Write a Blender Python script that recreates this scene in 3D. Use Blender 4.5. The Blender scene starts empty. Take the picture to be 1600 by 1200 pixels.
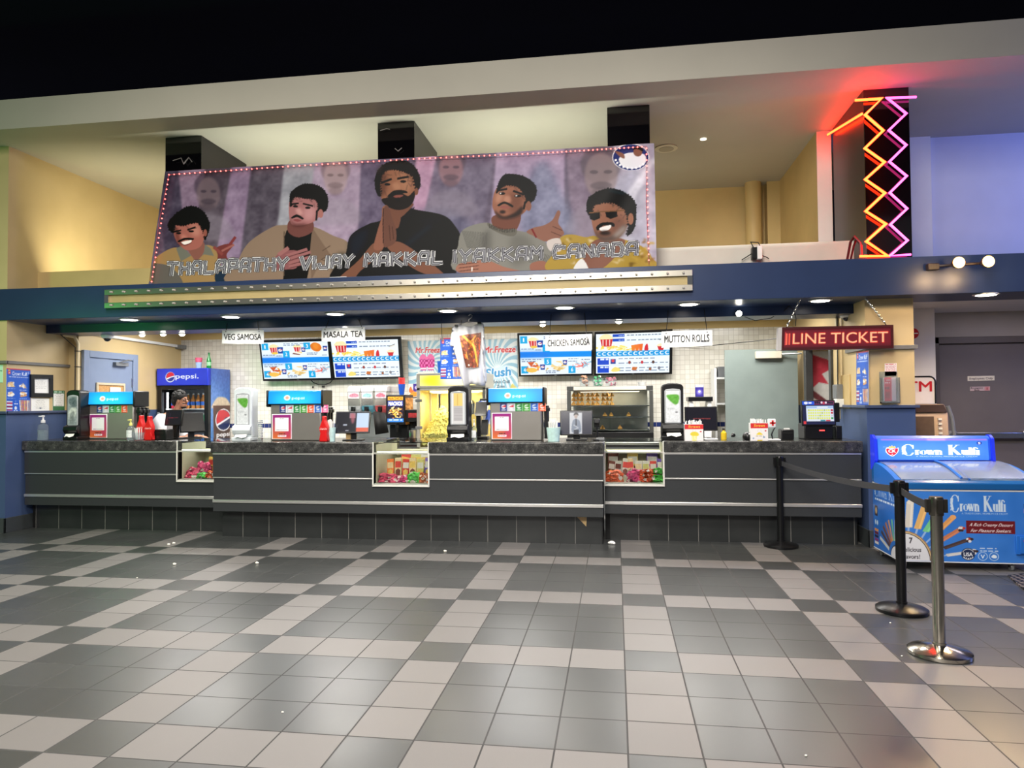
import bpy, bmesh, math, random
import numpy as np
from mathutils import Vector, Matrix

rng = random.Random(7)
PI = math.pi
SC = bpy.context.scene
COL = SC.collection

# ------------------------------------------------------------------ camera
F_PX, YAW, PITCH, ROLL = 1094.02, 0.14623, 0.0256026, -0.0079673
CAM = np.array([-0.0354, -6.63472, 1.46117])
_cy, _sy = math.cos(YAW), math.sin(YAW)
_f = np.array([-_sy * math.cos(PITCH), _cy * math.cos(PITCH), math.sin(PITCH)])
_r0 = np.array([_cy, _sy, 0.0]); _u0 = np.cross(_r0, _f)
_r = math.cos(ROLL) * _r0 + math.sin(ROLL) * _u0
_u = -math.sin(ROLL) * _r0 + math.cos(ROLL) * _u0
cd = bpy.data.cameras.new('camera'); cam = bpy.data.objects.new('camera', cd); COL.objects.link(cam)
cd.sensor_width = 36.0; cd.lens = F_PX / 1600.0 * 36.0; cd.clip_start = 0.05; cd.clip_end = 200
cam.matrix_world = Matrix(((_r[0], _u[0], -_f[0], CAM[0]), (_r[1], _u[1], -_f[1], CAM[1]), (_r[2], _u[2], -_f[2], CAM[2]), (0, 0, 0, 1)))
SC.camera = cam
SC.view_settings.view_transform = 'Standard'
SC.view_settings.look = 'None'
SC.view_settings.gamma = 1.0
SC.view_settings.use_curve_mapping = False
SC.view_settings.exposure = 0.0

def ray(x, y): return _f + (x - 800) / F_PX * _r - (y - 600) / F_PX * _u
def at(x, y, Y): d = ray(x, y); return CAM + d * ((Y - CAM[1]) / d[1])      # pixel -> point on the plane Y
def atz(x, y, z): d = ray(x, y); return CAM + d * ((z - CAM[2]) / d[2])     # pixel -> point at height z
def atx(x, y, X): d = ray(x, y); return CAM + d * ((X - CAM[0]) / d[0])     # pixel -> point on the plane X

# ------------------------------------------------------------------ world and lamps of the place
W = bpy.data.worlds.new('world'); SC.world = W; W.use_nodes = True
W.node_tree.nodes['Background'].inputs['Color'].default_value = (0.62, 0.64, 0.72, 1)
W.node_tree.nodes['Background'].inputs['Strength'].default_value = 0.16

def lamp(name, kind, loc, energy, color, size=0.1, size_y=None, aim=None, spot=None, blend=0.4, spread=None):
    d = bpy.data.lights.new(name, kind); o = bpy.data.objects.new(name, d); COL.objects.link(o)
    d.energy = energy; d.color = color; o.location = loc
    if kind == 'AREA':
        d.size = size
        if size_y: d.shape = 'RECTANGLE'; d.size_y = size_y
        if spread: d.spread = spread
    elif kind == 'SPOT':
        d.spot_size = spot or 1.6; d.spot_blend = blend; d.shadow_soft_size = size
    else: d.shadow_soft_size = size
    if aim is not None:
        o.rotation_euler = (Vector(aim) - Vector(loc)).to_track_quat('-Z', 'Y').to_euler()
    return o

# high lobby lamps (over and behind the viewer)
lamp('lobby_lamp', 'AREA', (-4.2, -3.6, 6.3), 230, (1.0, 0.94, 0.84), 2.2, 2.2, aim=(-4.2, -3.2, 0), spread=2.2)
lamp('lobby_lamp', 'AREA', (0.6, -3.6, 6.3), 230, (1.0, 0.94, 0.86), 2.2, 2.2, aim=(0.6, -3.2, 0), spread=2.2)
lamp('lobby_lamp', 'AREA', (-1.8, -8.6, 5.6), 300, (1.0, 0.95, 0.88), 3.0, 2.0, aim=(-1.6, 0.5, 0.4), spread=1.9)
# alcove up-lights lying on the ledge behind the banner
lamp('cove_lamp', 'AREA', (-5.95, 1.14, 3.12), 30, (1.0, 0.93, 0.68), 1.3, 0.10, aim=(-6.2, 2.4, 3.75))
for xa, xb in ((-4.45, -2.65), (-1.95, -0.2), (0.5, 2.1)):
    lamp('cove_lamp', 'AREA', ((xa + xb) / 2, 0.74, 3.16), (24 if xa < 0 else 4) * (xb - xa), (0.96, 1.0, 0.86), xb - xa, 0.10,
         aim=((xa + xb) / 2, 1.5, 4.6))
lamp('cove_lamp', 'AREA', (1.2, 1.9, 2.95), 5, (1.0, 0.9, 0.7), 0.8, 0.3, aim=(1.4, 3.4, 3.8))
# kitchen ceiling lamps
for x in (-5.7, -3.6, -1.5, 0.6):
    lamp('kitchen_lamp', 'AREA', (x, 2.25, 2.58), 50, (1.0, 0.97, 0.93), 1.2, 0.5)
lamp('kitchen_lamp', 'AREA', (1.7, 2.3, 2.58), 22, (1.0, 0.97, 0.92), 0.5, 0.5)
# blue and green coloured lamps elsewhere in the lobby
lamp('blue_lamp', 'AREA', (7.6, -0.4, 3.15), 170, (0.18, 0.28, 1.0), 0.6, 1.2, aim=(4.0, 1.2, 4.49))
lamp('lilac_lamp', 'AREA', (4.6, 1.5, 2.49), 10, (0.85, 0.78, 1.0), 0.8, 0.3)
lamp('green_lamp', 'POINT', (-8.1, -2.3, 2.3), 70, (0.1, 1.0, 0.18), 0.1)

# ------------------------------------------------------------------ materials
def lin(c): return c / 12.92 if c <= 0.04045 else ((c + 0.055) / 1.055) ** 2.4
def rgb(r, g, b): return (lin(r / 255), lin(g / 255), lin(b / 255), 1.0)
_mats = {}
def mat(name, c=(128, 128, 128), rough=0.5, metal=0.0, emit=None, es=1.0, noise=0.0, nscale=20.0, trans=0.0, alpha=1.0, ior=1.45, bump=0.0, coat=0.0, spec=None):
    if name in _mats: return _mats[name]
    m = bpy.data.materials.new(name); m.use_nodes = True; _mats[name] = m
    nt = m.node_tree; b = nt.nodes['Principled BSDF']
    b.inputs['Base Color'].default_value = rgb(*c)
    b.inputs['Roughness'].default_value = rough; b.inputs['Metallic'].default_value = metal
    b.inputs['Transmission Weight'].default_value = trans; b.inputs['IOR'].default_value = ior
    b.inputs['Alpha'].default_value = alpha; b.inputs['Coat Weight'].default_value = coat
    if spec is not None: b.inputs['Specular IOR Level'].default_value = spec
    if emit: b.inputs['Emission Color'].default_value = rgb(*emit); b.inputs['Emission Strength'].default_value = es
    if noise or bump:
        tc = nt.nodes.new('ShaderNodeTexCoord'); n = nt.nodes.new('ShaderNodeTexNoise')
        n.inputs['Scale'].default_value = nscale; n.inputs['Detail'].default_value = 4
        nt.links.new(tc.outputs['Object'], n.inputs['Vector'])
        if noise:
            r = nt.nodes.new('ShaderNodeValToRGB'); q = rgb(*c)
            r.color_ramp.elements[0].position = 0.3; r.color_ramp.elements[1].position = 0.7
            r.color_ramp.elements[0].color = tuple(v * (1 - noise) for v in q[:3]) + (1,)
            r.color_ramp.elements[1].color = tuple(min(1, v * (1 + noise)) for v in q[:3]) + (1,)
            nt.links.new(n.outputs['Fac'], r.inputs['Fac']); nt.links.new(r.outputs['Color'], b.inputs['Base Color'])
        if bump:
            bp = nt.nodes.new('ShaderNodeBump'); bp.inputs['Strength'].default_value = bump; bp.inputs['Distance'].default_value = 0.01
            nt.links.new(n.outputs['Fac'], bp.inputs['Height']); nt.links.new(bp.outputs['Normal'], b.inputs['Normal'])
    return m

def print_mat(name, rough=0.5, es=0.0, base=1.0, spec=0.5):
    """surface that carries a printed picture kept in the mesh's colour layer; es > 0 for a lit screen"""
    if name in _mats: return _mats[name]
    m = bpy.data.materials.new(name); m.use_nodes = True; _mats[name] = m
    nt = m.node_tree; b = nt.nodes['Principled BSDF']; b.inputs['Roughness'].default_value = rough; b.inputs['Specular IOR Level'].default_value = spec
    a = nt.nodes.new('ShaderNodeAttribute'); a.attribute_name = 'print'
    if base > 0: nt.links.new(a.outputs['Color'], b.inputs['Base Color'])
    else: b.inputs['Base Color'].default_value = (0.01, 0.01, 0.012, 1)
    if es: nt.links.new(a.outputs['Color'], b.inputs['Emission Color']); b.inputs['Emission Strength'].default_value = es
    return m

# ------------------------------------------------------------------ mesh builder
class MB:
    def __init__(s): s.v = []; s.f = []; s.m = []
    def add(s, vs, fs, m=0):
        k = len(s.v); s.v += [tuple(map(float, p)) for p in vs]
        for f in fs: s.f.append([i + k for i in f]); s.m.append(m)
        return s
    def box(s, a, b, m=0):
        x0, y0, z0 = a; x1, y1, z1 = b
        return s.add([(x0, y0, z0), (x1, y0, z0), (x1, y1, z0), (x0, y1, z0), (x0, y0, z1), (x1, y0, z1), (x1, y1, z1), (x0, y1, z1)],
                     [(0, 3, 2, 1), (4, 5, 6, 7), (0, 1, 5, 4), (1, 2, 6, 5), (2, 3, 7, 6), (3, 0, 4, 7)], m)
    def cbox(s, c, d, m=0): return s.box([c[i] - d[i] / 2 for i in range(3)], [c[i] + d[i] / 2 for i in range(3)], m)
    def prism(s, pts, a, b, axis='y', m=0):
        """extrude a closed outline; axis y: pts are (x,z); axis x: (y,z); axis z: (x,y)"""
        def P(p, t): return (p[0], t, p[1]) if axis == 'y' else ((t, p[0], p[1]) if axis == 'x' else (p[0], p[1], t))
        n = len(pts); vs = [P(p, a) for p in pts] + [P(p, b) for p in pts]
        fs = [list(range(n)), list(range(2 * n - 1, n - 1, -1))] + [(i, i + n, (i + 1) % n + n, (i + 1) % n) for i in range(n)]
        return s.add(vs, fs, m)
    def lathe(s, prof, c=(0, 0, 0), n=24, m=0, axis='z', sx=1.0, sy=1.0):
        vs = []; fs = []
        for (r, z) in prof:
            for i in range(n):
                t = 2 * math.pi * i / n; p = (r * math.cos(t) * sx, r * math.sin(t) * sy, z)
                if axis == 'y': p = (p[0], p[2], p[1])
                if axis == 'x': p = (p[2], p[0], p[1])
                vs.append((p[0] + c[0], p[1] + c[1], p[2] + c[2]))
        k = len(prof)
        for j in range(k - 1):
            for i in range(n):
                q = (j * n + i, j * n + (i + 1) % n, (j + 1) * n + (i + 1) % n, (j + 1) * n + i)
                fs.append(q if axis != 'y' else q[::-1])
        fs.append(list(range(n))[::-1] if axis != 'y' else list(range(n)))
        e = list(range((k - 1) * n, k * n)); fs.append(e if axis != 'y' else e[::-1])
        return s.add(vs, fs, m)
    def tube(s, pts, r, n=8, m=0):
        pts = [Vector(p) for p in pts]; vs = []; fs = []; K = len(pts)
        rr = r if isinstance(r, (list, tuple)) else [r] * K
        up = None
        for i, p in enumerate(pts):
            d = (pts[min(i + 1, K - 1)] - pts[max(i - 1, 0)]).normalized()
            if up is None: up = Vector((0, 0, 1)) if abs(d.z) < 0.9 else Vector((0, 1, 0))
            x = d.cross(up).normalized(); up = x.cross(d).normalized()
            sc = 1.0
            if 0 < i < K - 1:
                a = (p - pts[i - 1]).normalized(); c_ = a.dot(d); sc = 1 / max(c_, 0.5)
            for j in range(n):
                t = 2 * math.pi * j / n
                vs.append(p + (x * math.cos(t) + up * math.sin(t)) * rr[i] * (sc if n > 4 else 1))
        for i in range(K - 1):
            for j in range(n): fs.append((i * n + j, (i + 1) * n + j, (i + 1) * n + (j + 1) % n, i * n + (j + 1) % n))
        fs.append(list(range(n))); fs.append(list(range((K - 1) * n, K * n))[::-1])
        return s.add(vs, fs, m)
    def ball(s, c, r, n=12, k=8, m=0):
        r = r if isinstance(r, (tuple, list)) else (r, r, r); vs = []; fs = []
        for j in range(1, k):
            a = math.pi * j / k
            for i in range(n):
                t = 2 * math.pi * i / n
                vs.append((c[0] + r[0] * math.sin(a) * math.cos(t), c[1] + r[1] * math.sin(a) * math.sin(t), c[2] - r[2] * math.cos(a)))
        b0 = len(vs); vs += [(c[0], c[1], c[2] - r[2]), (c[0], c[1], c[2] + r[2])]
        for j in range(k - 2):
            for i in range(n): fs.append((j * n + i, j * n + (i + 1) % n, (j + 1) * n + (i + 1) % n, (j + 1) * n + i))
        for i in range(n):
            fs.append((b0, (i + 1) % n, i)); fs.append((b0 + 1, (k - 2) * n + i, (k - 2) * n + (i + 1) % n))
        return s.add(vs, fs, m)
    def text(s, t, o, h, ux=(1, 0, 0), uz=(0, 0, 1), w=None, dep=0.0015, m=0, bold=0.0, align='c', shear=0.0):
        """flat lettering; o is the anchor of the text box, h the capital height, w the wanted width"""
        V, T = glyphs(t, bold); V = V.copy()
        x0, x1 = V[:, 0].min(), V[:, 0].max(); k = h / 0.7
        kx = (w / (x1 - x0)) if w else k
        X = (V[:, 0] - (x0 if align == 'l' else (x0 + x1) / 2)) * kx; Z = V[:, 1] * k
        X = X + shear * Z
        ux = np.array(ux, float); uz = np.array(uz, float); nn = np.cross(ux, uz)
        P = np.array(o)[None] + X[:, None] * ux + Z[:, None] * uz + nn * (dep + V[:, 2] * k)[:, None]
        return s.add(P.tolist(), T, m)
    def build(s, name, mats, parent=None, bevel=0.0, smooth=35, seg=2, loc=None):
        me = bpy.data.meshes.new(name); me.from_pydata(s.v, [], s.f); me.polygons.foreach_set('material_index', s.m)
        bm = bmesh.new(); bm.from_mesh(me); bmesh.ops.recalc_face_normals(bm, faces=bm.faces[:]); bm.to_mesh(me); bm.free()
        for m in (mats if isinstance(mats, (list, tuple)) else [mats]): me.materials.append(m)
        if smooth:
            me.polygons.foreach_set('use_smooth', [True] * len(me.polygons)); me.set_sharp_from_angle(angle=math.radians(smooth))
        o = bpy.data.objects.new(name, me); COL.objects.link(o)
        if parent: o.parent = parent
        if loc is not None: o.location = loc
        if bevel:
            b = o.modifiers.new('bevel', 'BEVEL'); b.width = bevel; b.segments = seg; b.limit_method = 'ANGLE'; b.angle_limit = math.radians(40)
        return o

_gl = {}
def glyphs(t, bold=0.0):
    k = (t, bold)
    if k not in _gl:
        c = bpy.data.curves.new('t', 'FONT'); c.body = t; c.size = 1.0; c.resolution_u = 3
        o = bpy.data.objects.new('t', c); COL.objects.link(o)
        dg = bpy.context.evaluated_depsgraph_get(); me = bpy.data.meshes.new_from_object(o.evaluated_get(dg))
        bm = bmesh.new(); bm.from_mesh(me); bmesh.ops.triangulate(bm, faces=bm.faces[:])
        V = np.array([v.co[:] for v in bm.verts]); bm.verts.index_update()
        T = [[v.index for v in f.verts] if f.normal.z >= 0 else [v.index for v in f.verts][::-1] for f in bm.faces]; bm.free()
        bpy.data.objects.remove(o); bpy.data.curves.remove(c); bpy.data.meshes.remove(me)
        if bold > 0:                                            # heavier strokes: the outline shifted round about
            n = len(V); sh = [(0, 0)] + [(bold * math.cos(a * PI / 4), bold * math.sin(a * PI / 4)) for a in range(8)]
            T = [[i + n * k for i in t_] for k in range(9) for t_ in T]; V = np.concatenate([V + np.array((a, b, .004 * q)) for q, (a, b) in enumerate(sh)])
        _gl[k] = (V, T)
    return _gl[k]

def tag(o, label=None, cat=None, group=None, kind=None):
    if label: o['label'] = label
    if cat: o['category'] = cat
    if group: o['group'] = group
    if kind: o['kind'] = kind
    return o
def thing(name, label, cat, loc=(0, 0, 0), rz=0.0, group=None):
    o = bpy.data.objects.new(name, None); COL.objects.link(o); o.location = tuple(map(float, loc)); o.rotation_euler = (0, 0, rz)
    o.empty_display_size = 0.05
    return tag(o, label, cat, group)
def struct(name, mb, m, **kw):
    o = mb.build(name, m, **kw); o['kind'] = 'structure'; return o
def kids(o): return [c for c in COL.objects if c.parent == o]
def copy_thing(r, loc, label=None, rz=None):
    c = r.copy(); COL.objects.link(c); c.location = tuple(map(float, loc))
    if label: c['label'] = label
    if rz is not None: c.rotation_euler = (0, 0, rz)
    for p in kids(r):
        q = p.copy(); COL.objects.link(q); q.parent = c
        for g in kids(p):
            h = g.copy(); COL.objects.link(h); h.parent = q
    return c
def px(x0, y0, x1, y1, Y):
    """pixel box on the plane Y -> X0, X1, Z0, Z1"""
    a = at(x0, (y0 + y1) / 2, Y); b = at(x1, (y0 + y1) / 2, Y); xm = (x0 + x1) / 2
    return a[0], b[0], at(xm, y1, Y)[2], at(xm, y0, Y)[2]

# ------------------------------------------------------------------ printed pictures
def homog(src, dst):
    A = []
    for (x, y), (u, v) in zip(src, dst):
        A.append([x, y, 1, 0, 0, 0, -u * x, -u * y, -u]); A.append([0, 0, 0, x, y, 1, -v * x, -v * y, -v])
    return np.linalg.svd(np.array(A))[2][-1].reshape(3, 3)
def spline(pts, n=6, closed=True):
    P = np.array(pts, float); K = len(P); out = []
    for i in range(K if closed else K - 1):
        if closed: a, b, c, d = P[i - 1], P[i], P[(i + 1) % K], P[(i + 2) % K]
        else: a, b, c, d = P[max(i - 1, 0)], P[i], P[i + 1], P[min(i + 2, K - 1)]
        for k in range(n):
            t = k / n
            out.append(0.5 * ((2 * b) + (c - a) * t + (2 * a - 5 * b + 4 * c - d) * t * t + (3 * b - a - 3 * c + d) * t ** 3))
    if not closed: out.append(P[-1])
    return np.array(out)

class Canvas:
    """small painter: draws in any quad's own coordinates onto an nx x ny grid that becomes a mesh colour layer"""
    def __init__(s, nx, ny, quad=None, bg=(255, 255, 255)):
        s.nx, s.ny = nx, ny; s.W, s.H = nx * 2, ny * 2
        s.a = np.empty((s.H, s.W, 3), np.float32); s.a[:] = bg
        quad = quad or ((0, 0), (1, 0), (1, 1), (0, 1))
        s.h = homog(quad, ((0, 0), (s.W, 0), (s.W, s.H), (0, s.H)))
        s.off = (0.0, 0.0, 1.0)
    def view(s, ox=0.0, oy=0.0, k=1.0): s.off = (ox, oy, k); return s     # drawing units -> quad units: o + p / k
    def T(s, P):
        P = np.atleast_2d(np.array(P, float)); P = np.stack([s.off[0] + P[:, 0] / s.off[2], s.off[1] + P[:, 1] / s.off[2], np.ones(len(P))], 1)
        q = P @ s.h.T; return q[:, :2] / q[:, 2:]
    def _mask(s, polys):
        al = np.concatenate(polys); x0 = max(int(al[:, 0].min()) - 1, 0); x1 = min(int(al[:, 0].max()) + 2, s.W)
        y0 = max(int(al[:, 1].min()) - 1, 0); y1 = min(int(al[:, 1].max()) + 2, s.H)
        if x1 <= x0 or y1 <= y0: return None
        w, h = x1 - x0, y1 - y0; m = np.zeros((h, w), bool)
        ys = np.arange(y0, y1) + 0.5
        for P in polys:
            Q = np.roll(P, -1, 0); cr = np.zeros((h, w + 1), np.int32)
            for (ax, ay), (bx, by) in zip(P, Q):
                if ay == by: continue
                r = (ys >= min(ay, by)) & (ys < max(ay, by)); i = np.nonzero(r)[0]
                if len(i) == 0: continue
                xs = ax + (ys[i] - ay) * (bx - ax) / (by - ay)
                c = np.clip(np.ceil(xs - 0.5).astype(int) - x0, 0, w); np.add.at(cr, (i, c), 1)
            m ^= (np.cumsum(cr, 1)[:, :w] % 2).astype(bool)
        return x0, x1, y0, y1, m
    def _put(s, r, c, al=1.0, soft=0):
        if r is None: return s
        x0, x1, y0, y1, m = r; m = m.astype(np.float32)
        if soft:
            p = int(soft) * 3; X0, X1, Y0, Y1 = max(x0 - p, 0), min(x1 + p, s.W), max(y0 - p, 0), min(y1 + p, s.H)
            M = np.zeros((Y1 - Y0, X1 - X0), np.float32); M[y0 - Y0:y1 - Y0, x0 - X0:x1 - X0] = m
            k = max(int(soft), 1)
            for _ in range(3):
                for ax in (0, 1):
                    pad = [(0, 0), (0, 0)]; pad[ax] = (k + 1, k); cs = np.cumsum(np.pad(M, pad, mode='edge'), ax)
                    n = M.shape[ax]
                    M = (np.take(cs, range(2 * k + 1, 2 * k + 1 + n), ax) - np.take(cs, range(0, n), ax)) / (2 * k + 1)
            x0, x1, y0, y1, m = X0, X1, Y0, Y1, M
        m = (m * al)[..., None]; t = s.a[y0:y1, x0:x1]
        t += (np.array(c, np.float32) - t) * m
        return s
    def poly(s, pts, c, al=1.0, soft=0): return s._put(s._mask([s.T(pts)]), c, al, soft)
    def blob(s, pts, c, al=1.0, soft=0): return s.poly(spline(pts), c, al, soft)
    def rect(s, x0, y0, x1, y1, c, al=1.0, soft=0): return s.poly([(x0, y0), (x1, y0), (x1, y1), (x0, y1)], c, al, soft)
    def oval(s, x, y, rx, ry, c, al=1.0, soft=0, rot=0.0):
        t = np.linspace(0, 2 * np.pi, 28, endpoint=False); a, b = rx * np.cos(t), ry * np.sin(t)
        return s.poly(np.stack([x + a * math.cos(rot) - b * math.sin(rot), y + a * math.sin(rot) + b * math.cos(rot)], 1), c, al, soft)
    def hair(s, pts, c, al=1.0, soft=0):
        """a hair mass with tufts along its edge and a few lighter strands"""
        P = spline(pts, 5); s.poly(P, c, al, soft); r = random.Random(len(pts) * 7 + int(P[0][0])); ctr = P.mean(0); ext = np.ptp(P, 0).max()
        for i in range(0, len(P), 1):
            for _ in range(2):
                q = P[i] + (P[i] - ctr) * r.uniform(-.07, .012); a = ext * r.uniform(.010, .024); s.oval(q[0], q[1], a, a * r.uniform(.5, .9), tuple(max(0, v + r.randint(-8, 10)) for v in c), al, 0, r.uniform(0, 3))
        for _ in range(26):
            i = r.randrange(len(P)); q = ctr + (P[i] - ctr) * r.uniform(.5, .97); e = q + np.array((r.uniform(-.1, .1), r.uniform(-.02, .12))) * ext; s.line([tuple(q), tuple(e)], ext * .012, tuple(min(255, v + r.randint(14, 34)) for v in c), .55, 1)
        return s
    def line(s, pts, w, c, al=1.0, soft=0, curve=False):
        P = spline(pts, 6, False) if curve else np.array(pts, float)
        for i in range(len(P) - 1):
            d = P[i + 1] - P[i]; L = np.hypot(*d)
            if L < 1e-9: continue
            d = d / L; n = np.array([-d[1], d[0]]) * w / 2; e = d * w * 0.25
            s.poly([P[i] - n - e, P[i + 1] - n + e, P[i + 1] + n + e, P[i] + n - e], c, al, soft)
        return s
    def text(s, t, x, y, h, c, w=None, rot=0.0, shear=0.0, bold=0.0, al=1.0):
        """x, y: centre of the line on the baseline"""
        V, T = glyphs(t, bold); k = h / 0.7; x0, x1 = V[:, 0].min(), V[:, 0].max(); kx = w / (x1 - x0) if w else k
        X = (V[:, 0] - (x0 + x1) / 2) * kx; Y = -V[:, 1] * k; X = X - shear * Y
        P = np.stack([x + X * math.cos(rot) - Y * math.sin(rot), y + X * math.sin(rot) + Y * math.cos(rot)], 1)
        Q = s.T(P)
        al_ = [Q[t_] for t_ in T]
        x0 = max(int(Q[:, 0].min()) - 1, 0); x1 = min(int(Q[:, 0].max()) + 2, s.W); y0 = max(int(Q[:, 1].min()) - 1, 0); y1 = min(int(Q[:, 1].max()) + 2, s.H)
        if x1 <= x0 or y1 <= y0: return s
        m = np.zeros((y1 - y0, x1 - x0), bool)
        for q in al_:
            r = s._mask([q])
            if r is None: continue
            a, b, c_, d, mm = r
            A, B, C_, D = max(a, x0), min(b, x1), max(c_, y0), min(d, y1)
            if B > A and D > C_: m[C_ - y0:D - y0, A - x0:B - x0] |= mm[C_ - c_:D - c_, A - a:B - a]
        return s._put((x0, x1, y0, y1, m), c, al)
    def scrib(s, x0, y0, x1, n, c, h=1.0, seed=0, al=1.0):
        """unreadable small print: a row of short dashes"""
        r = random.Random(seed * 31 + n); x = x0
        while x < x1:
            w = r.uniform(1.0, 3.0) * (x1 - x0) / n; s.rect(x, y0, min(x + w * 0.75, x1), y0 + h, c, al); x += w
        return s
    def noise(s, amp, cell, seed=0, pts=None):
        r = np.random.RandomState(seed); gw, gh = s.W // cell + 3, s.H // cell + 3
        g = r.rand(gh, gw).astype(np.float32) - 0.5
        yy, xx = np.arange(s.H) / cell, np.arange(s.W) / cell; iy, ix = yy.astype(int), xx.astype(int); fy, fx = (yy - iy)[:, None], (xx - ix)[None]
        v = (g[iy][:, ix] * (1 - fy) + g[iy + 1][:, ix] * fy) * (1 - fx) + (g[iy][:, ix + 1] * (1 - fy) + g[iy + 1][:, ix + 1] * fy) * fx
        s.a += v[..., None] * amp; return s
    def mesh(s, name, corners, m, parent=None, warp=None, thick=0.0, back=None, origin=None):
        """corners: world (or parent) TL, TR, BR, BL; a thick sheet gets a back and edges"""
        a = np.clip(s.a.reshape(s.ny, 2, s.nx, 2, 3).mean((1, 3)), 0, 255) / 255
        a = np.where(a <= 0.04045, a / 12.92, ((a + 0.055) / 1.055) ** 2.4)
        nx, ny = s.nx, s.ny; C = [np.array(c, float) for c in corners]
        if origin is not None: C = [c - np.array(origin) for c in C]
        u = np.linspace(0, 1, nx)[None, :, None]; v = np.linspace(0, 1, ny)[:, None, None]
        P = (C[0] * (1 - u) + C[1] * u) * (1 - v) + (C[3] * (1 - u) + C[2] * u) * v
        n = np.cross(C[1] - C[0], C[3] - C[0]); n = -n / np.linalg.norm(n)
        if warp is not None: P = P + warp(u[..., 0], v[..., 0])[..., None] * n
        P = P.reshape(-1, 3); idx = np.arange(nx * ny).reshape(ny, nx)
        Fq = np.stack([idx[1:, :-1], idx[1:, 1:], idx[:-1, 1:], idx[:-1, :-1]], -1).reshape(-1, 4)
        vs = P; cols = a.reshape(-1, 3); mi = np.zeros(len(Fq), np.int32)
        if thick:
            ring = np.concatenate([idx[0, :], idx[1:, -1], idx[-1, -2::-1], idx[-2:0:-1, 0]])
            k = len(vs); vs = np.concatenate([P, P[ring] - n * thick * -1 if False else P[ring] - n * thick]); cols = np.concatenate([cols, cols[ring]])
            r2 = np.roll(ring, -1); b = k + np.arange(len(ring)); b2 = np.roll(b, -1)
            E = np.stack([ring, r2, b2, b], -1); Fq = np.concatenate([Fq, E]); mi = np.concatenate([mi, np.ones(len(E), np.int32)])
        me = bpy.data.meshes.new(name); me.vertices.add(len(vs)); me.vertices.foreach_set('co', vs.astype(np.float32).ravel())
        nf = len(Fq); faces = Fq.ravel(); starts = np.arange(nf) * 4
        tot = None
        if thick:
            bk = b[::-1]; faces = np.concatenate([faces, bk]); starts = np.append(starts, nf * 4); mi = np.append(mi, 1)
        me.loops.add(len(faces)); me.loops.foreach_set('vertex_index', faces.astype(np.int32))
        me.polygons.add(len(starts)); me.polygons.foreach_set('loop_start', starts.astype(np.int32))
        me.materials.append(m)
        if thick: me.materials.append(back or m)
        me.polygons.foreach_set('material_index', mi.astype(np.int32))
        me.update(calc_edges=True); me.validate()
        at_ = me.color_attributes.new('print', 'FLOAT_COLOR', 'POINT')
        at_.data.foreach_set('color', np.concatenate([cols, np.ones((len(cols), 1))], 1).astype(np.float32).ravel())
        if warp is not None: me.polygons.foreach_set('use_smooth', [True] * len(me.polygons))
        o = bpy.data.objects.new(name, me); COL.objects.link(o)
        if parent: o.parent = parent
        return o

PI = math.pi
PAPER = lambda: print_mat('printed_paper', 0.55)
# ------------------------------------------------------------------ shell materials
def nodes(name):
    m = bpy.data.materials.new(name); m.use_nodes = True; _mats[name] = m
    nt = m.node_tree; return m, nt, nt.nodes['Principled BSDF']
def mth(nt, op, a, b=None, c=None):
    n = nt.nodes.new('ShaderNodeMath'); n.operation = op
    for i, v in enumerate((a, b, c)):
        if v is None: continue
        if isinstance(v, (int, float)): n.inputs[i].default_value = v
        else: nt.links.new(v, n.inputs[i])
    return n.outputs[0]
def mixc(nt, f, a, b):
    n = nt.nodes.new('ShaderNodeMix'); n.data_type = 'RGBA'
    for i, v in ((0, f), (6, a), (7, b)):
        if isinstance(v, (int, float)): n.inputs[i].default_value = v
        elif isinstance(v, tuple): n.inputs[i].default_value = v
        else: nt.links.new(v, n.inputs[i])
    return n.outputs[2]
def coords(nt):
    tc = nt.nodes.new('ShaderNodeTexCoord'); sp = nt.nodes.new('ShaderNodeSeparateXYZ'); nt.links.new(tc.outputs['Object'], sp.inputs[0])
    return tc.outputs['Object'], sp.outputs[0], sp.outputs[1], sp.outputs[2]
def nz(nt, vec, scale, detail=3, rough=0.5):
    n = nt.nodes.new('ShaderNodeTexNoise'); n.inputs['Scale'].default_value = scale; n.inputs['Detail'].default_value = detail; n.inputs['Roughness'].default_value = rough
    nt.links.new(vec, n.inputs['Vector']); return n.outputs['Fac']
def wn(nt, a, b):
    c = nt.nodes.new('ShaderNodeCombineXYZ'); nt.links.new(a, c.inputs[0]); nt.links.new(b, c.inputs[1])
    w = nt.nodes.new('ShaderNodeTexWhiteNoise'); w.noise_dimensions = '2D'; nt.links.new(c.outputs[0], w.inputs['Vector']); return w.outputs['Value']

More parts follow.
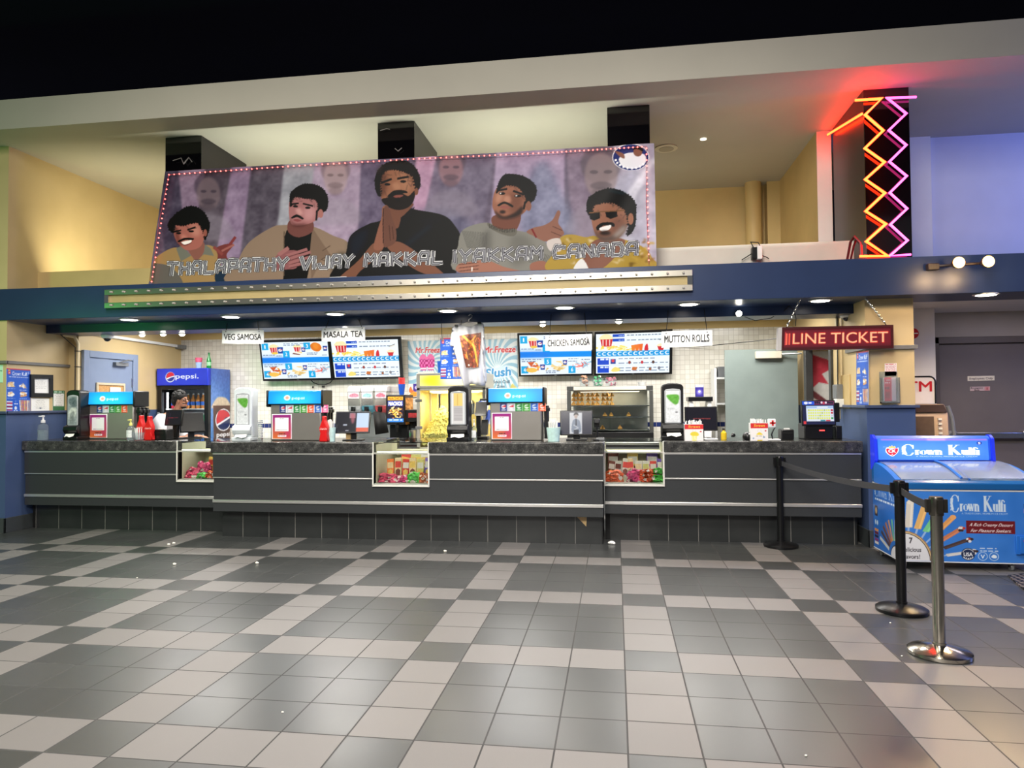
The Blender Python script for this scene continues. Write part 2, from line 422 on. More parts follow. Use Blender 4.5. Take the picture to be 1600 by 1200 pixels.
def floor_mat():
    m, nt, b = nodes('floor_tiles'); v, x, y, z = coords(nt); T = 0.305
    fx = mth(nt, 'DIVIDE', x, T); fy = mth(nt, 'DIVIDE', mth(nt, 'MULTIPLY', y, -1.0), T)
    ix = mth(nt, 'FLOOR', fx); iy = mth(nt, 'FLOOR', fy)
    a = mth(nt, 'LESS_THAN', mth(nt, 'FLOORED_MODULO', ix, 4.0), 0.5); c = mth(nt, 'LESS_THAN', mth(nt, 'FLOORED_MODULO', iy, 4.0), 0.5)
    light = mth(nt, 'ABSOLUTE', mth(nt, 'SUBTRACT', a, c))
    r = wn(nt, ix, iy)
    sp = nz(nt, v, 260, 2); bl = nz(nt, v, 2.2, 4)
    sh = mth(nt, 'ADD', mth(nt, 'MULTIPLY', r, 0.22), mth(nt, 'MULTIPLY', sp, 0.35))
    dark = mixc(nt, sh, rgb(48, 50, 51), rgb(78, 80, 79)); lt = mixc(nt, sh, rgb(98, 95, 94), rgb(130, 126, 124))
    col = mixc(nt, light, dark, lt)
    gx = mth(nt, 'ABSOLUTE', mth(nt, 'SUBTRACT', mth(nt, 'FRACT', fx), 0.5)); gy = mth(nt, 'ABSOLUTE', mth(nt, 'SUBTRACT', mth(nt, 'FRACT', fy), 0.5))
    g = mth(nt, 'GREATER_THAN', mth(nt, 'MAXIMUM', gx, gy), 0.487)
    col = mixc(nt, g, col, rgb(28, 27, 27))
    nt.links.new(col, b.inputs['Base Color'])
    rg = mth(nt, 'ADD', mth(nt, 'MULTIPLY', light, 0.14), mth(nt, 'ADD', 0.285, mth(nt, 'MULTIPLY', bl, 0.06)))
    rg = mth(nt, 'ADD', rg, mth(nt, 'MULTIPLY', g, 0.4)); nt.links.new(rg, b.inputs['Roughness'])
    b.inputs['Specular IOR Level'].default_value = 1.0; b.inputs['IOR'].default_value = 1.55
    bp = nt.nodes.new('ShaderNodeBump'); bp.inputs['Strength'].default_value = 0.25; bp.inputs['Distance'].default_value = 0.004
    nt.links.new(mth(nt, 'MULTIPLY', g, -1.0), bp.inputs['Height']); nt.links.new(bp.outputs[0], b.inputs['Normal'])
    return m
def two_tone():
    m, nt, b = nodes('two_tone_wall_paint'); v, x, y, z = coords(nt)
    n = nz(nt, v, 3, 4); up = mixc(nt, n, rgb(196, 172, 124), rgb(212, 188, 140)); lo = mixc(nt, n, rgb(62, 80, 118), rgb(70, 88, 126))
    col = mixc(nt, mth(nt, 'GREATER_THAN', z, 1.39), lo, up)
    col = mixc(nt, mth(nt, 'LESS_THAN', z, 0.16), col, rgb(58, 62, 66)); nt.links.new(col, b.inputs['Base Color']); b.inputs['Roughness'].default_value = 0.45
    return m
def wall_tiles():
    m, nt, b = nodes('cream_square_tiles'); v, x, y, z = coords(nt); T = 0.068
    fx = mth(nt, 'DIVIDE', x, T); fz = mth(nt, 'DIVIDE', z, T); ix = mth(nt, 'FLOOR', fx); iz = mth(nt, 'FLOOR', fz)
    r = wn(nt, ix, iz); col = mixc(nt, r, rgb(222, 217, 205), rgb(238, 234, 224))
    blue = mth(nt, 'COMPARE', iz, 16.0, 0.4); col = mixc(nt, blue, col, rgb(38, 52, 110))
    yel = mth(nt, 'GREATER_THAN', z, 2.484)
    gx = mth(nt, 'ABSOLUTE', mth(nt, 'SUBTRACT', mth(nt, 'FRACT', fx), 0.5)); gz = mth(nt, 'ABSOLUTE', mth(nt, 'SUBTRACT', mth(nt, 'FRACT', fz), 0.5))
    g = mth(nt, 'GREATER_THAN', mth(nt, 'MAXIMUM', gx, gz), 0.47); col = mixc(nt, g, col, rgb(192, 185, 172))
    col = mixc(nt, yel, col, rgb(218, 190, 130)); nt.links.new(col, b.inputs['Base Color'])
    nt.links.new(mth(nt, 'ADD', 0.2, mth(nt, 'MULTIPLY', yel, 0.35)), b.inputs['Roughness'])
    return m
def toe_tiles():
    m, nt, b = nodes('black_base_tiles'); v, x, y, z = coords(nt); T = 0.305
    fx = mth(nt, 'DIVIDE', x, T); g = mth(nt, 'GREATER_THAN', mth(nt, 'ABSOLUTE', mth(nt, 'SUBTRACT', mth(nt, 'FRACT', fx), 0.5)), 0.489)
    ge = nt.nodes.new('ShaderNodeNewGeometry'); sn = nt.nodes.new('ShaderNodeSeparateXYZ'); nt.links.new(ge.outputs['Normal'], sn.inputs[0]); g = mth(nt, 'MULTIPLY', g, mth(nt, 'LESS_THAN', mth(nt, 'ABSOLUTE', sn.outputs[0]), .5))
    r = nz(nt, v, 5, 3); col = mixc(nt, r, rgb(30, 32, 33), rgb(48, 50, 50)); col = mixc(nt, g, col, rgb(112, 110, 106))
    nt.links.new(col, b.inputs['Base Color']); b.inputs['Roughness'].default_value = 0.33
    return m
def granite():
    m, nt, b = nodes('dark_granite'); v, x, y, z = coords(nt)
    n = nz(nt, v, 16, 6, 0.7); n2 = nz(nt, v, 90, 3)
    r = nt.nodes.new('ShaderNodeValToRGB'); e = r.color_ramp.elements
    e[0].position = 0.36; e[0].color = rgb(34, 34, 34); e[1].position = 0.72; e[1].color = rgb(120, 118, 112)
    q = r.color_ramp.elements.new(0.55); q.color = rgb(66, 66, 65)
    nt.links.new(mth(nt, 'ADD', mth(nt, 'MULTIPLY', n, 0.7), mth(nt, 'MULTIPLY', n2, 0.3)), r.inputs['Fac'])
    nt.links.new(r.outputs['Color'], b.inputs['Base Color']); b.inputs['Roughness'].default_value = 0.18
    return m

FLOOR, TWO, TILE, TOE, GRAN = floor_mat(), two_tone(), wall_tiles(), toe_tiles(), granite()
YEL = mat('yellow_wall_paint', (198, 172, 118), 0.5, noise=0.05, nscale=3)
BEIGE = mat('beige_ceiling_paint', (168, 163, 150), 0.6, noise=0.03, nscale=2)
CEILW = mat('white_ceiling_paint', (214, 214, 196), 0.6, noise=0.03, nscale=2)
NAVY = mat('navy_fascia_paint', (38, 53, 86), 0.32, noise=0.05, nscale=4)
WHITE = mat('white_paint', (226, 222, 216), 0.5, noise=0.02, nscale=5)
VOID = mat('black_ceiling_paint', (14, 14, 42), 0.9, noise=0.1, nscale=3)
PANEL = mat('charcoal_laminate', (52, 54, 56), 0.38, noise=0.18, nscale=220)
STEEL = mat('brushed_steel', (190, 190, 188), 0.28, 1.0, noise=0.06, nscale=40)
CHROME = mat('polished_steel', (222, 222, 220), 0.12, 1.0, noise=0.02, nscale=30)
BLACK = mat('black_plastic', (18, 18, 20), 0.32, noise=0.1, nscale=30)
MBLACK = mat('matt_black', (12, 12, 13), 0.6, noise=0.1, nscale=30)
GLOSSB = mat('gloss_black_panel', (7, 6, 8), 0.06, noise=0.05, nscale=10, spec=0.9)
GREYP = mat('grey_plastic', (120, 122, 124), 0.4, noise=0.05, nscale=20)
WPLAST = mat('white_plastic', (232, 232, 230), 0.35, noise=0.02, nscale=20)
DOORB = mat('blue_grey_door_paint', (128, 142, 168), 0.45, noise=0.03, nscale=6)
DOORG = mat('grey_green_door_paint', (134, 146, 142), 0.4, noise=0.05, nscale=5)
DOORT = mat('taupe_door_paint', (112, 104, 98), 0.45, noise=0.04, nscale=4)
GLASS = mat('clear_glass', (245, 250, 248), 0.02, trans=1.0, ior=1.03, noise=0.01, nscale=2)
WIRE = mat('dark_wire', (26, 26, 28), 0.5, noise=0.05, nscale=40)
RED = mat('red_plastic', (205, 24, 26), 0.35, noise=0.04, nscale=30)
BLUEP = mat('blue_plastic', (30, 84, 190), 0.35, noise=0.04, nscale=30)
WLET = mat('white_lettering', (240, 240, 238), 0.5, noise=0.01, nscale=40)
RLET = mat('red_lettering', (206, 28, 36), 0.5, noise=0.02, nscale=40)
KLET = mat('dark_lettering', (30, 31, 34), 0.5, noise=0.02, nscale=40)

# ------------------------------------------------------------------ setting
struct('floor', MB().box((-13, -13, -0.1), (10, 6, 0)), FLOOR, smooth=0)
struct('ceiling', MB().box((-20, -14, 6.8), (16, 12, 6.9)), VOID, smooth=0)
struct('wall_far', MB().box((-20, 11, 0), (16, 11.1, 6.8)), VOID, smooth=0)
struct('wall_left', MB().box((-7.62, 0.52, 0), (-7.0, 1.45, 4.49)).box((-7.62, 1.45, 0), (-6.86, 3.6, 2.62)).box((-7.62, 1.45, 2.62), (-7.0, 3.6, 4.49)), TWO, smooth=0)
struct('wall_back', MB().box((-7.0, 3.6, 0), (2.5, 3.75, 2.7)), TILE, smooth=0)
struct('wall_back_upper', MB().box((-7.1, 3.6, 2.7), (2.41, 3.75, 4.49)).box((2.08, 3.42, 2.82), (2.25, 3.6, 4.49)).lathe([(0.11, 2.82), (0.11, 4.49)], (1.9, 3.46, 0), 20), YEL)
struct('wall_right', MB().box((2.43, 0.75, 0), (2.88, 1.85, 2.453)).box((2.43, 1.85, 2.14), (2.88, 2.8, 2.62)).box((2.43, 2.8, 0), (2.88, 3.6, 2.62)), TWO, smooth=0)
struct('wall_right_upper', MB().box((2.25, 1.64, 2.82), (2.41, 3.6, 4.49)), YEL, smooth=0)
struct('trim_9', MB().box((2.25, 1.63, 2.82), (2.405, 1.64, 4.49)), WHITE, smooth=0)
struct('ceiling_kitchen', MB().box((-7.0, 1.5, 2.62), (2.6, 3.6, 2.7)), CEILW, smooth=0)
struct('ceiling_upper', MB().box((-11, 0.07, 4.49), (10, 4.0, 4.817)), BEIGE, smooth=0)
struct('trim_1', MB().box((-10, 0.5, 2.453), (9, 1.07, 2.815)), NAVY, smooth=0, bevel=0.004)
struct('trim_2', MB().box((-6.99, 1.07, 2.354), (2.43, 1.5, 2.815)), NAVY, smooth=0, bevel=0.004)
struct('trim_8', MB().box((-7.0, 0.95, 2.815), (-4.9, 1.0, 3.09)), YEL, smooth=0)  # left stretch of the parapet, its shade put into a tan colour
struct('trim_3', MB().box((-4.9, 0.95, 2.815), (2.62, 1.0, 3.09)), mat('parapet_paint', (206, 200, 188), 0.5, noise=0.04, nscale=5), smooth=0)
struct('floor_upper', MB().box((-7.0, 1.0, 2.7), (9, 3.6, 2.82)), CEILW, smooth=0)
struct('column_white', MB().box((3.18, 2.0, 0), (3.6, 2.5, 4.49)), WHITE, smooth=0)
struct('wall_right_lobby', MB().box((3.6, 2.05, 2.82), (10, 2.2, 4.49)), mat('lilac_wall_paint', (196, 196, 208), 0.55, noise=0.03, nscale=3), smooth=0)
struct('ceiling_right', MB().box((2.88, 1.07, 2.5), (10, 2.5, 2.82)), WHITE, smooth=0)
struct('wall_door', MB().box((3.6, 2.5, 2.2), (10, 2.65, 2.7)).box((2.88, 2.5, 0), (3.74, 2.65, 2.2)), mat('grey_beige_paint', (176, 168, 156), 0.5, noise=0.03, nscale=4), smooth=0)
# rails and skirting on the left wall and on the wall end at the right of the counter
RAIL = mat('grey_rail', (118, 116, 112), 0.4, noise=0.05, nscale=20); SKIRT = mat('dark_skirting', (62, 66, 68), 0.4, noise=0.05, nscale=12)
struct('trim_4', MB().box((-7.0, 0.5, 1.95), (-6.975, 1.45, 1.985)).box((-7.64, 0.49, 1.95), (-6.975, 0.52, 1.985)), RAIL, bevel=0.004)
struct('trim_5', MB().box((-7.0, 0.5, 1.37), (-6.97, 1.45, 1.40)).box((-7.64, 0.485, 1.37), (-6.97, 0.52, 1.40)), mat('navy_ledge', (70, 82, 112), 0.35, noise=0.04, nscale=20), bevel=0.004)
struct('trim_6', MB().box((2.405, 0.72, 1.95), (2.905, 1.3, 1.99)), RAIL, bevel=0.004)
struct('trim_7', MB().box((2.40, 0.715, 1.372), (2.91, 1.85, 1.402)), mat('navy_ledge', (70, 82, 112)), bevel=0.004)
struct('baseboard_left', MB().box((-7.66, 0.5, 0), (-6.985, 0.52, 0.17)).box((-7.0, 0.5, 0), (-6.985, 1.45, 0.17)), SKIRT, bevel=0.003)
struct('baseboard_right', MB().box((2.415, 0.735, 0), (2.895, 0.75, 0.17)).box((2.415, 0.735, 0), (2.43, 1.85, 0.17)), SKIRT, bevel=0.003)

# doors of the place
d1 = struct('door_1', MB().box((-6.862, 1.60, 0.02), (-6.84, 2.44, 2.09)), DOORB, bevel=0.003)
MB().box((-6.87, 1.50, 0), (-6.82, 1.60, 2.18)).box((-6.87, 2.44, 0), (-6.82, 2.54, 2.18)).box((-6.87, 1.60, 2.09), (-6.82, 2.44, 2.18)).build('door_frame', DOORB, d1, bevel=0.006)
MB().box((-6.84, 2.05, 2.0), (-6.79, 2.3, 2.05)).tube([(-6.80, 2.1, 2.04), (-6.72, 2.2, 2.085), (-6.80, 2.36, 2.09)], 0.008).build('door_closer', GREYP, d1, bevel=0.004)
MB().box((-6.84, 2.42, 1.72), (-6.828, 2.445, 1.84)).box((-6.84, 2.42, 0.9), (-6.828, 2.445, 1.02)).build('hinge', STEEL, d1)
MB().lathe([(0.001, 0), (0.028, 0.01), (0.03, 0.03), (0.012, 0.04), (0.012, 0.06)], (-6.78, 1.68, 1.0), 16, axis='x').build('door_knob', STEEL, d1)
# open grey door leaf inside, hinged on the wall at the right
d2 = struct('door_2', MB().box((1.415, 3.0, 0.02), (2.34, 3.045, 2.13)), DOORG, bevel=0.003)
MB().box((2.37, 2.74, 0), (2.46, 2.84, 2.2)).box((2.37, 1.82, 2.1), (2.46, 2.84, 2.2)).box((2.40, 1.80, 0), (2.46, 1.88, 2.2)).build('door_frame', mat('dark_door_frame', (66, 66, 66), 0.4, noise=0.1, nscale=10), d2, bevel=0.004)
MB().box((1.80, 2.93, 2.005), (2.13, 3.0, 2.10)).build('door_closer', mat('cream_closer', (214, 206, 186), 0.4, noise=0.02, nscale=9), d2, bevel=0.008)
MB().tube([(2.1, 2.96, 2.06), (2.36, 2.86, 2.06)], 0.011).build('closer_arm', STEEL, d2)
MB().lathe([(0.012, 0.0), (0.012, -0.03), (0.03, -0.045), (0.033, -0.06), (0.024, -0.072), (0.002, -0.075)], (1.50, 3.0, 1.0), 20, axis='y').build('door_knob', CHROME, d2)
# staff double door in the lobby at the right
d3 = struct('door_3', MB().box((3.84, 2.5, 0.02), (4.86, 2.56, 2.12)).box((4.87, 2.5, 0.02), (5.9, 2.56, 2.12)), DOORT, bevel=0.004)
MB().box((3.74, 2.46, 0), (3.84, 2.6, 2.2)).box((3.74, 2.46, 2.12), (6.0, 2.6, 2.2)).box((5.9, 2.46, 0), (6.0, 2.6, 2.2)).build('door_frame', mat('taupe_frame', (98, 90, 84), 0.4, noise=0.04, nscale=5), d3, bevel=0.006)
MB().box((3.9, 2.40, 0.985), (4.83, 2.45, 1.055)).box((3.9, 2.44, 0.97), (4.0, 2.5, 1.07)).box((4.73, 2.44, 0.97), (4.83, 2.5, 1.07)).build('push_bar', STEEL, d3, bevel=0.006)
def part(name, mb, m, parent, **kw):
    """build a part from world coordinates under a thing (or under one of its parts)"""
    r = parent
    while r.parent: r = r.parent
    L = r.location; mb.v = [(a - L[0], b - L[1], c - L[2]) for a, b, c in mb.v]
    return mb.build(name, m, parent, **kw)

# ------------------------------------------------------------------ service counters
BAND = mat('bright_steel_band', (232, 230, 226), 0.34, 0.85, noise=0.03, nscale=8)
CT = 1.047                                     # height of the worktops
def counter(label, x0, x1, yf, gaps, ends=(0, 0)):
    t = thing('service_counter', label, 'counter', ((x0 + x1) / 2, yf + 0.4, 0)); yb = 1.42
    spans = []; a = x0
    for g0, g1 in gaps: spans.append((a, g0)); a = g1
    spans.append((a, x1)); spans = [s for s in spans if s[1] - s[0] > 0.02]
    body = MB().box((x0 + (0.06 if yf < .6 else 0.0), yf + 0.13, 0.0), (x1 - 0.01, yb, 0.58))
    for a, b in spans: body.box((a + 0.02, yf + 0.025, 0.58), (b - 0.02, yb, 0.926))
    part('carcass', body, MBLACK, t)
    for a, b in spans: part('upper_panel', MB().box((a, yf, 0.668), (b, yf + 0.025, 0.908)), PANEL, t, bevel=0.003)
    out = [(x0 + 0.008, 0.42), (x1 - 0.008, 0.42), (x1 - 0.008, 0.652)]
    for g0, g1 in reversed(gaps):
        if g1 < x1 - 0.03: out += [(g1, 0.652), (g1, 0.585)]
        else: out[-1] = (x1 - 0.008, 0.585)
        if g0 > x0 + 0.03: out += [(g0, 0.585), (g0, 0.652)]
        else: out += [(x0 + 0.008, 0.585)]
    if not gaps or gaps[0][0] > x0 + 0.03: out.append((x0 + 0.008, 0.652))
    part('middle_panel', MB().prism(out, yf + 0.008, yf + 0.03), PANEL, t)
    part('lower_panel', MB().box((x0 + 0.003, yf + 0.004, 0.29), (x1 - 0.003, yf + 0.05, 0.385)), PANEL, t, bevel=0.003)
    for a, b in spans:
        part('upper_strip', MB().box((a, yf - 0.004, 0.909), (b, yf + 0.03, 0.929)), BAND, t, bevel=0.002)
        part('middle_strip', MB().box((a, yf - 0.003, 0.653), (b, yf + 0.02, 0.667)), BAND, t, bevel=0.002)
    part('lower_strip', MB().box((x0, yf - 0.006, 0.386), (x1, yf + 0.04, 0.419)), BAND, t, bevel=0.004)
    part('tiled_base', MB().box((x0 + 0.05, yf + 0.115, 0), (x1 - 0.02, yf + 0.135, 0.29)), TOE, t)
    return t, spans
def worktop(label, a, b, yf, group=None):
    o = MB().box((a, yf - 0.018, 0.93), (b, 1.44, CT)).build('worktop', GRAN, bevel=0.012)
    return tag(o, label, 'worktop', group)

C1 = (at(277, 725, 0.75)[0], -4.42); C2 = (at(583, 725, 0.5)[0], at(670, 725, 0.5)[0]); C3 = (-0.155, at(1037, 725, 0.75)[0])
ctl, sl = counter('dark counter run at the left, set back, ending at the blue wall', -6.97, -4.42, 0.75, [C1])
ctm, sm = counter('dark middle counter run standing forward of the other two', -4.41, -0.165, 0.5, [C2])
ctr, sr = counter('dark counter run at the right, set back, ending at the cream wall', -0.155, 2.37, 0.75, [C3])
worktop('granite worktop of the left counter under the sanitizer and first drink fountain', -6.995, C1[0], 0.75)
worktop('granite worktop under the white napkin dispenser and middle drink fountain', -4.43, C2[0], 0.5)
worktop('granite worktop under the black napkin dispenser and right-hand drink fountain', C2[1], -0.15, 0.5)
worktop('granite worktop of the right counter under the popcorn straw boxes', C3[1], 2.385, 0.75)
# broken base tile showing its pale backing
tag(MB().prism([tuple(at(897, 803, 0.6)[[0, 2]]), tuple(at(917, 803, 0.6)[[0, 2]]), tuple(at(916, 823, 0.6)[[0, 2]])], 0.606, 0.612).build('broken_tile', mat('pale_board', (190, 160, 112), 0.7, noise=0.1, nscale=40)),
    'tan triangle of bare board where a black base tile has broken away', 'broken tile')

# ------------------------------------------------------------------ glass candy cases and what lies in them
FRM = mat('white_case_frame', (222, 220, 212), 0.35, noise=0.02, nscale=20)
CASEI = mat('cream_case_lining', (206, 204, 178), 0.5, noise=0.03, nscale=12)
def FOIL(name, c):
    m, nt, b = nodes(name); v, x, y, z = coords(nt); vo = nt.nodes.new('ShaderNodeTexVoronoi'); vo.inputs['Scale'].default_value = 34; nt.links.new(v, vo.inputs['Vector'])
    sp = nt.nodes.new('ShaderNodeSeparateColor'); nt.links.new(vo.outputs['Color'], sp.inputs[0]); q = rgb(*c)
    col = mixc(nt, sp.outputs[0], tuple(k * .45 for k in q[:3]) + (1,), tuple(min(1, k * 1.25 + .04) for k in q[:3]) + (1,)); col = mixc(nt, mth(nt, 'GREATER_THAN', sp.outputs[1], .86), col, rgb(240, 226, 220)); nt.links.new(col, b.inputs['Base Color'])
    bp = nt.nodes.new('ShaderNodeBump'); bp.inputs['Strength'].default_value = .8; bp.inputs['Distance'].default_value = .012; nt.links.new(vo.outputs['Distance'], bp.inputs['Height']); nt.links.new(bp.outputs[0], b.inputs['Normal']); b.inputs['Roughness'].default_value = .25; return m
CANDY = {'pink': FOIL('pink_gummies', (206, 58, 96)), 'green': FOIL('green_gummies', (66, 176, 54)), 'orange': FOIL('orange_gummies', (226, 92, 44)),
         'rust': FOIL('rust_candy', (188, 92, 40)), 'magenta': FOIL('magenta_gummies', (190, 40, 100))}
BOXM = {'cream': mat('cream_candy_box', (226, 204, 160), 0.4, noise=0.12, nscale=50), 'red': mat('red_candy_box', (196, 60, 52), 0.4, noise=0.15, nscale=50),
        'yellow': mat('yellow_candy_box', (222, 190, 96), 0.4, noise=0.15, nscale=50), 'purple': mat('purple_candy_box', (116, 92, 178), 0.4, noise=0.15, nscale=50),
        'white': mat('white_candy_box', (226, 222, 214), 0.4, noise=0.08, nscale=50), 'brown': mat('brown_candy_box', (110, 52, 40), 0.4, noise=0.2, nscale=50),
        'olive': mat('olive_candy_box', (200, 196, 120), 0.4, noise=0.15, nscale=50), 'orange': mat('orange_candy_box', (226, 120, 60), 0.4, noise=0.15, nscale=50)}
def case(label, x0, x1, yf):
    t = thing('candy_case', label, 'display case', ((x0 + x1) / 2, yf, 0.585)); yb = 1.30; z0, z1 = 0.588, 1.045; w = 0.016; y0 = yf - 0.012
    part('floor_tray', MB().box((x0, y0 + 0.01, z0), (x1, yb, z0 + 0.02)), FRM, t)
    part('lining', MB().box((x0, yb - 0.01, z0 + 0.02), (x1, yb, z1 - 0.12)).box((x0, y0 + 0.1, z0 + 0.02), (x0 + 0.008, yb, z1 - 0.03)).box((x1 - 0.008, y0 + 0.1, z0 + 0.02), (x1, yb, z1 - 0.03)), CASEI, t)
    f = MB().box((x0 - w / 2, y0, z0 - 0.01), (x1 + w / 2, y0 + 0.014, z0 + w - 0.004)).box((x0 - w / 2, y0, z0), (x0 + w / 2, y0 + 0.014, z1)).box((x1 - w / 2, y0, z0), (x1 + w / 2, y0 + 0.014, z1))
    part('front_frame', f, FRM, t, bevel=0.003)
    part('riser', MB().box((x0 + 0.01, yf + 0.2, z0 + 0.02), (x1 - 0.01, yb - 0.02, 0.648)), CASEI, t)
    part('cross_rail', MB().box((x0, y0 + 0.005, z1 - 0.125), (x1, y0 + 0.04, z1 - 0.108)), FRM, t, bevel=0.003)
    part('front_glass', MB().box((x0 + w / 2, y0 + 0.004, z0 + 0.012), (x1 - w / 2, y0 + 0.009, z1 - 0.004)), GLASS, t)
    part('glass_top', MB().box((x0, y0, z1 - 0.004), (x1, yb, z1 + 0.003)), GLASS, t)
    part('back_shelf', MB().box((x0 + 0.01, yb - 0.22, z1 - 0.14), (x1 - 0.01, yb - 0.01, z1 - 0.125)), CASEI, t)
    lm = MB().box((x0 + 0.03, y0 + 0.05, z1 - 0.11), (x1 - 0.03, y0 + 0.075, z1 - 0.1))
    part('case_light', lm, mat('case_tube_light', (255, 250, 230), 0.5, emit=(255, 246, 214), es=1.6, noise=0.01), t)
    return t
def bag(label, x, y, z, w, h, c, group, seed=0, lean=0.0):
    """a soft sweet bag: pinched ends, puffed middle"""
    n = 12; v = []; f = []; r = random.Random(seed)
    for s_ in (-1, 1):
        for j in range(n + 1):
            for i in range(n + 1):
                u, q = i / n, j / n; puff = (math.sin(PI * u) ** 0.6) * (math.sin(PI * q) ** 0.5) * 0.035
                bump = r.uniform(-0.016, 0.014) if 0 < i < n and 0 < j < n else 0
                zz = q * h * (1 - .25 * abs(2 * u - 1) ** 3 * (1 + math.sin(seed * 2.1 + 3 * u)) - .12 * q * math.sin(seed + 5 * u) ** 2); v.append((x + (u - 0.5) * w * (1 + 0.06 * math.cos(2 * PI * q)), y + s_ * (puff + bump * (s_ < 0)) + lean * q, z + zz))
    k = (n + 1) ** 2
    for b0 in (0, k):
        for j in range(n):
            for i in range(n):
                q = [b0 + j * (n + 1) + i, b0 + j * (n + 1) + i + 1, b0 + (j + 1) * (n + 1) + i + 1, b0 + (j + 1) * (n + 1) + i]; f.append(q if b0 == 0 else q[::-1])
    o = MB().add(v, f).build('candy_bag', CANDY[c], smooth=60); return tag(o, label, 'candy bag', group)
def carton(label, x, y, z, w, h, d, c, group, band='white', tilt=0.0):
    t = thing('candy_box', label, 'candy box', (x, y, z)); t.rotation_euler = (-0.12, tilt, 0); t['group'] = group
    MB().box((-w / 2, 0, 0), (w / 2, d, h)).build('carton', BOXM[c], t, bevel=0.003)
    MB().box((-w * 0.42, -0.002, h * 0.50), (w * 0.42, 0.0, h * 0.82)).build('front_panel', BOXM[band], t)
    MB().prism([(-w * 0.3, h * 0.14), (w * 0.3, h * 0.10), (w * 0.34, h * 0.38), (0, h * 0.46), (-w * 0.34, h * 0.36)], -0.002, 0.0).build('front_picture', BOXM['brown' if c in ('cream', 'yellow', 'white') else 'yellow'], t)
    return t

k1 = case('glass candy case at the right end of the left counter', C1[0], C1[1], 0.75)
k2 = case('glass candy case let into the middle counter run', C2[0], C2[1], 0.5)
k3 = case('glass candy case let into the start of the right counter', C3[0], C3[1], 0.75)
zf = 0.61
g1 = 'sweets in the left candy case'; a, b = C1; w = b - a
bag('crimson candy bag lying at the left in the left candy case', a + 0.10, 0.86, zf, 0.17, 0.13, 'pink', g1, 1, 0.04)
bag('magenta candy bag standing behind the crimson one in the left case', a + 0.17, 0.97, zf, 0.17, 0.19, 'magenta', g1, 2, 0.05)
bag('green candy bag lying in the front of the left candy case', a + 0.245, 0.83, zf, 0.13, 0.075, 'green', g1, 3, 0.03)
bag('orange candy bag at the right end of the left candy case', a + 0.335, 0.84, zf, 0.12, 0.09, 'orange', g1, 4, 0.03)
carton('orange candy box upright at the back right of the left case', a + 0.34, 1.0, zf + 0.04, 0.13, 0.22, 0.04, 'orange', g1, 'cream')
carton('yellow candy box upright at the back of the left case', a + 0.22, 1.06, zf + 0.04, 0.1, 0.19, 0.04, 'yellow', g1, 'red', 0.1)
g2 = 'sweets in the middle candy case'; a, b = C2; w = b - a
bag('flat crimson candy bag at the left front of the middle case', a + 0.12, 0.60, zf, 0.20, 0.10, 'pink', g2, 5, 0.06)
bag('crimson candy bag beside the green one in the middle case', a + 0.285, 0.60, zf, 0.16, 0.085, 'magenta', g2, 6, 0.05)
bag('green candy bag in the middle case', a + 0.40, 0.60, zf, 0.14, 0.12, 'green', g2, 7, 0.03)
bag('rust-brown candy bag at the right of the middle case', a + 0.52, 0.61, zf, 0.13, 0.11, 'rust', g2, 8, 0.04)
for i, (c, bd, n) in enumerate((('orange', 'cream', 'orange candy box, first from the left in the middle case'), ('cream', 'red', 'cream candy box with red panel leaning in the middle case'), ('red', 'white', 'red candy box with white panel in the middle case'),
                                ('cream', 'yellow', 'cream candy box with yellow panel in the middle case'), ('olive', 'white', 'olive candy box with white panel in the middle case'), ('purple', 'white', 'purple candy box at the right end of the middle case'))):
    carton(n, a + 0.11 + i * 0.083, 0.74, zf + 0.04, 0.076, 0.2 + 0.015 * (i % 2), 0.03, c, g2, bd, 0.04 * (i % 3 - 1))
for i, (c, n) in enumerate((('red', 'red box lying on the back shelf of the middle case'), ('olive', 'olive box lying on the back shelf of the middle case'), ('white', 'white box lying on the back shelf of the middle case'))):
    carton(n, a + 0.2 + i * 0.14, 0.88, zf + 0.04, 0.12, 0.26, 0.03, c, g2, 'yellow', 0.2 - 0.15 * i)
g3 = 'sweets in the right candy case'; a, b = C3; w = b - a
bag('orange candy bag at the left front of the right case', a + 0.10, 0.86, zf, 0.19, 0.13, 'orange', g3, 9, 0.05)
bag('magenta candy bag in the right case', a + 0.305, 0.86, zf, 0.15, 0.14, 'magenta', g3, 10, 0.05)
for i in range(3): bag(('lowest', 'middle', 'topmost')[i] + ' of three orange candy bags stacked in the right case', a + 0.435, 0.855, zf + 0.045 * i, 0.145, 0.05, 'orange', g3, 11 + i, 0.0)
bag('lower green candy bag at the right end of the right case', a + 0.56, 0.86, zf, 0.145, 0.085, 'green', g3, 15, 0.0)
bag('upper green candy bag at the right end of the right case', a + 0.56, 0.87, zf + 0.08, 0.14, 0.075, 'green', g3, 16, 0.0)
for i, (c, bd, n) in enumerate((('brown', 'white', 'brown and white candy box at the left of the right case'), ('white', 'brown', 'white candy box with brown panel in the right case'), ('white', 'red', 'tall white candy box with red panel in the right case'),
                                ('cream', 'red', 'cream candy box with red panel in the right case'), ('white', 'cream', 'white candy box with cream panel in the right case'), ('white', 'olive', 'white candy box with olive panel in the right case'),
                                ('red', 'white', 'red candy box with white panel in the right case'), ('purple', 'white', 'purple candy box at the right of the right case'))):
    carton(n, a + 0.055 + i * 0.076, 0.98, zf + 0.04, 0.07, 0.17 + 0.025 * (i in (2, 3, 7)), 0.03, c, g3, bd, (0.15, 0.1, 0.12, -0.1, 0, 0, 0, 0)[i])
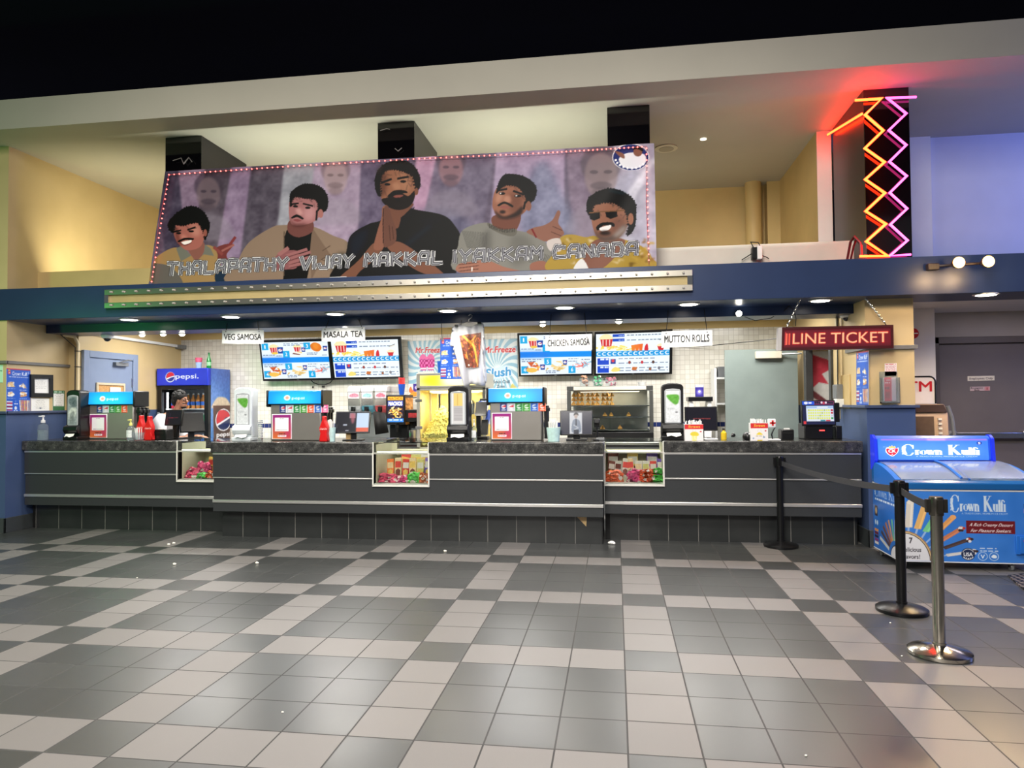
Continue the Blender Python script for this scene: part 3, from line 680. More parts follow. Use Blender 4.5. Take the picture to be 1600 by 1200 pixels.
for i, (c, n) in enumerate((('brown', 'brown tube box on the back shelf of the right case'), ('yellow', 'yellow box on the back shelf of the right case'), ('purple', 'purple box on the back shelf of the right case'))):
    carton(n, a + 0.09 + i * 0.21, 1.14, zf + 0.04, 0.12, 0.25, 0.04, c, g3, 'white')
# ------------------------------------------------------------------ black pylons on the ledge, the right one with neon
NRED = mat('red_neon', (255, 120, 60), 0.4, emit=(255, 42, 12), es=32.0, noise=0.01)
NPINK = mat('pink_neon', (255, 160, 230), 0.4, emit=(255, 64, 165), es=5.0, noise=0.01)
DEADN = mat('unlit_neon_glass', (226, 222, 220), 0.2, noise=0.02)
def pylon(x0, x1, label):
    t = thing('black_pylon', label, 'pylon', ((x0 + x1) / 2, 0.6, 2.816))
    part('fin', MB().box((x0, 0.6, 2.816), (x1, 1.56, 4.488)), mat('pylon_paint', (34, 30, 32), 0.3, noise=0.1, nscale=5), t)
    part('front_face', MB().box((x0, 0.585, 2.816), (x1, 0.6, 4.488)), GLOSSB, t)
    return t
P1 = pylon(at(260, 200, .6)[0], at(316, 200, .6)[0], 'black ceiling pylon above the left end of the banner, neon unlit')
P2 = pylon(at(591, 200, .6)[0], at(648, 200, .6)[0], 'black ceiling pylon above the middle of the banner, neon unlit')
P3 = pylon(at(949, 200, .6)[0], at(1015, 200, .6)[0], 'black ceiling pylon above the right end of the banner')
P4 = pylon(2.405, 2.818, 'black pylon carrying lit red and pink zigzag neon tubes')
for P_, pts in ((P1, [(270, 251), (283, 247), (287, 256), (295, 246), (300, 253)]), (P2, [(594, 204), (604, 201), (609, 202)]), (P2, [(617, 232), (622, 236), (628, 231)])):
    part('unlit_tube', MB().tube([at(x, y, 0.55) for x, y in pts], 0.0045), mat('dim_neon_glass', (120, 114, 112), .3, noise=.05), P_)
def c6(l): return [at(1180 + x / 3, 100 + y / 3, 0.535) for x, y in l]
part('red_tube', MB().tube(c6([(468, 170), (592, 163), (515, 238), (600, 312), (514, 395), (606, 460), (516, 541), (608, 605), (518, 690), (612, 750), (521, 832), (622, 900), (490, 901)]), 0.0115, 10), NRED, P4)
part('pink_tube', MB().tube(c6([(755, 155), (619, 160), (708, 232), (626, 311), (708, 380), (629, 458), (710, 525), (631, 604), (712, 678), (633, 753), (714, 827), (631, 899), (730, 893)]), 0.0105, 10), NPINK, P4)
part('side_tube', MB().tube([atx(1180 + 340 / 3, 100 + 331 / 3, 2.355), atx(1180 + 500 / 3, 100 + 234 / 3, 2.355)], 0.0115, 10), NRED, P4)
sup = MB()
for x, y in ((592, 163), (600, 312), (606, 460), (608, 605), (612, 750)):
    p = c6([(x, y)])[0]; sup.tube([p, (p[0], 0.586, p[2])], 0.004, 6)
for x, y in ((708, 232), (708, 380), (710, 525), (712, 678), (714, 827)):
    p = c6([(x, y)])[0]; sup.tube([p, (p[0], 0.586, p[2])], 0.004, 6)
part('tube_standoff', sup, DEADN, P4)
part('power_lead', MB().tube([at(1345, 401, .55), at(1344, 380, .57), at(1335, 370, .62), at(1329, 378, .68), (2.27, 0.75, 2.83)], 0.012).tube([at(1347, 401, .55), at(1346, 384, .58), at(1338, 374, .63), at(1334, 384, .7), (2.31, 0.78, 2.83)], 0.01), mat('red_lead', (96, 20, 26), 0.4, noise=0.1), P4)

# ------------------------------------------------------------------ printed banner
SK, SKD, SKL = (158, 104, 84), (112, 66, 54), (196, 146, 122)
def face(c, pts, hair, skin=SK, dark=SKD, light=SKL, neck=None):
    if neck: c.blob(neck, dark)
    c.blob(pts, skin)
    return c
def banner_paint():
    c = Canvas(860, 226, ((258, 268), (1022, 224), (1026, 420), (231, 449)), (108, 96, 118))
    # soft backdrop: slanting translucent shards over clouds
    c.view()
    for x0, x1, x2, x3, col in ((232, 285, 270, 300, (78, 70, 92)), (275, 345, 300, 372, (150, 124, 152)), (330, 372, 290, 330, (94, 84, 96)), (372, 402, 330, 376, (148, 124, 156)), (400, 452, 372, 430, (92, 84, 98)),
                                (452, 500, 425, 520, (156, 158, 168)), (500, 570, 470, 560, (166, 144, 170)), (570, 640, 560, 700, (110, 98, 126)), (655, 690, 640, 690, (196, 150, 182)), (690, 780, 640, 740, (118, 108, 132)),
                                (780, 885, 760, 880, (172, 152, 184)), (885, 960, 905, 930, (136, 118, 140)), (960, 1030, 925, 1030, (176, 166, 186))):
        c.poly([(x0, 220), (x1, 220), (x3, 460), (x2, 460)], col, 0.9, 3)
    c.blob([(820, 300), (850, 250), (880, 300), (900, 360), (850, 400), (815, 360)], (120, 126, 156), 0.8, 10)
    c.blob([(930, 330), (990, 260), (1020, 300), (1020, 400), (960, 400)], (176, 176, 196), 0.7, 8)
    c.blob([(560, 380), (640, 330), (720, 330), (760, 400), (700, 440)], (104, 104, 134), 0.6, 10)
    c.line([(985, 300), (1020, 250)], 8, (226, 224, 236), 0.7, 5); c.line([(970, 340), (1005, 280)], 5, (218, 216, 230), 0.7, 4)
    c.noise(26, 26, 3); c.noise(14, 9, 4)
    # ghosted background heads
    for x, y, r, hc, fc in ((328, 300, 22, (74, 64, 78), (128, 108, 116)), (528, 275, 22, (120, 100, 104), (176, 150, 154)), (708, 262, 22, (92, 78, 92), (166, 122, 130)), (940, 270, 30, (98, 88, 96), (152, 132, 134))):
        c.blob([(x - r * 1.7, y + r * 3.2), (x - r, y + r * 1.7), (x + r, y + r * 1.7), (x + r * 1.8, y + r * 3.2)], (150, 140, 156), 0.45, 5)
        c.oval(x, y - r * .45, r * 1.05, r * .95, hc, 0.6, 3); c.oval(x, y + r * .1, r * .85, r * 1.15, fc, 0.75, 3)
        c.oval(x, y + r * .62, r * .55, r * .2, hc, 0.55, 2); c.oval(x - r * .36, y - r * .08, r * .22, r * .1, hc, .7, 1); c.oval(x + r * .36, y - r * .08, r * .22, r * .1, hc, .7, 1)
        c.oval(x, y + r * 1.0, r * .5, r * .3, hc, 0.4, 3)
    # --- first man: yellow vest, smiling, hand raised
    k = 5.454; c.view(240, 240, k)
    c.blob([(0, 1100), (0, 930), (60, 850), (200, 790), (320, 860), (450, 770), (560, 820), (600, 1000), (640, 1100)], (168, 134, 84))
    c.blob([(0, 1100), (-10, 950), (60, 930), (150, 960), (230, 1040), (240, 1120)], (112, 106, 100))
    c.poly([(200, 800), (250, 770), (330, 860), (240, 910)], (122, 122, 110)); c.poly([(450, 765), (500, 800), (530, 865), (440, 850), (380, 900)], (122, 122, 110))
    c.blob([(300, 780), (430, 740), (440, 830), (380, 900), (330, 860)], (150, 96, 84))
    c.blob([(180, 640), (240, 560), (380, 560), (440, 640), (440, 720), (400, 790), (300, 815), (240, 780), (195, 720)], (178, 104, 92))
    c.blob([(185, 650), (210, 620), (230, 700), (250, 780), (205, 740)], (128, 70, 62), .8, 3)
    c.blob([(330, 600), (400, 620), (400, 690), (340, 680)], (206, 140, 122), .7, 6)
    c.hair([(140, 640), (135, 570), (230, 480), (330, 440), (430, 480), (490, 580), (480, 660), (450, 720), (430, 640), (380, 580), (260, 605), (190, 600), (175, 660)], (18, 18, 22))
    c.oval(452, 665, 16, 30, (160, 92, 78)); c.line([(185, 655), (240, 645)], 14, (32, 20, 20)); c.line([(300, 640), (365, 618)], 14, (32, 20, 20))
    c.oval(222, 668, 22, 9, (30, 22, 22)); c.oval(330, 652, 24, 9, (30, 22, 22))
    c.blob([(250, 680), (285, 690), (290, 715), (250, 715)], (206, 128, 112), .8, 3); c.blob([(215, 735), (275, 708), (350, 712), (340, 728), (280, 725), (225, 745)], (26, 18, 18))
    c.blob([(245, 745), (330, 728), (320, 752), (270, 765)], (236, 226, 220)); c.line([(240, 750), (275, 772), (330, 750)], 7, (120, 50, 48), curve=True)
    c.blob([(545, 800), (600, 770), (660, 760), (700, 770), (640, 850), (650, 905), (570, 910), (560, 850)], (132, 66, 64)); c.line([(600, 850), (530, 790)], 26, (150, 76, 72)); c.line([(650, 790), (712, 705)], 24, (142, 64, 66)); c.line([(600, 820), (700, 770)], 18, (168, 100, 92))
    c.blob([(640, 900), (720, 880), (740, 1000), (640, 1000)], (128, 118, 116)); c.blob([(550, 1010), (700, 1000), (690, 1110), (560, 1110)], (44, 64, 86))
    # --- second man: tan jacket over black shirt, hand on chest
    k = 5.0; c.view(440, 230, k)
    c.blob([(-380, 1060), (-330, 900), (-240, 740), (-60, 620), (40, 600), (260, 610), (420, 680), (540, 740), (560, 900), (520, 1060)], (146, 122, 102))
    c.poly([(60, 640), (260, 620), (250, 860), (210, 1060), (30, 1060), (40, 700)], (16, 18, 24))
    c.poly([(260, 620), (400, 830), (330, 870), (250, 1040), (240, 800)], (130, 106, 88)); c.line([(400, 830), (330, 870), (380, 890)], 6, (96, 78, 64)); c.line([(40, 650), (36, 1000)], 8, (104, 86, 70))
    c.line([(340, 800), (400, 760)], 6, (100, 80, 66)); c.blob([(420, 860), (520, 820), (540, 980), (440, 1040)], (78, 74, 62), .8, 6)
    c.blob([(90, 560), (250, 560), (260, 650), (150, 695), (70, 650)], (126, 76, 70))
    c.blob([(76, 480), (90, 400), (180, 370), (280, 400), (330, 480), (290, 560), (190, 600), (110, 600), (84, 560)], (172, 110, 110))
    c.blob([(200, 470), (280, 460), (270, 550), (200, 560)], (204, 146, 148), .7, 8); c.blob([(80, 540), (120, 590), (220, 590), (180, 610), (110, 606)], (90, 50, 48), .8, 4)
    c.hair([(86, 450), (86, 360), (150, 300), (240, 282), (330, 310), (380, 380), (376, 470), (340, 500), (310, 490), (290, 410), (200, 395), (120, 385), (96, 440)], (14, 14, 18))
    c.oval(325, 510, 20, 34, (176, 112, 104)); c.line([(296, 490), (290, 560)], 14, (30, 20, 20))
    c.line([(95, 440), (150, 432)], 12, (28, 18, 20)); c.line([(190, 435), (262, 452)], 13, (28, 18, 20)); c.oval(128, 455, 20, 9, (28, 20, 22)); c.oval(225, 466, 22, 9, (28, 20, 22))
    c.blob([(130, 480), (165, 470), (185, 515), (150, 520)], (208, 150, 146), .8, 3); c.blob([(96, 540), (140, 518), (190, 545), (180, 556), (140, 538), (104, 550)], (22, 14, 16)); c.blob([(110, 560), (140, 552), (175, 566), (140, 574)], (150, 78, 80))
    c.blob([(-60, 900), (0, 820), (60, 800), (150, 810), (140, 930), (60, 950), (-40, 950)], (150, 92, 94)); c.line([(0, 830), (68, 782)], 30, (166, 108, 106))
    for a_, b_ in (((60, 840), (214, 790)), ((70, 870), (240, 812)), ((80, 900), (240, 850)), ((80, 925), (210, 895))): c.line([a_, b_], 24, (164, 104, 104)); c.line([(a_[0], a_[1] + 13), (b_[0], b_[1] + 13)], 4, (92, 52, 54))
    # --- middle man: dark shirt, hands pressed together
    c.blob([(440, 1060), (520, 830), (560, 680), (700, 590), (800, 560), (960, 460), (1080, 480), (1280, 520), (1370, 600), (1420, 720), (1380, 960), (1340, 1060)], (16, 24, 34))
    c.blob([(560, 700), (640, 640), (700, 640), (640, 800), (560, 850)], (26, 44, 62), .8, 8); c.line([(990, 760), (1180, 600)], 24, (70, 88, 104), .5, 7); c.line([(1100, 560), (1260, 560)], 14, (34, 46, 60), .7, 6)
    c.blob([(860, 470), (1050, 430), (960, 540), (930, 620), (890, 600)], (128, 82, 64)); c.poly([(1060, 455), (950, 540), (945, 620), (1010, 560)], (20, 28, 38))
    c.blob([(780, 300), (800, 200), (900, 160), (1020, 190), (1070, 300), (1050, 400), (980, 460), (900, 475), (830, 440), (790, 370)], (160, 104, 76))
    c.blob([(930, 200), (1010, 220), (1030, 320), (960, 330)], (190, 132, 98), .6, 8); c.blob([(790, 200), (830, 190), (840, 300), (810, 380), (785, 330)], (108, 66, 50), .8, 5)
    c.blob([(800, 400), (860, 380), (900, 352), (960, 352), (1010, 372), (1060, 330), (1050, 410), (1000, 465), (920, 480), (840, 450)], (44, 34, 32)); c.blob([(845, 375), (900, 330), (980, 330), (1000, 350), (930, 356), (870, 378)], (30, 22, 22)); c.blob([(890, 376), (930, 364), (972, 368), (930, 388)], (150, 82, 72)); c.oval(930, 400, 22, 16, (36, 26, 26))
    c.hair([(745, 260), (770, 180), (840, 120), (960, 100), (1050, 140), (1100, 230), (1095, 310), (1070, 330), (1040, 220), (980, 190), (880, 170), (810, 200), (790, 280), (790, 370), (760, 350)], (34, 26, 26)); c.line([(770, 190), (800, 150)], 30, (70, 58, 56), .6, 4)
    c.oval(1072, 338, 14, 28, (140, 88, 68)); c.line([(800, 272), (875, 244)], 16, (32, 22, 20)); c.line([(925, 240), (1005, 226)], 16, (32, 22, 20)); c.oval(845, 284, 22, 10, (34, 26, 26)); c.oval(968, 262, 24, 10, (34, 26, 26)); c.blob([(885, 280), (925, 270), (950, 316), (900, 326)], (186, 128, 96), .8, 3)
    c.blob([(440, 1050), (620, 880), (740, 740), (830, 740), (760, 860), (640, 960), (560, 1050)], (132, 86, 66)); c.blob([(1300, 1000), (1100, 830), (940, 730), (840, 750), (900, 830), (1080, 960), (1240, 1010)], (136, 88, 68))
    c.blob([(740, 780), (770, 640), (800, 540), (808, 460), (850, 452), (850, 560), (830, 720), (800, 790)], (150, 96, 76)); c.blob([(815, 750), (815, 560), (818, 470), (852, 452), (890, 560), (915, 640), (910, 730), (850, 770)], (120, 78, 64)); c.line([(815, 740), (812, 560), (815, 470)], 6, (58, 36, 30)); c.line([(860, 600), (870, 720)], 5, (86, 54, 44)); c.line([(885, 610), (895, 710)], 5, (86, 54, 44))
    # --- fourth man: grey ribbed jumper, looking up
    k = 4.706; c.view(700, 220, k)
    c.blob([(90, 960), (90, 760), (130, 640), (300, 590), (420, 640), (520, 650), (680, 690), (750, 780), (790, 960)], (134, 132, 124))
    for i in range(16): c.line([(120 + i * 12, 650 + i * 1), (160 + i * 9, 780)], 4, (84, 84, 80), .75)
    for i in range(14): c.line([(630 + i * 11, 800 + i * 3), (610 + i * 11, 890)], 4, (84, 84, 80), .75)
    c.blob([(260, 720), (320, 640), (330, 800), (290, 860)], (96, 94, 90), .7, 8); c.blob([(480, 690), (600, 700), (640, 800), (560, 900), (480, 900)], (104, 102, 96), .6, 10)
    c.blob([(350, 540), (540, 520), (520, 640), (450, 680), (350, 620)], (128, 78, 62)); c.blob([(310, 590), (400, 640), (515, 640), (500, 690), (420, 680), (320, 630)], (112, 108, 98))
    for i in range(16): c.line([(320 + i * 12, 602 + i * 4 - max(0, i - 9) * 5), (322 + i * 12, 630 + i * 4 - max(0, i - 9) * 5)], 4, (52, 50, 46))
    c.blob([(340, 450), (370, 340), (460, 310), (580, 360), (610, 450), (570, 520), (480, 560), (390, 550), (355, 510)], (162, 104, 80)); c.blob([(470, 380), (560, 400), (540, 500), (470, 520)], (120, 74, 58), .7, 8); c.blob([(370, 380), (420, 370), (400, 440), (365, 440)], (200, 144, 118), .7, 5)
    c.blob([(355, 500), (420, 545), (500, 520), (560, 470), (550, 530), (470, 562), (390, 555)], (52, 36, 32), .9, 3)
    c.hair([(370, 370), (390, 290), (440, 238), (560, 250), (640, 300), (664, 360), (640, 430), (590, 450), (580, 400), (520, 330), (430, 320), (385, 350)], (20, 18, 20)); c.oval(605, 470, 20, 36, (150, 96, 76)); c.line([(580, 440), (570, 490)], 14, (26, 20, 20))
    c.line([(385, 355), (445, 345)], 14, (26, 18, 18)); c.line([(495, 360), (565, 385)], 15, (26, 18, 18)); c.oval(410, 378, 24, 10, (30, 24, 24)); c.oval(526, 396, 26, 10, (30, 24, 24)); c.oval(400, 376, 6, 5, (220, 214, 210)); c.oval(516, 394, 6, 5, (220, 214, 210)); c.blob([(430, 400), (465, 395), (475, 440), (425, 440)], (196, 138, 112), .8, 3)
    c.blob([(380, 460), (430, 436), (490, 465), (485, 478), (430, 452), (390, 470)], (26, 18, 18)); c.blob([(395, 475), (430, 465), (470, 482), (425, 490)], (158, 90, 80)); c.oval(415, 512, 22, 12, (44, 32, 30), .9, 2)
    c.blob([(90, 960), (95, 900), (200, 880), (300, 870), (420, 920), (560, 965), (300, 990)], (168, 112, 92)); c.blob([(620, 900), (720, 880), (790, 960), (640, 970)], (160, 104, 84))
    for y in (905, 930, 955): c.line([(95, y), (240, y - 18)], 5, (100, 62, 52))
    c.rect(188, 925, 196, 955, (226, 222, 216))
    # --- fifth man: sunglasses, yellow shirt, thumb up
    c.blob([(770, 960), (800, 800), (840, 700), (920, 680), (1020, 700), (1090, 690), (1300, 720), (1440, 780), (1500, 860), (1520, 960)], (178, 146, 52))
    c.noise(0, 8)
    r = random.Random(5)
    for i in range(46):
        x, y = r.uniform(800, 1500), r.uniform(720, 940); c.blob([(x + r.uniform(-30, 30), y + r.uniform(-22, 22)) for _ in range(5)], r.choice([(206, 190, 170), (120, 90, 30), (196, 160, 60), (216, 200, 180), (150, 100, 40)]), .8, 2)
    c.blob([(1000, 860), (1090, 720), (1300, 720), (1240, 840), (1130, 940), (1020, 940)], (142, 92, 74)); c.blob([(930, 940), (990, 860), (1040, 940), (1000, 960)], (212, 210, 208))
    c.blob([(590, 660), (640, 630), (720, 610), (780, 570), (815, 505), (836, 520), (820, 590), (850, 640), (860, 680), (800, 720), (720, 730), (640, 690)], (150, 100, 82)); c.line([(780, 620), (850, 650)], 5, (96, 60, 50)); c.line([(770, 660), (840, 690)], 5, (96, 60, 50)); c.line([(630, 640), (660, 700)], 12, (140, 30, 34)); c.blob([(740, 730), (830, 710), (840, 800), (760, 800)], (196, 184, 178))
    c.blob([(1060, 560), (1070, 440), (1160, 400), (1280, 430), (1340, 540), (1310, 640), (1240, 720), (1150, 720), (1090, 680)], (160, 106, 82)); c.blob([(1220, 560), (1300, 560), (1270, 670), (1190, 710), (1200, 640)], (120, 76, 62), .7, 8)
    c.hair([(1030, 520), (1030, 430), (1080, 380), (1180, 345), (1290, 365), (1370, 430), (1385, 520), (1370, 640), (1320, 690), (1330, 590), (1300, 500), (1220, 450), (1120, 450), (1070, 470), (1060, 530)], (24, 24, 28)); c.line([(1190, 360), (1300, 380)], 18, (40, 84, 92), .7, 4)
    c.oval(1345, 565, 20, 44, (164, 108, 84)); c.blob([(1090, 640), (1130, 690), (1220, 680), (1300, 600), (1310, 650), (1240, 720), (1150, 730), (1095, 690)], (96, 78, 72), .9, 4); c.blob([(1220, 680), (1300, 610), (1308, 650), (1250, 700)], (170, 156, 150), .7, 5)
    c.poly([(1046, 525), (1120, 515), (1124, 560), (1080, 578), (1050, 566)], (18, 16, 18)); c.poly([(1160, 512), (1245, 500), (1250, 545), (1200, 564), (1168, 550)], (18, 16, 18)); c.line([(1046, 522), (1120, 514), (1160, 512), (1300, 500)], 8, (132, 92, 60))
    c.blob([(1096, 625), (1140, 592), (1215, 590), (1225, 620), (1150, 612), (1110, 650)], (30, 22, 22)); c.blob([(1120, 632), (1200, 608), (1190, 640), (1140, 655)], (232, 224, 220)); c.oval(1160, 668, 40, 18, (50, 38, 36), .9, 3)
    # round badge
    c.oval(1345, 120, 134, 98, (226, 224, 230)); c.oval(1345, 122, 128, 92, (34, 52, 132)); c.blob([(1260, 130), (1330, 90), (1440, 100), (1450, 160), (1380, 200), (1290, 190)], (226, 226, 232)); c.oval(1395, 84, 32, 32, (146, 94, 74)); c.blob([(1360, 70), (1390, 40), (1430, 60), (1430, 80), (1390, 62)], (22, 18, 20)); c.blob([(1230, 75), (1290, 95), (1300, 130), (1270, 120)], (150, 98, 78))
    for i in range(9):
        t = 2.9 - i * 0.28; c.oval(1345 + 112 * math.cos(t), 122 + 78 * math.sin(t), 9, 8, (240, 240, 246), rot=t)
    # lettering in chunky angular capitals
    G = {'T': [[(0, 0), (1, 0)], [(.5, 0), (.35, 1)]], 'H': [[(.1, 0), (0, 1)], [(.9, 0), (.85, 1)], [(.05, .5), (.9, .5)]], 'A': [[(0, 1), (.1, .25), (.3, 0), (.9, 0), (.85, 1)], [(.05, .6), (.85, .6)]],
         'L': [[(.1, 0), (0, 1), (.9, .95)]], 'P': [[(0, 1), (.1, 0), (.9, 0), (.9, .55), (.05, .6)]], 'Y': [[(0, 0), (.4, .5), (1, 0)], [(.45, .5), (.35, 1)]], 'V': [[(0, 0), (.4, 1), (1, 0)]], 'I': [[(.3, 0), (.25, 1)]],
         'J': [[(.9, 0), (.8, .95), (.1, .95), (0, .65)]], 'M': [[(0, 1), (.12, 0), (.5, .5), (.95, 0), (.95, 1)]], 'K': [[(.1, 0), (0, 1)], [(.9, 0), (.15, .5), (.95, 1)]], 'C': [[(.95, .1), (.2, 0), (0, .5), (.1, .95), (.95, .9)]],
         'N': [[(0, 1), (.1, 0), (.85, .95), (.9, 0)]], 'D': [[(.1, 0), (.75, 0), (.95, .4), (.8, 1), (0, 1), (.1, 0)]]}
    c.view()
    words = [('THALAPATHY', 262, 456), ('VIJAY', 473, 559), ('MAKKAL', 573, 698), ('IYAKKAM', 711, 852), ('CANADA', 866, 1000)]
    def yb(x): return 428.5 - (x - 262) * 0.0445
    for pas, (w_, cl) in enumerate(((8.0, (36, 34, 40)), (6.4, (244, 244, 246)), (4.6, (40, 38, 44)), (2.0, (150, 150, 158)))):
        for s_, xa, xb in words:
            wts = [0.45 if ch == 'I' else 1.0 for ch in s_]; u = (xb - xa) / sum(wts); x = xa
            for ch, q in zip(s_, wts):
                for st in G[ch]: c.line([(x + (0.08 + 0.78 * a * (1 if ch != 'I' else 1)) * u * (q if ch == 'I' else 1), yb(x) - 18.5 * (1 - b)) for a, b in st], w_, cl)
                x += u * q
    for xa, xb, y in ((520, 545, 434), (640, 652, 432), (668, 690, 431), (700, 712, 430)): c.line([(xa, y), (xb, y - 1)], 3, (230, 230, 232))
    c.a = c.a * .74 + c.a.mean(2, keepdims=True) * .26
    c.a = np.clip(126 + (c.a - 126) * 1.16 - 14, 4, 250).astype(np.float32)
    return c
BY = 0.52
bw = [at(258, 268, BY), at(1022, 224, BY), at(1026, 420, BY), at(231, 449, BY)]
def bwarp(u, v): return 0.006 * np.sin(u * 23 + v * 4) * v + 0.012 * np.exp(-((u - 0.93) / 0.05) ** 2) * np.sin(v * 9 + u * 60) + 0.008 * np.sin(u * 7)
ban = banner_paint().mesh('printed_banner', bw, print_mat('printed_vinyl', 0.5, spec=0.15), warp=bwarp)
tag(ban, 'wide printed banner of five men with outlined capitals along its foot', 'banner')

# red fairy lights round the banner
t = thing('string_lights', 'string of small red lights along the top and sides of the banner', 'string lights', (bw[0][0], 0.49, 2.82))
path = [at(237, 440, .485), at(248, 350, .485), at(264, 273, .485), at(450, 260, .485), at(655, 248, .485), at(850, 239, .485), at(1010, 229, .485), at(1010, 320, .485), at(1014, 413, .485)]
part('cord', MB().tube(path, 0.003, 6), mat('red_cord', (150, 60, 70), 0.4, noise=0.1), t)
LED = mat('red_led', (255, 120, 110), 0.4, emit=(255, 92, 84), es=6.0, noise=0.01)
pts = []
for i in range(22): pts.append((237 + (264 - 237) * i / 22 - 4 * math.sin(PI * i / 22) * 0, 440 - 167 * i / 22))
tp = [(264, 273), (450, 260), (655, 248), (850, 239), (1010, 229)]
for i in range(92):
    q = i / 92 * 4; k = min(int(q), 3); f = q - k; pts.append((tp[k][0] + (tp[k + 1][0] - tp[k][0]) * f, tp[k][1] + (tp[k + 1][1] - tp[k][1]) * f))
for i in range(20): pts.append((1010 + 4 * (i / 20), 229 + 184 * (i + 0.3) / 20))
pts = [(a, b) for a, b in pts]
def onpath(x, y): return at(x, y, 0.478)
proto = None; rest = MB()
for i, (x, y) in enumerate(pts):
    p = onpath(x, y)
    if i % 4 == 3 and len(pts) - i < 140 and i < 136: rest.ball(p, 0.0075, 8, 6)
    elif proto is None: proto = MB().ball((0, 0, 0), 0.0075, 8, 6).build('bulb', LED, t); proto.location = tuple(Vector(p) - t.location)
    else:
        o = proto.copy(); COL.objects.link(o); o.parent = t; o.location = tuple(Vector(p) - t.location)
o = part('bulb', rest, LED, t); o['kind'] = 'stuff'

# ------------------------------------------------------------------ empty letter-board frame with screw lamps on the fascia
t = thing('marquee_frame', 'long steel marquee frame with empty tan board on the navy fascia', 'marquee', (-2.48, 0.5, 2.65))
MQ = mat('smoky_steel_frame', (196, 190, 178), .3, 1.0, noise=.05, nscale=4)
mx0, mx1, mz0, mz1 = -5.70, 0.735, 2.548, 2.757
part('back_board', MB().box((mx0 + 0.02, 0.475, mz0 + 0.02), (mx1 - 0.02, 0.499, mz1 - 0.02)), mat('tan_board', (176, 156, 108), 0.5, noise=0.05, nscale=6), t)
part('frame_top', MB().box((mx0, 0.45, mz1 - 0.062), (mx1, 0.5, mz1)), MQ, t, bevel=0.003); part('frame_bottom', MB().box((mx0, 0.45, mz0), (mx1, 0.5, mz0 + 0.062)), MQ, t, bevel=0.003)
part('frame_end', MB().box((mx0, 0.45, mz0 + 0.062), (mx0 + 0.05, 0.5, mz1 - 0.062)), CHROME, t); part('frame_end', MB().box((mx1 - 0.05, 0.45, mz0 + 0.062), (mx1, 0.5, mz1 - 0.062)), CHROME, t)
pr = None
for k in range(2):
    for i in range(42):
        x = mx0 + 0.09 + i * (mx1 - mx0 - 0.18) / 41; z = (mz0 + 0.031, mz1 - 0.031)[k]
        if pr is None:
            pr = MB().lathe([(0.013, 0), (0.013, -0.006), (0.009, -0.010), (0.011, -0.022), (0.006, -0.028)], (0, 0, 0), 10, axis='y').build('lamp_socket', mat('grey_socket', (190, 186, 176), 0.25, 0.2, noise=0.05), t)
            pr.location = (x - t.location[0], 0.45 - t.location[1], z - t.location[2])
        else:
            o = pr.copy(); COL.objects.link(o); o.parent = t; o.location = (x - t.location[0], 0.45 - t.location[1], z - t.location[2])

# ------------------------------------------------------------------ ceiling lamps
LENS = mat('lit_lens', (255, 250, 240), 0.4, emit=(255, 246, 230), es=14.0, noise=0.01)
RINGW = mat('white_trim_ring', (230, 228, 222), 0.35, noise=0.02)
names = ['first downlight from the left in the navy soffit, over the blue wall end', 'downlight above the veg samosa sign', 'downlight above the masala tea sign', 'downlight above the white t-shirt', 'downlight above the chicken samosa sign',
         'downlight above the mutton rolls sign', 'downlight above the red ticket sign', 'warm downlight above the staff door']
base = None
for i, x in enumerate((-5.576, -4.317, -3.08, -1.806, -0.553, 0.72, 2.0, 3.47)):
    L = (x, 0.70 if i < 7 else 0.6, 2.453)
    if base is None:
        base = thing('downlight', names[0], 'downlight', L, group='downlights in the soffit')
        MB().lathe([(0.085, 0), (0.11, -0.002), (0.112, -0.008), (0.085, -0.012)], (0, 0, 0), 28).build('trim_ring', RINGW, base)
        MB().lathe([(0.088, -0.004), (0.086, -0.013), (0.01, -0.016)], (0, 0, 0), 28).build('lens', LENS, base)
    else: copy_thing(base, L, names[i])
    lamp('downlight_beam', 'SPOT', (x, L[1], 2.43), 46 if i < 7 else 90, (1.0, 0.93, 0.80) if i < 7 else (1.0, 0.78, 0.5), 0.07, spot=2.7, blend=0.7, aim=(x, L[1] - 0.02, 0))
base = None
for i, (x, y, n) in enumerate(((222, 522, 'small pot light over the left kitchen door, first of three'), (255, 521, 'large bright pot light over the left kitchen door, middle of three'), (291, 522, 'small pot light nearest the cooler, last of three'),
                               (540, 515, 'small pot light between the veg samosa and masala tea signs'), (848, 506, 'small pot light left of the chicken samosa sign'), (967, 501, 'small pot light left of the mutton rolls sign'))):
    p = atz(x, y, 2.354 if i > 2 else 2.62); p = p if i > 2 else atz(x, y, 2.354); p = (p[0], min(max(p[1], 1.2), 1.44), 2.354)
    if base is None:
        base = thing('pot_light', n, 'pot light', p, group='small lights under the navy beam')
        MB().lathe([(0.03, 0), (0.045, -0.002), (0.046, -0.01), (0.03, -0.014)], (0, 0, 0), 20).build('trim_ring', RINGW, base)
        MB().lathe([(0.032, -0.004), (0.03, -0.02), (0.02, -0.03), (0.004, -0.034)], (0, 0, 0), 20).build('lens', mat('bright_lens', (255, 252, 244), 0.4, emit=(255, 250, 236), es=30.0, noise=0.01), base)
    else: copy_thing(base, p, n)
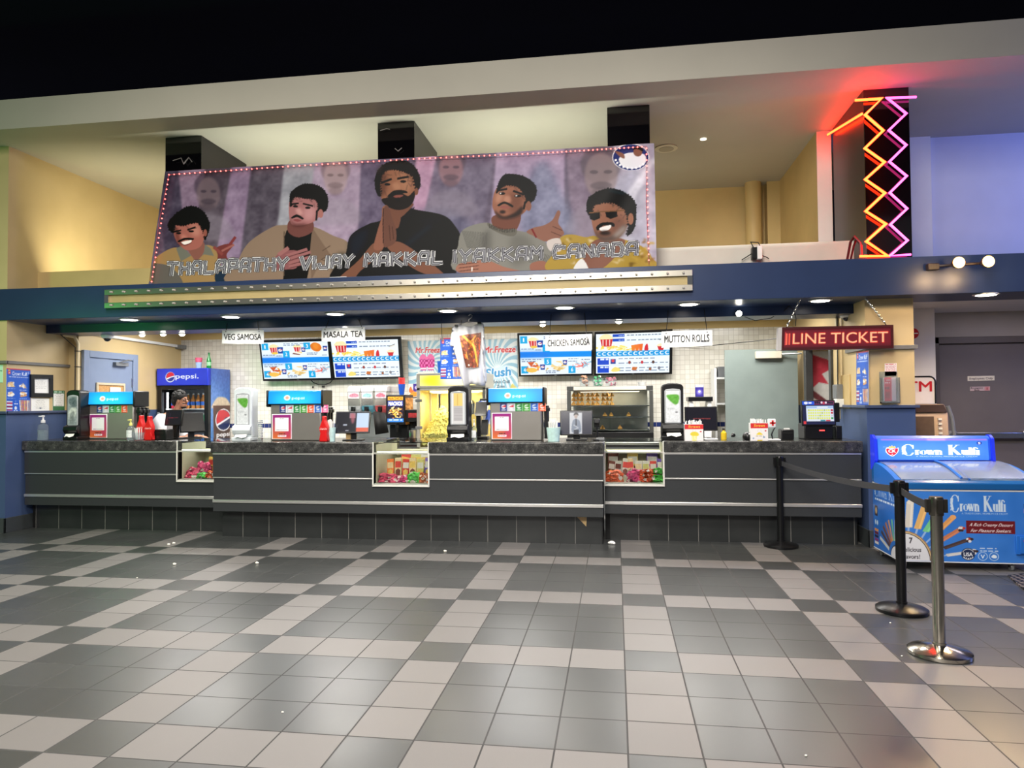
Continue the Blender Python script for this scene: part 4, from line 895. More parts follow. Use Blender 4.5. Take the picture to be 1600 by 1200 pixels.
# warm twin flood on the fascia
t = thing('twin_floodlight', 'warm twin-headed floodlight fixed to the fascia near the right edge', 'floodlight', at(1500, 415, 0.47))
WARM = mat('warm_bulb', (255, 230, 180), 0.4, emit=(255, 190, 92), es=9.0, noise=0.01)
tl = t.location
MB().cbox((-0.24, 0.0, -0.005), (0.1, 0.06, 0.06)).tube([(-0.2, -0.01, 0), (-0.05, -0.05, 0.0), (0.2, -0.06, 0.005)], 0.014).build('bracket', mat('dark_bronze', (58, 46, 38), 0.4, noise=0.1), t, bevel=0.006)
for dx in (-0.085, 0.165):
    h = MB().lathe([(0.012, 0.02), (0.028, 0.0), (0.05, -0.06), (0.056, -0.1)], (dx, -0.07, 0.0), 20, axis='y').build('lamp_head', mat('dark_bronze', (58, 46, 38)), t)
    MB().lathe([(0.054, -0.095), (0.045, -0.112), (0.02, -0.12), (0.003, -0.122)], (dx, -0.07, 0.0), 20, axis='y').build('bulb', WARM, h)
    lamp('flood_beam', 'SPOT', (tl[0] + dx, tl[1] - 0.21, tl[2]), 60, (1.0, 0.66, 0.30), 0.05, spot=2.7, blend=0.6, aim=(tl[0] + dx, tl[1] - 3.0, tl[2] - 2.2))
    lamp('fascia_fill', 'POINT', (tl[0] + dx, tl[1] - 0.5, tl[2] - 0.05), 11.0, (1.0, 0.66, 0.34), 0.05)  # unseen point lamp added before each head to brighten the fascia
# single spotlight and dome cameras under the beam
t = thing('track_spotlight', 'small white spotlight with trailing cable under the navy beam', 'spotlight', at(1146, 487, 1.1))
MB().cbox((0, 0.02, 0.01), (0.05, 0.05, 0.04)).tube([(0, 0, 0), (0.03, -0.02, -0.02)], 0.012).build('bracket', WPLAST, t, bevel=0.004)
h = MB().lathe([(0.02, 0.04), (0.03, 0.0), (0.032, -0.05)], (0.045, -0.02, -0.03), 16, axis='y').build('lamp_head', WPLAST, t)
MB().ball((0.045, -0.075, -0.03), 0.028, 12, 8).build('bulb', mat('bright_lens', (255, 252, 244)), h)
MB().tube([tuple(Vector(at(x, y, 1.15)) - t.location) for x, y in ((1155, 492), (1180, 501), (1205, 497), (1222, 485), (1232, 478))], 0.004, 6).build('cable', WIRE, t)
def dome(x, y, Y, label):
    t = thing('dome_camera', label, 'security camera', at(x, y, Y))
    MB().lathe([(0.075, 0.0), (0.075, -0.04), (0.06, -0.062), (0.045, -0.068)], (0, 0, 0), 24).build('housing', WPLAST, t)
    MB().ball((0, -0.005, -0.06), (0.045, 0.045, 0.045), 16, 10).build('dark_dome', GLOSSB, t)
dome(168, 521, 1.45, 'white dome camera under the beam above the blue-grey door'); dome(1323, 487, 1.3, 'white dome camera in the corner above the ticket sign')
t = thing('alcove_speaker', 'round cream ceiling speaker in the alcove right of the banner', 'speaker', atz(1041, 231, 4.489))
MB().lathe([(0.13, 0.0), (0.135, -0.012), (0.09, -0.016)], (0, 0, 0), 28).build('rim', mat('cream_grille', (196, 190, 170), 0.5, noise=0.03), t); MB().lathe([(0.09, -0.004), (0.088, -0.02), (0.01, -0.02)], (0, 0, 0), 24).build('grille', mat('grey_grille', (160, 154, 138), 0.6, noise=0.1, nscale=200), t)
t = thing('alcove_spot', 'tiny lit recessed spot in the alcove ceiling', 'recessed spot', atz(1099, 217, 4.489))
MB().lathe([(0.035, 0.0), (0.036, -0.008), (0.02, -0.012), (0.002, -0.012)], (0, 0, 0), 16).build('lens', mat('soft_lens', (255, 250, 230), 0.4, emit=(255, 250, 225), es=2.5, noise=0.01), t)
t = thing('outlet_box', 'small black outlet box with looping leads on the white parapet', 'outlet box', at(1181, 396, 0.90))
MB().cbox((0, 0, 0), (0.09, 0.08, 0.12)).build('box', BLACK, t, bevel=0.006); MB().cbox((0.03, -0.03, 0.0), (0.05, 0.05, 0.14)).build('cover', WPLAST, t, bevel=0.005)
MB().tube([(-0.02, 0, 0.06), (-0.05, 0, 0.12), (0.02, -0.02, 0.11), (0.04, -0.02, 0.07)], 0.005, 6).tube([(-0.04, 0, 0.0), (-0.14, 0.02, -0.06)], 0.005, 6).tube([(0.05, 0, -0.02), (0.1, 0.0, -0.04), (0.13, 0, -0.06)], 0.005, 6).build('lead', WIRE, t)
# ------------------------------------------------------------------ drink fountains seen from the customer's side
FB = print_mat('lit_fountain_header', 0.3, es=1.25, base=0)
FSTEEL = mat('fountain_steel', (152, 148, 143), 0.34, 0.55, noise=0.06, nscale=3)
def sticker_row(cols):
    c = Canvas(12 * len(cols), 14)
    n = len(cols)
    for i, k in enumerate(cols):
        c.rect(i / n, 0, (i + 1) / n - 0.01, 1, k); x = (i + 0.5) / n
        c.oval(x, 0.42, 0.3 / n, 0.26, (236, 236, 240), .9); c.poly([(x - .3 / n, .45), (x + .3 / n, .2), (x + .3 / n, .5)], (200, 40, 60) if i < 2 else k); c.rect(x - .3 / n, .76, x + .3 / n, .84, (240, 240, 240), .8)
    return c
def pay_card():
    c = Canvas(36, 50, bg=(250, 248, 250))
    for i in range(24): 
        t = i / 24; c.rect(.05, .035 + .93 * t, .95, .035 + .93 * (t + .05), (int(150 + 76 * t * .9), int(36 + 80 * t), int(130 - 80 * t)))
    c.poly([(.95, .3), (.95, .965), (.5, .965)], (176, 30, 120), .55, 5)
    c.rect(.17, .15, .83, .68, (246, 244, 248)); c.rect(.24, .62, .76, .635, (120, 116, 124)); c.scrib(.4, .175, .6, 4, (60, 56, 66), .014, 1)
    c.scrib(.36, .775, .66, 5, (30, 24, 30), .03, 2); c.rect(.3, .83, .72, .9, (246, 240, 246)); c.scrib(.34, .85, .68, 6, (150, 60, 110), .025, 3)
    return c
def header_art(side):
    c = Canvas(90, 26, bg=(0, 150, 236))
    c.oval(.5, .6, .42, .5, (40, 214, 250), .9, 14); c.oval(.36, .52, .06, .22, (246, 250, 252)); c.oval(.36, .52, .035, .12, (240, 150, 110), .8, 1)
    c.text('pepsi', .57, .64, .2, (246, 250, 252), w=.24, bold=.02)
    return c
def fountain(x0, x1, ytop, Y, label, stick, hand):
    X0, X1, _, Z1 = px(x0, ytop, x1, 690, Y); t = thing('drink_fountain', label, 'drink fountain', ((X0 + X1) / 2, Y, CT)); w = X1 - X0; h = Z1 - CT; hh = h * 0.275
    body = [(-w / 2 + .012, 0), (w / 2 - .012, 0), (w / 2 - .012, h - hh), (-w / 2 + .012, h - hh)]
    MB().prism(body, 0.0, 0.24).build('body', FSTEEL, t, bevel=0.012)
    MB().prism([(0.0, h - hh), (-0.03, h - hh + .005), (-0.02, h - .01), (0.02, h), (0.24, h), (0.24, h - hh)], -w / 2, w / 2, axis='x').build('header', mat('cyan_header_shell', (20, 150, 225), 0.3, noise=0.02), t)
    for s_ in (-1, 1): MB().box((s_ * (w / 2 + .012) - .012, -0.036, h - hh - .03), (s_ * (w / 2 + .012) + .012, 0.24, h + .004)).build('end_cap', BLACK, t, bevel=0.01)
    header_art(0).mesh('header_sign', [(-w / 2 + .004, -0.0225, h - .012), (w / 2 - .004, -0.0225, h - .012), (w / 2 - .004, -0.0315, h - hh + .008), (-w / 2 + .004, -0.0315, h - hh + .008)], FB, t)
    n = len(stick); sx = -w * .30 if n > 6 else -w * .29
    sticker_row(stick).mesh('flavour_stickers', [(sx, -.002, h - hh - .01), (sx + .082 * n, -.002, h - hh - .01), (sx + .082 * n, -.002, h - hh - .095), (sx, -.002, h - hh - .095)], PAPER(), t)
    pay_card().mesh('payment_card', [(-w * .45, -.004, h * .53), (-w * .07, -.004, h * .53), (-w * .07, -.004, h * .03), (-w * .45, -.004, h * .03)], print_mat('glossy_print', 0.3), t, thick=.003, back=WPLAST)
    m = MB()
    for k in range(3): m.box((hand * (w / 2 + .01), .03 + .07 * k, .02), (hand * (w / 2 + .05), .06 + .07 * k, h * .66)); m.box((hand * (w / 2 + .005), .02 + .07 * k, h * .55), (hand * (w / 2 + .06), .07 + .07 * k, h * .62))
    m.build('dispensing_valve', BLACK, t, bevel=0.005)
    return t
S6 = [(24, 44, 120), (196, 200, 210), (30, 130, 60), (60, 150, 50), (30, 90, 190), (232, 84, 40)]
fountain(136, 210, 612, 1.08, 'drink fountain on the left counter beside the black napkin dispenser', [S6[0], S6[1], S6[2], S6[3], S6[5]], 1)
fountain(421, 503, 610, 0.78, 'drink fountain in the middle beside the white napkin dispenser', [S6[0], S6[1], S6[2], S6[3], S6[5], S6[4], (232, 90, 150)], 1)
fountain(764, 848, 606, 0.78, 'drink fountain right of the hanging t-shirt', S6, 1)

# ------------------------------------------------------------------ napkin dispensers
def leaf_art(photo=0):
    c = Canvas(28, 62, bg=(214, 218, 222))
    if photo == 1:
        c.rect(0, 0, 1, 1, (150, 158, 162)); c.blob([(.1, .1), (.8, .05), (.9, .4), (.3, .3)], (86, 96, 104), .9, 3); c.blob([(.2, .45), (.9, .4), (.8, .7), (.1, .75)], (214, 216, 210), .9, 3); c.blob([(.3, .6), (.7, .55), (.6, .9), (.2, .9)], (120, 126, 128), .8, 3); c.noise(50, 5, 2)
    elif photo == 2:
        c.rect(.12, 0, .9, .98, (206, 206, 208)); c.rect(.18, 0, .84, .42, (222, 196, 120)); c.rect(.44, .04, .50, .4, (196, 160, 84)); c.rect(.18, .42, .84, .9, (178, 176, 180)); [c.line([(.2, .46 + i * .045), (.84, .46 + i * .045)], .006, (140, 138, 142)) for i in range(10)]
    else:
        c.blob([(.1, .14), (.9, .14), (.9, .36), (.7, .44), (.4, .36), (.15, .24)], (92, 160, 62), 1, 1); c.noise(30, 4, 3); c.scrib(.12, .55, .62, 7, (150, 156, 160), .012, 1); c.scrib(.12, .6, .5, 6, (160, 166, 170), .012, 2); c.rect(.68, .66, .84, .69, (90, 94, 100))
    return c
def napkins(x0, x1, ytop, Y, rz, label, bm_, chin, photo):
    X0, X1, _, Z1 = px(x0, ytop, x1, 690, Y); w = (X1 - X0); h = Z1 - CT
    t = thing('napkin_dispenser', label, 'napkin dispenser', ((X0 + X1) / 2, Y + .06, CT), rz)
    pr = [(-.5, .06), (-.5, .22), (-.47, .34), (-.48, .93), (-.40, .975), (-.2, .995), (0, 1), (.2, .995), (.40, .975), (.48, .93), (.47, .34), (.5, .22), (.5, .06)]
    MB().prism([(a * w, b * h) for a, b in pr], 0.0, .18).build('housing', bm_, t, bevel=0.012, seg=3)
    MB().box((-w * .5, -.05, 0), (w * .5, .17, h * .07)).build('foot', bm_, t, bevel=0.008)
    MB().prism([(0.0, h * .30), (-.045, h * .27), (-.06, h * .2), (-.03, h * .13), (0, h * .12)], -w * .48, w * .48, axis='x').build('chin', chin, t, bevel=0.006)
    win = [(-.36, .30), (-.2, .265), (0, .255), (.2, .265), (.36, .30), (.36, .86), (.30, .885), (0, .9), (-.30, .885), (-.36, .86)]
    MB().prism([(a * w, b * h) for a, b in win], -.008, .002).build('window', mat('smoked_window', (170, 174, 178), 0.15, noise=0.03), t, bevel=0.004)
    leaf_art(photo).mesh('window_card', [(-.30 * w, -.0095, .86 * h), (.30 * w, -.0095, .86 * h), (.30 * w, -.0095, .31 * h), (-.30 * w, -.0095, .31 * h)], print_mat('glossy_print'), t)
    MB().add([(-.3 * w, -.045, h * .125), (.3 * w, -.045, h * .13), (.34 * w, -.075, h * .085), (.1 * w, -.085, h * .06), (-.1 * w, -.08, h * .085), (-.28 * w, -.075, h * .065)], [(0, 1, 2, 3, 4, 5)]).build('napkin', mat('paper_napkin', (244, 242, 238), 0.8, noise=0.02), t)
    return t
WD = mat('pale_grey_plastic', (214, 222, 226), 0.3, noise=0.03, nscale=15)
napkins(97, 119, 609, 0.84, 0.05, 'black napkin dispenser on the left counter, right of the framed papers', BLACK, BLACK, 1)
napkins(361, 389, 605, 0.66, 0.1, 'white napkin dispenser beside the cooler', WD, WD, 0)
napkins(697, 731, 602, 0.66, 0.0, 'black napkin dispenser in front of the popcorn machine', BLACK, BLACK, 2)
napkins(1034, 1070, 598, 0.88, 0.0, 'black napkin dispenser at the start of the right counter', BLACK, BLACK, 0)

# ------------------------------------------------------------------ bottles, cups, straws
CLEARP = mat('clear_plastic', (226, 234, 238), 0.08, trans=0.9, ior=1.1, noise=0.02)
def pump_bottle(x, ytop, ybot, w, Y, label, pump, body=CLEARP, lab=True):
    p = at(x, ybot, Y); p[2] = CT; H = at(x, ytop, Y)[2] - CT; r = w / 2
    t = thing('pump_bottle', label, 'bottle', p)
    MB().lathe([(r * .9, 0), (r, .01), (r, H * .52), (r * .9, H * .6), (r * .35, H * .68), (r * .33, H * .74)], (0, 0, 0), 20).build('bottle', body, t)
    MB().lathe([(r * .88, .004), (r * .9, H * .4), (r * .02, H * .41)], (0, 0, 0), 16).build('gel', mat('clear_gel', (214, 226, 232), 0.05, trans=0.8, ior=1.2, noise=0.02), t)
    MB().lathe([(r * .42, H * .70), (r * .42, H * .8), (r * .2, H * .82), (r * .16, H * .93), (r * .3, H * .94), (r * .3, H), (.001, H)], (0, 0, 0), 14).box((-r * .16, -r * 1.0, H * .945), (r * .16, 0, H * .985)).build('pump', pump, t)
    if lab: MB().add([(r * 1.01 * math.sin(a), -r * 1.01 * math.cos(a), z) for z in (H * .14, H * .48) for a in np.linspace(-.9, .9, 9)], [(i, i + 1, i + 10, i + 9) for i in range(8)]).build('label', mat('pale_label', (222, 226, 226), 0.4, noise=0.15, nscale=60), t)
pump_bottle(67, 649, 689, .115, 0.9, 'large clear hand sanitizer bottle against the blue wall', WPLAST, lab=False)
pump_bottle(204, 655, 690, .09, 0.86, 'clear sanitizer bottle with a pale yellow pump on the left counter', mat('yellow_pump', (230, 224, 130), 0.35, noise=0.03))
pump_bottle(741, 655, 690, .062, 0.80, 'slim sanitizer bottle between the napkin dispenser and menu rack', WPLAST)
def cutout_bottle(x, ytop, Y, label, s=1.0, base=None):
    p = at(x, 690, Y); p[2] = CT if base is None else base; H = at(x, ytop, Y)[2] - p[2]; t = thing('bottle_cutout', label, 'bottle shape', p)
    prof = [(.5, 0), (.52, .04), (.46, .2), (.40, .33), (.48, .45), (.48, .56), (.36, .68), (.20, .80), (.16, .88), (.17, 1.0)]
    w = H * .34 * s; pts = [(-a * w, b * H) for a, b in prof] + [(a * w, b * H) for a, b in reversed(prof)]
    MB().prism(pts, -.035, .035).build('bottle_body', RED, t, bevel=0.012, seg=3)
    c = Canvas(26, 12, bg=(205, 24, 26)); c.text('Coca-Cola', .5, .72, .52, (248, 244, 240), w=.92, shear=.25, bold=.015)
    c.mesh('lettering', [(-w * .45, -.0365, H * .56), (w * .45, -.0365, H * .56), (w * .45, -.0365, H * .44), (-w * .45, -.0365, H * .44)], PAPER(), t)
cutout_bottle(234, 650, 0.84, 'red bottle-shaped display with white script standing on the left counter'); cutout_bottle(507, 650, 0.62, 'red bottle-shaped display with white script beside the middle fountain')
cutout_bottle(221, 649, 1.02, 'second red bottle shape half hidden behind the straw cup', 0.9)
def straw_cup(x, ytop, Y, label, cup, scol, n=18, w=.12):
    p = at(x, 690, Y); p[2] = CT; H = at(x, ytop, Y)[2] - CT; t = thing('straw_cup', label, 'straw holder', p); r = random.Random(int(x))
    MB().lathe([(w * .40, 0), (w * .5, H * .62), (w * .47, H * .62), (w * .38, .008), (.001, .008)], (0, 0, 0), 20).build('cup', cup, t)
    for i in range(n):
        a = r.uniform(0, 6.28); q = r.uniform(.1, .85) * w * .36; x0, y0 = q * math.cos(a), q * math.sin(a); z = H * r.uniform(.88, 1.0)
        MB().tube([(x0, y0, .012), (x0 * 1.25 + r.uniform(-.01, .01), y0 * 1.25, z)], .0045, 6).build('straw', scol, t)
TEAL = mat('pale_teal_wrapper', (190, 222, 218), 0.5, noise=0.1, nscale=30); PWHITE = mat('white_wrapper', (236, 236, 232), 0.6, noise=0.04)
straw_cup(217, 668, 0.80, 'clear cup of white-wrapped straws at the left counter', CLEARP, PWHITE, 9, .11)
straw_cup(517, 655, 0.70, 'teal tub of wrapped straws right of the red bottle shape', TEAL, PWHITE, 18, .11)
straw_cup(865, 655, 0.72, 'teal tub of wrapped straws left of the small monitor', TEAL, PWHITE, 26, .15)
def straw_box(x0, x1, ytop, Y, label, full):
    X0, X1, _, Z1 = px(x0, ytop + 6, x1, 690, Y); t = thing('straw_box', label, 'straw box', ((X0 + X1) / 2, Y, CT)); w = X1 - X0; h = Z1 - CT
    MB().box((-w / 2, 0, 0), (w / 2, .005, h)).box((-w / 2, .10, 0), (w / 2, .105, h)).box((-w / 2, .005, 0), (-w / 2 + .005, .10, h)).box((w / 2 - .005, .005, 0), (w / 2, .10, h)).box((-w / 2 + .005, .005, 0), (w / 2 - .005, .1, .006)).build('carton', WPLAST, t)
    c = Canvas(40, 52, bg=(238, 234, 232)); c.rect(0, .02, 1, .3, (212, 34, 38)); c.text('Straws', .5, .22, .15, (246, 214, 70), w=.62, shear=.15, bold=.015)
    if full: c.poly([(.36, .62), (.66, .62), (.62, 1), (.40, 1)], (240, 226, 120)); c.blob([(.3, .62), (.34, .5), (.5, .44), (.66, .48), (.74, .58), (.7, .7), (.4, .68)], (226, 206, 60)); [c.line([(.42 + i * .06, .7), (.43 + i * .05, 1)], .02, (250, 246, 220)) for i in range(4)]
    else: c.blob([(.34, .66), (.42, .56), (.5, .52), (.6, .56), (.68, .66)], (234, 210, 70)); c.scrib(.3, .72, .75, 6, (150, 130, 90), .03, 2); c.oval(.76, .8, .06, .05, (130, 160, 190)); c.rect(.38, .94, .66, 1, (220, 190, 60)); c.oval(.16, .86, .05, .05, (150, 170, 200))
    c.oval(.85, .44, .05, .04, (200, 40, 50)); c.line([(.38, .52), (.45, .36)], .012, (200, 200, 204)); c.line([(.62, .5), (.58, .36)], .012, (200, 200, 204))
    c.mesh('front_print', [(-w / 2, -.001, h), (w / 2, -.001, h), (w / 2, -.001, 0), (-w / 2, -.001, 0)], PAPER(), t)
    r = random.Random(int(x0))
    for i in range(24):
        x = r.uniform(-w / 2 + .012, w / 2 - .012); y = r.uniform(.015, .09); MB().tube([(x, y, .01), (x + r.uniform(-.01, .01), y, h + r.uniform(.02, .05))], .0052, 6).build('straw', PWHITE, t)
straw_box(1070, 1099, 657, 0.76, 'white and red straw box in front of the black monitor', True); straw_box(1173, 1200, 655, 0.80, 'white and red straw box in front of the open grey door', False)

# ------------------------------------------------------------------ tills, screens and small gear
def screen_thing(name, label, cat, x0, x1, y0, y1, Y, rz, art, stand='neck', es=1.0, tilt=-0.15, frame=BLACK, bz=.012, base=CT, dep=.03):
    X0, X1, Z0, Z1 = px(x0, y0, x1, y1, Y); w = (X1 - X0) / math.cos(rz); h = Z1 - Z0; t = thing(name, label, cat, ((X0 + X1) / 2, Y, base), rz); zc = (Z0 + Z1) / 2 - base
    p = MB().box((-w / 2, 0, -h / 2), (w / 2, dep, h / 2)).build('screen_housing', frame, t, bevel=0.006); p.location = (0, 0, zc); p.rotation_euler = (tilt, 0, 0)
    if art is not None:
        s = art.mesh('screen', [(-w / 2 + bz, -.0015, h / 2 - bz), (w / 2 - bz, -.0015, h / 2 - bz), (w / 2 - bz, -.0015, -h / 2 + bz), (-w / 2 + bz, -.0015, -h / 2 + bz)], print_mat('lit_screen_%g' % es, 0.15, es=es, base=0), p)
    if stand == 'neck': MB().box((-.035, .02, .012), (.035, .06, zc)).box((-.11, -.03, 0), (.11, .13, .014)).build('stand', BLACK, t, bevel=0.006)
    if stand == 'block': MB().box((-w * .42, .0, 0), (w * .42, .22, zc - h * .42)).build('stand', BLACK, t, bevel=0.01)
    return t, w, h, zc
def art_figure():
    c = Canvas(56, 40, bg=(58, 58, 74)); c.rect(.29, .06, .69, .98, (226, 228, 232)); c.blob([(.36, .9), (.38, .45), (.46, .34), (.52, .34), (.62, .45), (.64, .9)], (150, 160, 176)); c.oval(.49, .2, .055, .12, (196, 176, 166)); c.blob([(.42, .2), (.43, .1), (.5, .06), (.56, .1), (.57, .2), (.53, .15), (.46, .15)], (26, 26, 30)); c.rect(.47, .34, .52, .62, (70, 74, 86)); c.line([(.42, .6), (.56, .72), (.44, .8)], .04, (206, 210, 216)); c.rect(.42, .8, .58, .97, (60, 62, 74)); return c
def art_till():
    c = Canvas(56, 40, bg=(20, 22, 32)); c.rect(.62, .05, .98, .78, (206, 226, 250)); c.rect(.62, .78, .98, .97, (236, 104, 74)); c.rect(.40, .05, .58, .3, (200, 170, 180), .8); c.blob([(.42, .1), (.56, .12), (.55, .5), (.48, .56)], (196, 110, 120), .8, 2); c.rect(.22, .6, .34, .68, (180, 186, 200)); c.rect(.3, .9, .4, .94, (200, 200, 210)); return c
def art_red():
    c = Canvas(40, 30, bg=(16, 14, 24)); c.line([(.1, .2), (.12, .8)], .02, (120, 40, 50)); c.line([(.2, .52), (.8, .5)], .03, (190, 60, 70)); c.rect(.25, .2, .3, .6, (50, 40, 60)); return c
def art_next():
    c = Canvas(72, 50, bg=(6, 4, 22)); c.text('NEXT REGISTER PLEASE', .52, .53, .05, (255, 96, 84), w=.56, bold=.01); return c
def art_keys():
    c = Canvas(84, 64, bg=(24, 30, 70)); c.rect(0, 0, .38, .16, (40, 90, 220)); c.rect(.38, 0, 1, .16, (120, 50, 90)); r = random.Random(3)
    c.oval(.12, .08, .06, .06, (240, 240, 250)); c.rect(.2, .05, .3, .11, (240, 240, 250))
    for i in range(9): c.oval(.42 + i * .065, .08 + r.uniform(-.02, .02), .03, .05, r.choice([(240, 220, 230), (210, 60, 80), (30, 30, 50)]))
    c.rect(.12, .2, .97, .86, (224, 232, 246)); c.rect(.12, .2, .97, .31, (170, 196, 236)); c.rect(.46, .24, .8, .29, (250, 250, 250))
    for j in range(4):
        for i in range(10): c.rect(.17 + i * .07, .35 + j * .115, .225 + i * .07, .43 + j * .115, (226, 232, 110) if (i + j) % 7 else (196, 206, 120))
        c.rect(.88, .35 + j * .115, .95, .43 + j * .115, ((190, 40, 60), (190, 40, 60), (200, 206, 216), (60, 150, 80))[j])
    c.rect(.55, .80, .7, .85, (40, 130, 150)); c.rect(.72, .80, .86, .85, (200, 50, 60)); c.rect(.02, .86, .1, .98, (220, 60, 60)); return c
screen_thing('till_monitor', 'black till monitor with red lines facing the lobby, left counter', 'monitor', 256, 286, 640, 665, 1.14, -.2, art_red(), 'neck', .6)
t, w, h, zc = screen_thing('touch_till', 'black touch till turned side-on in front of the cashier', 'till', 290, 311, 644, 675, 1.3, 0.9, None, 'neck', dep=.05, tilt=-.3)
t, w, h, zc = screen_thing('touch_till', 'touch till with red and blue screen left of the slush machine', 'till', 525, 577, 642, 677, 0.80, 0.12, art_till(), 'neck', 1.0, tilt=-.28, frame=mat('till_frame', (44, 46, 50), 0.3, noise=0.05))
MB().add([(.24, .06, .06), (.38, .10, .08), (.33, .12, .30), (.21, .08, .32)], [(0, 1, 2, 3)]).build('second_screen', MBLACK, t).modifiers.new('solid', 'SOLIDIFY').thickness = .03
MB().box((-.08, .02, .01), (-.02, .07, .11)).build('receipt_slot', mat('tan_card', (176, 146, 96), 0.6, noise=0.1), t)
screen_thing('small_monitor', 'small monitor showing a standing figure, beside the straw tub', 'monitor', 875, 926, 641, 680, 0.85, 0.0, art_figure(), 'neck', .8)
screen_thing('pole_monitor', 'black monitor with one red line of text behind the straw box', 'monitor', 1070, 1121, 635, 673, 1.15, 0.0, art_next(), 'neck', .9)
t, w, h, zc = screen_thing('ticket_till', 'black ticket till with yellow on-screen keyboard at the right end', 'till', 1252, 1306, 625, 665, 1.0, 0.05, art_keys(), 'block', 1.0, tilt=-.12)
MB().cbox((0.03, -.004, zc - h * .5 - .05), (.05, .008, .012)).build('status_light', mat('red_status_light', (255, 60, 50), 0.4, emit=(255, 60, 60), es=3.0, noise=.01), t)
MB().box((w / 2 + .005, .02, .0), (w / 2 + .07, .14, .14)).build('card_reader', BLACK, t, bevel=0.008); MB().box((w / 2 - .01, .02, .18), (w / 2 + .05, .07, .38)).build('side_reader', BLACK, t, bevel=0.008)
def boxy(name, label, cat, x0, x1, y0, Y, d, m, bev=.01, extra=None, base=CT):
    X0, X1, _, Z1 = px(x0, y0, x1, 690, Y); t = thing(name, label, cat, ((X0 + X1) / 2, Y, base)); w, h = X1 - X0, Z1 - base
    MB().box((-w / 2, 0, 0), (w / 2, d, h)).build('casing', m, t, bevel=bev)
    if extra: extra(t, w, h)
    return t
def slot(t, w, h): MB().box((-w * .35, -.003, h * .62), (w * .35, .01, h * .70)).build('paper_slot', MBLACK, t); MB().box((-w * .2, .02, h - .001), (w * .2, .06, h + .012)).build('paper', WPLAST, t)
boxy('receipt_printer', 'black receipt printer beside the red bottle shape on the left counter', 'printer', 239, 260, 671, 0.88, .14, BLACK, extra=slot)
boxy('receipt_printer', 'black receipt printer left of the ticket till', 'printer', 1221, 1241, 671, 0.92, .16, BLACK, extra=slot)
boxy('card_terminal', 'pale card terminal lying right of the small monitor', 'card terminal', 931, 944, 684, 0.78, .14, GREYP, .008, lambda t, w, h: MB().box((-w * .4, .01, h), (w * .4, .05, h + .003)).build('display', MBLACK, t))
boxy('card_terminal', 'white card terminal behind the straw box on the right counter', 'card terminal', 1101, 1122, 685, 0.86, .12, WPLAST, .008, lambda t, w, h: MB().box((-w * .3, .01, h), (w * .3, .05, h + .006)).build('keys', GREYP, t))
def scanner(x, ytop, Y, label):
    p = at(x, 690, Y); p[2] = CT; H = at(x, ytop, Y)[2] - CT; t = thing('barcode_scanner', label, 'scanner', p)
    MB().lathe([(.045, 0), (.045, .012), (.012, .02), (.010, H * .62)], (0, 0, 0), 16).build('stand', BLACK, t)
    MB().prism([(-.06, H * .78), (-.055, H), (.02, H), (.05, H * .86), (.02, H * .6), (-.005, H * .6), (-.01, H * .76)], -.03, .03, axis='x').build('scanner_head', BLACK, t, bevel=.008)
scanner(933, 654, 0.82, 'black barcode scanner on a stand right of the small monitor')
p = at(1208, 690, 0.85); p[2] = CT; t = thing('pin_pad', 'white pin pad with a red mark on a curved black stalk', 'pin pad', p)
MB().box((-.07, -.03, 0), (.07, .08, .014)).build('base', WPLAST, t, bevel=.004); MB().tube([(0, .02, .014), (-.01, .02, .06), (.01, .02, .11), (.03, .02, .14)], .007).build('stalk', BLACK, t)
MB().box((-.05, -.01, .13), (.03, .02, .22)).build('pad', WPLAST, t, bevel=.01); MB().box((-.012, -.013, .15), (.006, -.01, .205)).box((-.03, -.013, .17), (.024, -.01, .186)).build('red_mark', RED, t)
p = at(1168, 690, 0.9); p[2] = CT; t = thing('black_device', 'rounded black mouse-like device beside the second straw box', 'device', p)
MB().ball((0, 0, .035), (.05, .06, .05), 18, 12).box((-.04, -.04, 0), (.04, .05, .012)).build('shell', BLACK, t); MB().ball((.012, -.035, .062), (.016, .014, .012), 10, 8).build('chrome_button', CHROME, t)
# leaflet rack
p = at(751, 690, 1.05); p[2] = CT; t = thing('leaflet_rack', 'black tiered rack of blue and white leaflets beside the right fountain', 'leaflet rack', p)
MB().box((-.075, .0, 0), (.075, .16, .03)).box((-.06, .05, .03), (-.01, .12, .29)).prism([(.02, .26), (.10, .26), (.13, .40), (.10, .42), (.05, .30)], -.07, .06, axis='x').prism([(-.02, .05), (.06, .05), (.10, .2), (.07, .22)], .0, .075, axis='x').build('rack', BLACK, t, bevel=.005)
r = random.Random(4)
for i in range(6):
    q = MB().box((-.025, -.002, 0), (.025, .002, .17)).build('leaflet', (mat('blue_leaflet', (60, 96, 190), .5, noise=.3, nscale=50), mat('white_leaflet', (210, 218, 232), .5, noise=.1, nscale=50))[i % 2], t)
    q.location = (-.055 + .026 * i, .06 + .012 * (i % 3), .27 - .1 * (i > 3)); q.rotation_euler = (-.35, .25, 0)
p = at(1131, 690, 1.0); p[2] = CT; t = thing('squeeze_bottle', 'small yellow bottle beside the open grey door', 'bottle', p)
MB().lathe([(.028, 0), (.03, .01), (.03, .07), (.012, .09), (.012, .105)], (0, 0, 0), 16).build('bottle', mat('yellow_plastic', (224, 190, 40), .35, noise=.05), t); MB().lathe([(.014, .1), (.012, .12), (.003, .125)], (0, 0, 0), 12).build('cap', BLACK, t)
p = at(404, 690, 1.12); p[2] = CT; t = thing('lid_stack', 'stack of clear cup lids between the white dispenser and the middle fountain', 'lid stack', p)
for i in range(12): MB().lathe([(.05, 0), (.052, .004), (.047, .012), (.02, .014), (.001, .014)], (.0, 0, .019 * i), 20).build('lid', CLEARP, t)
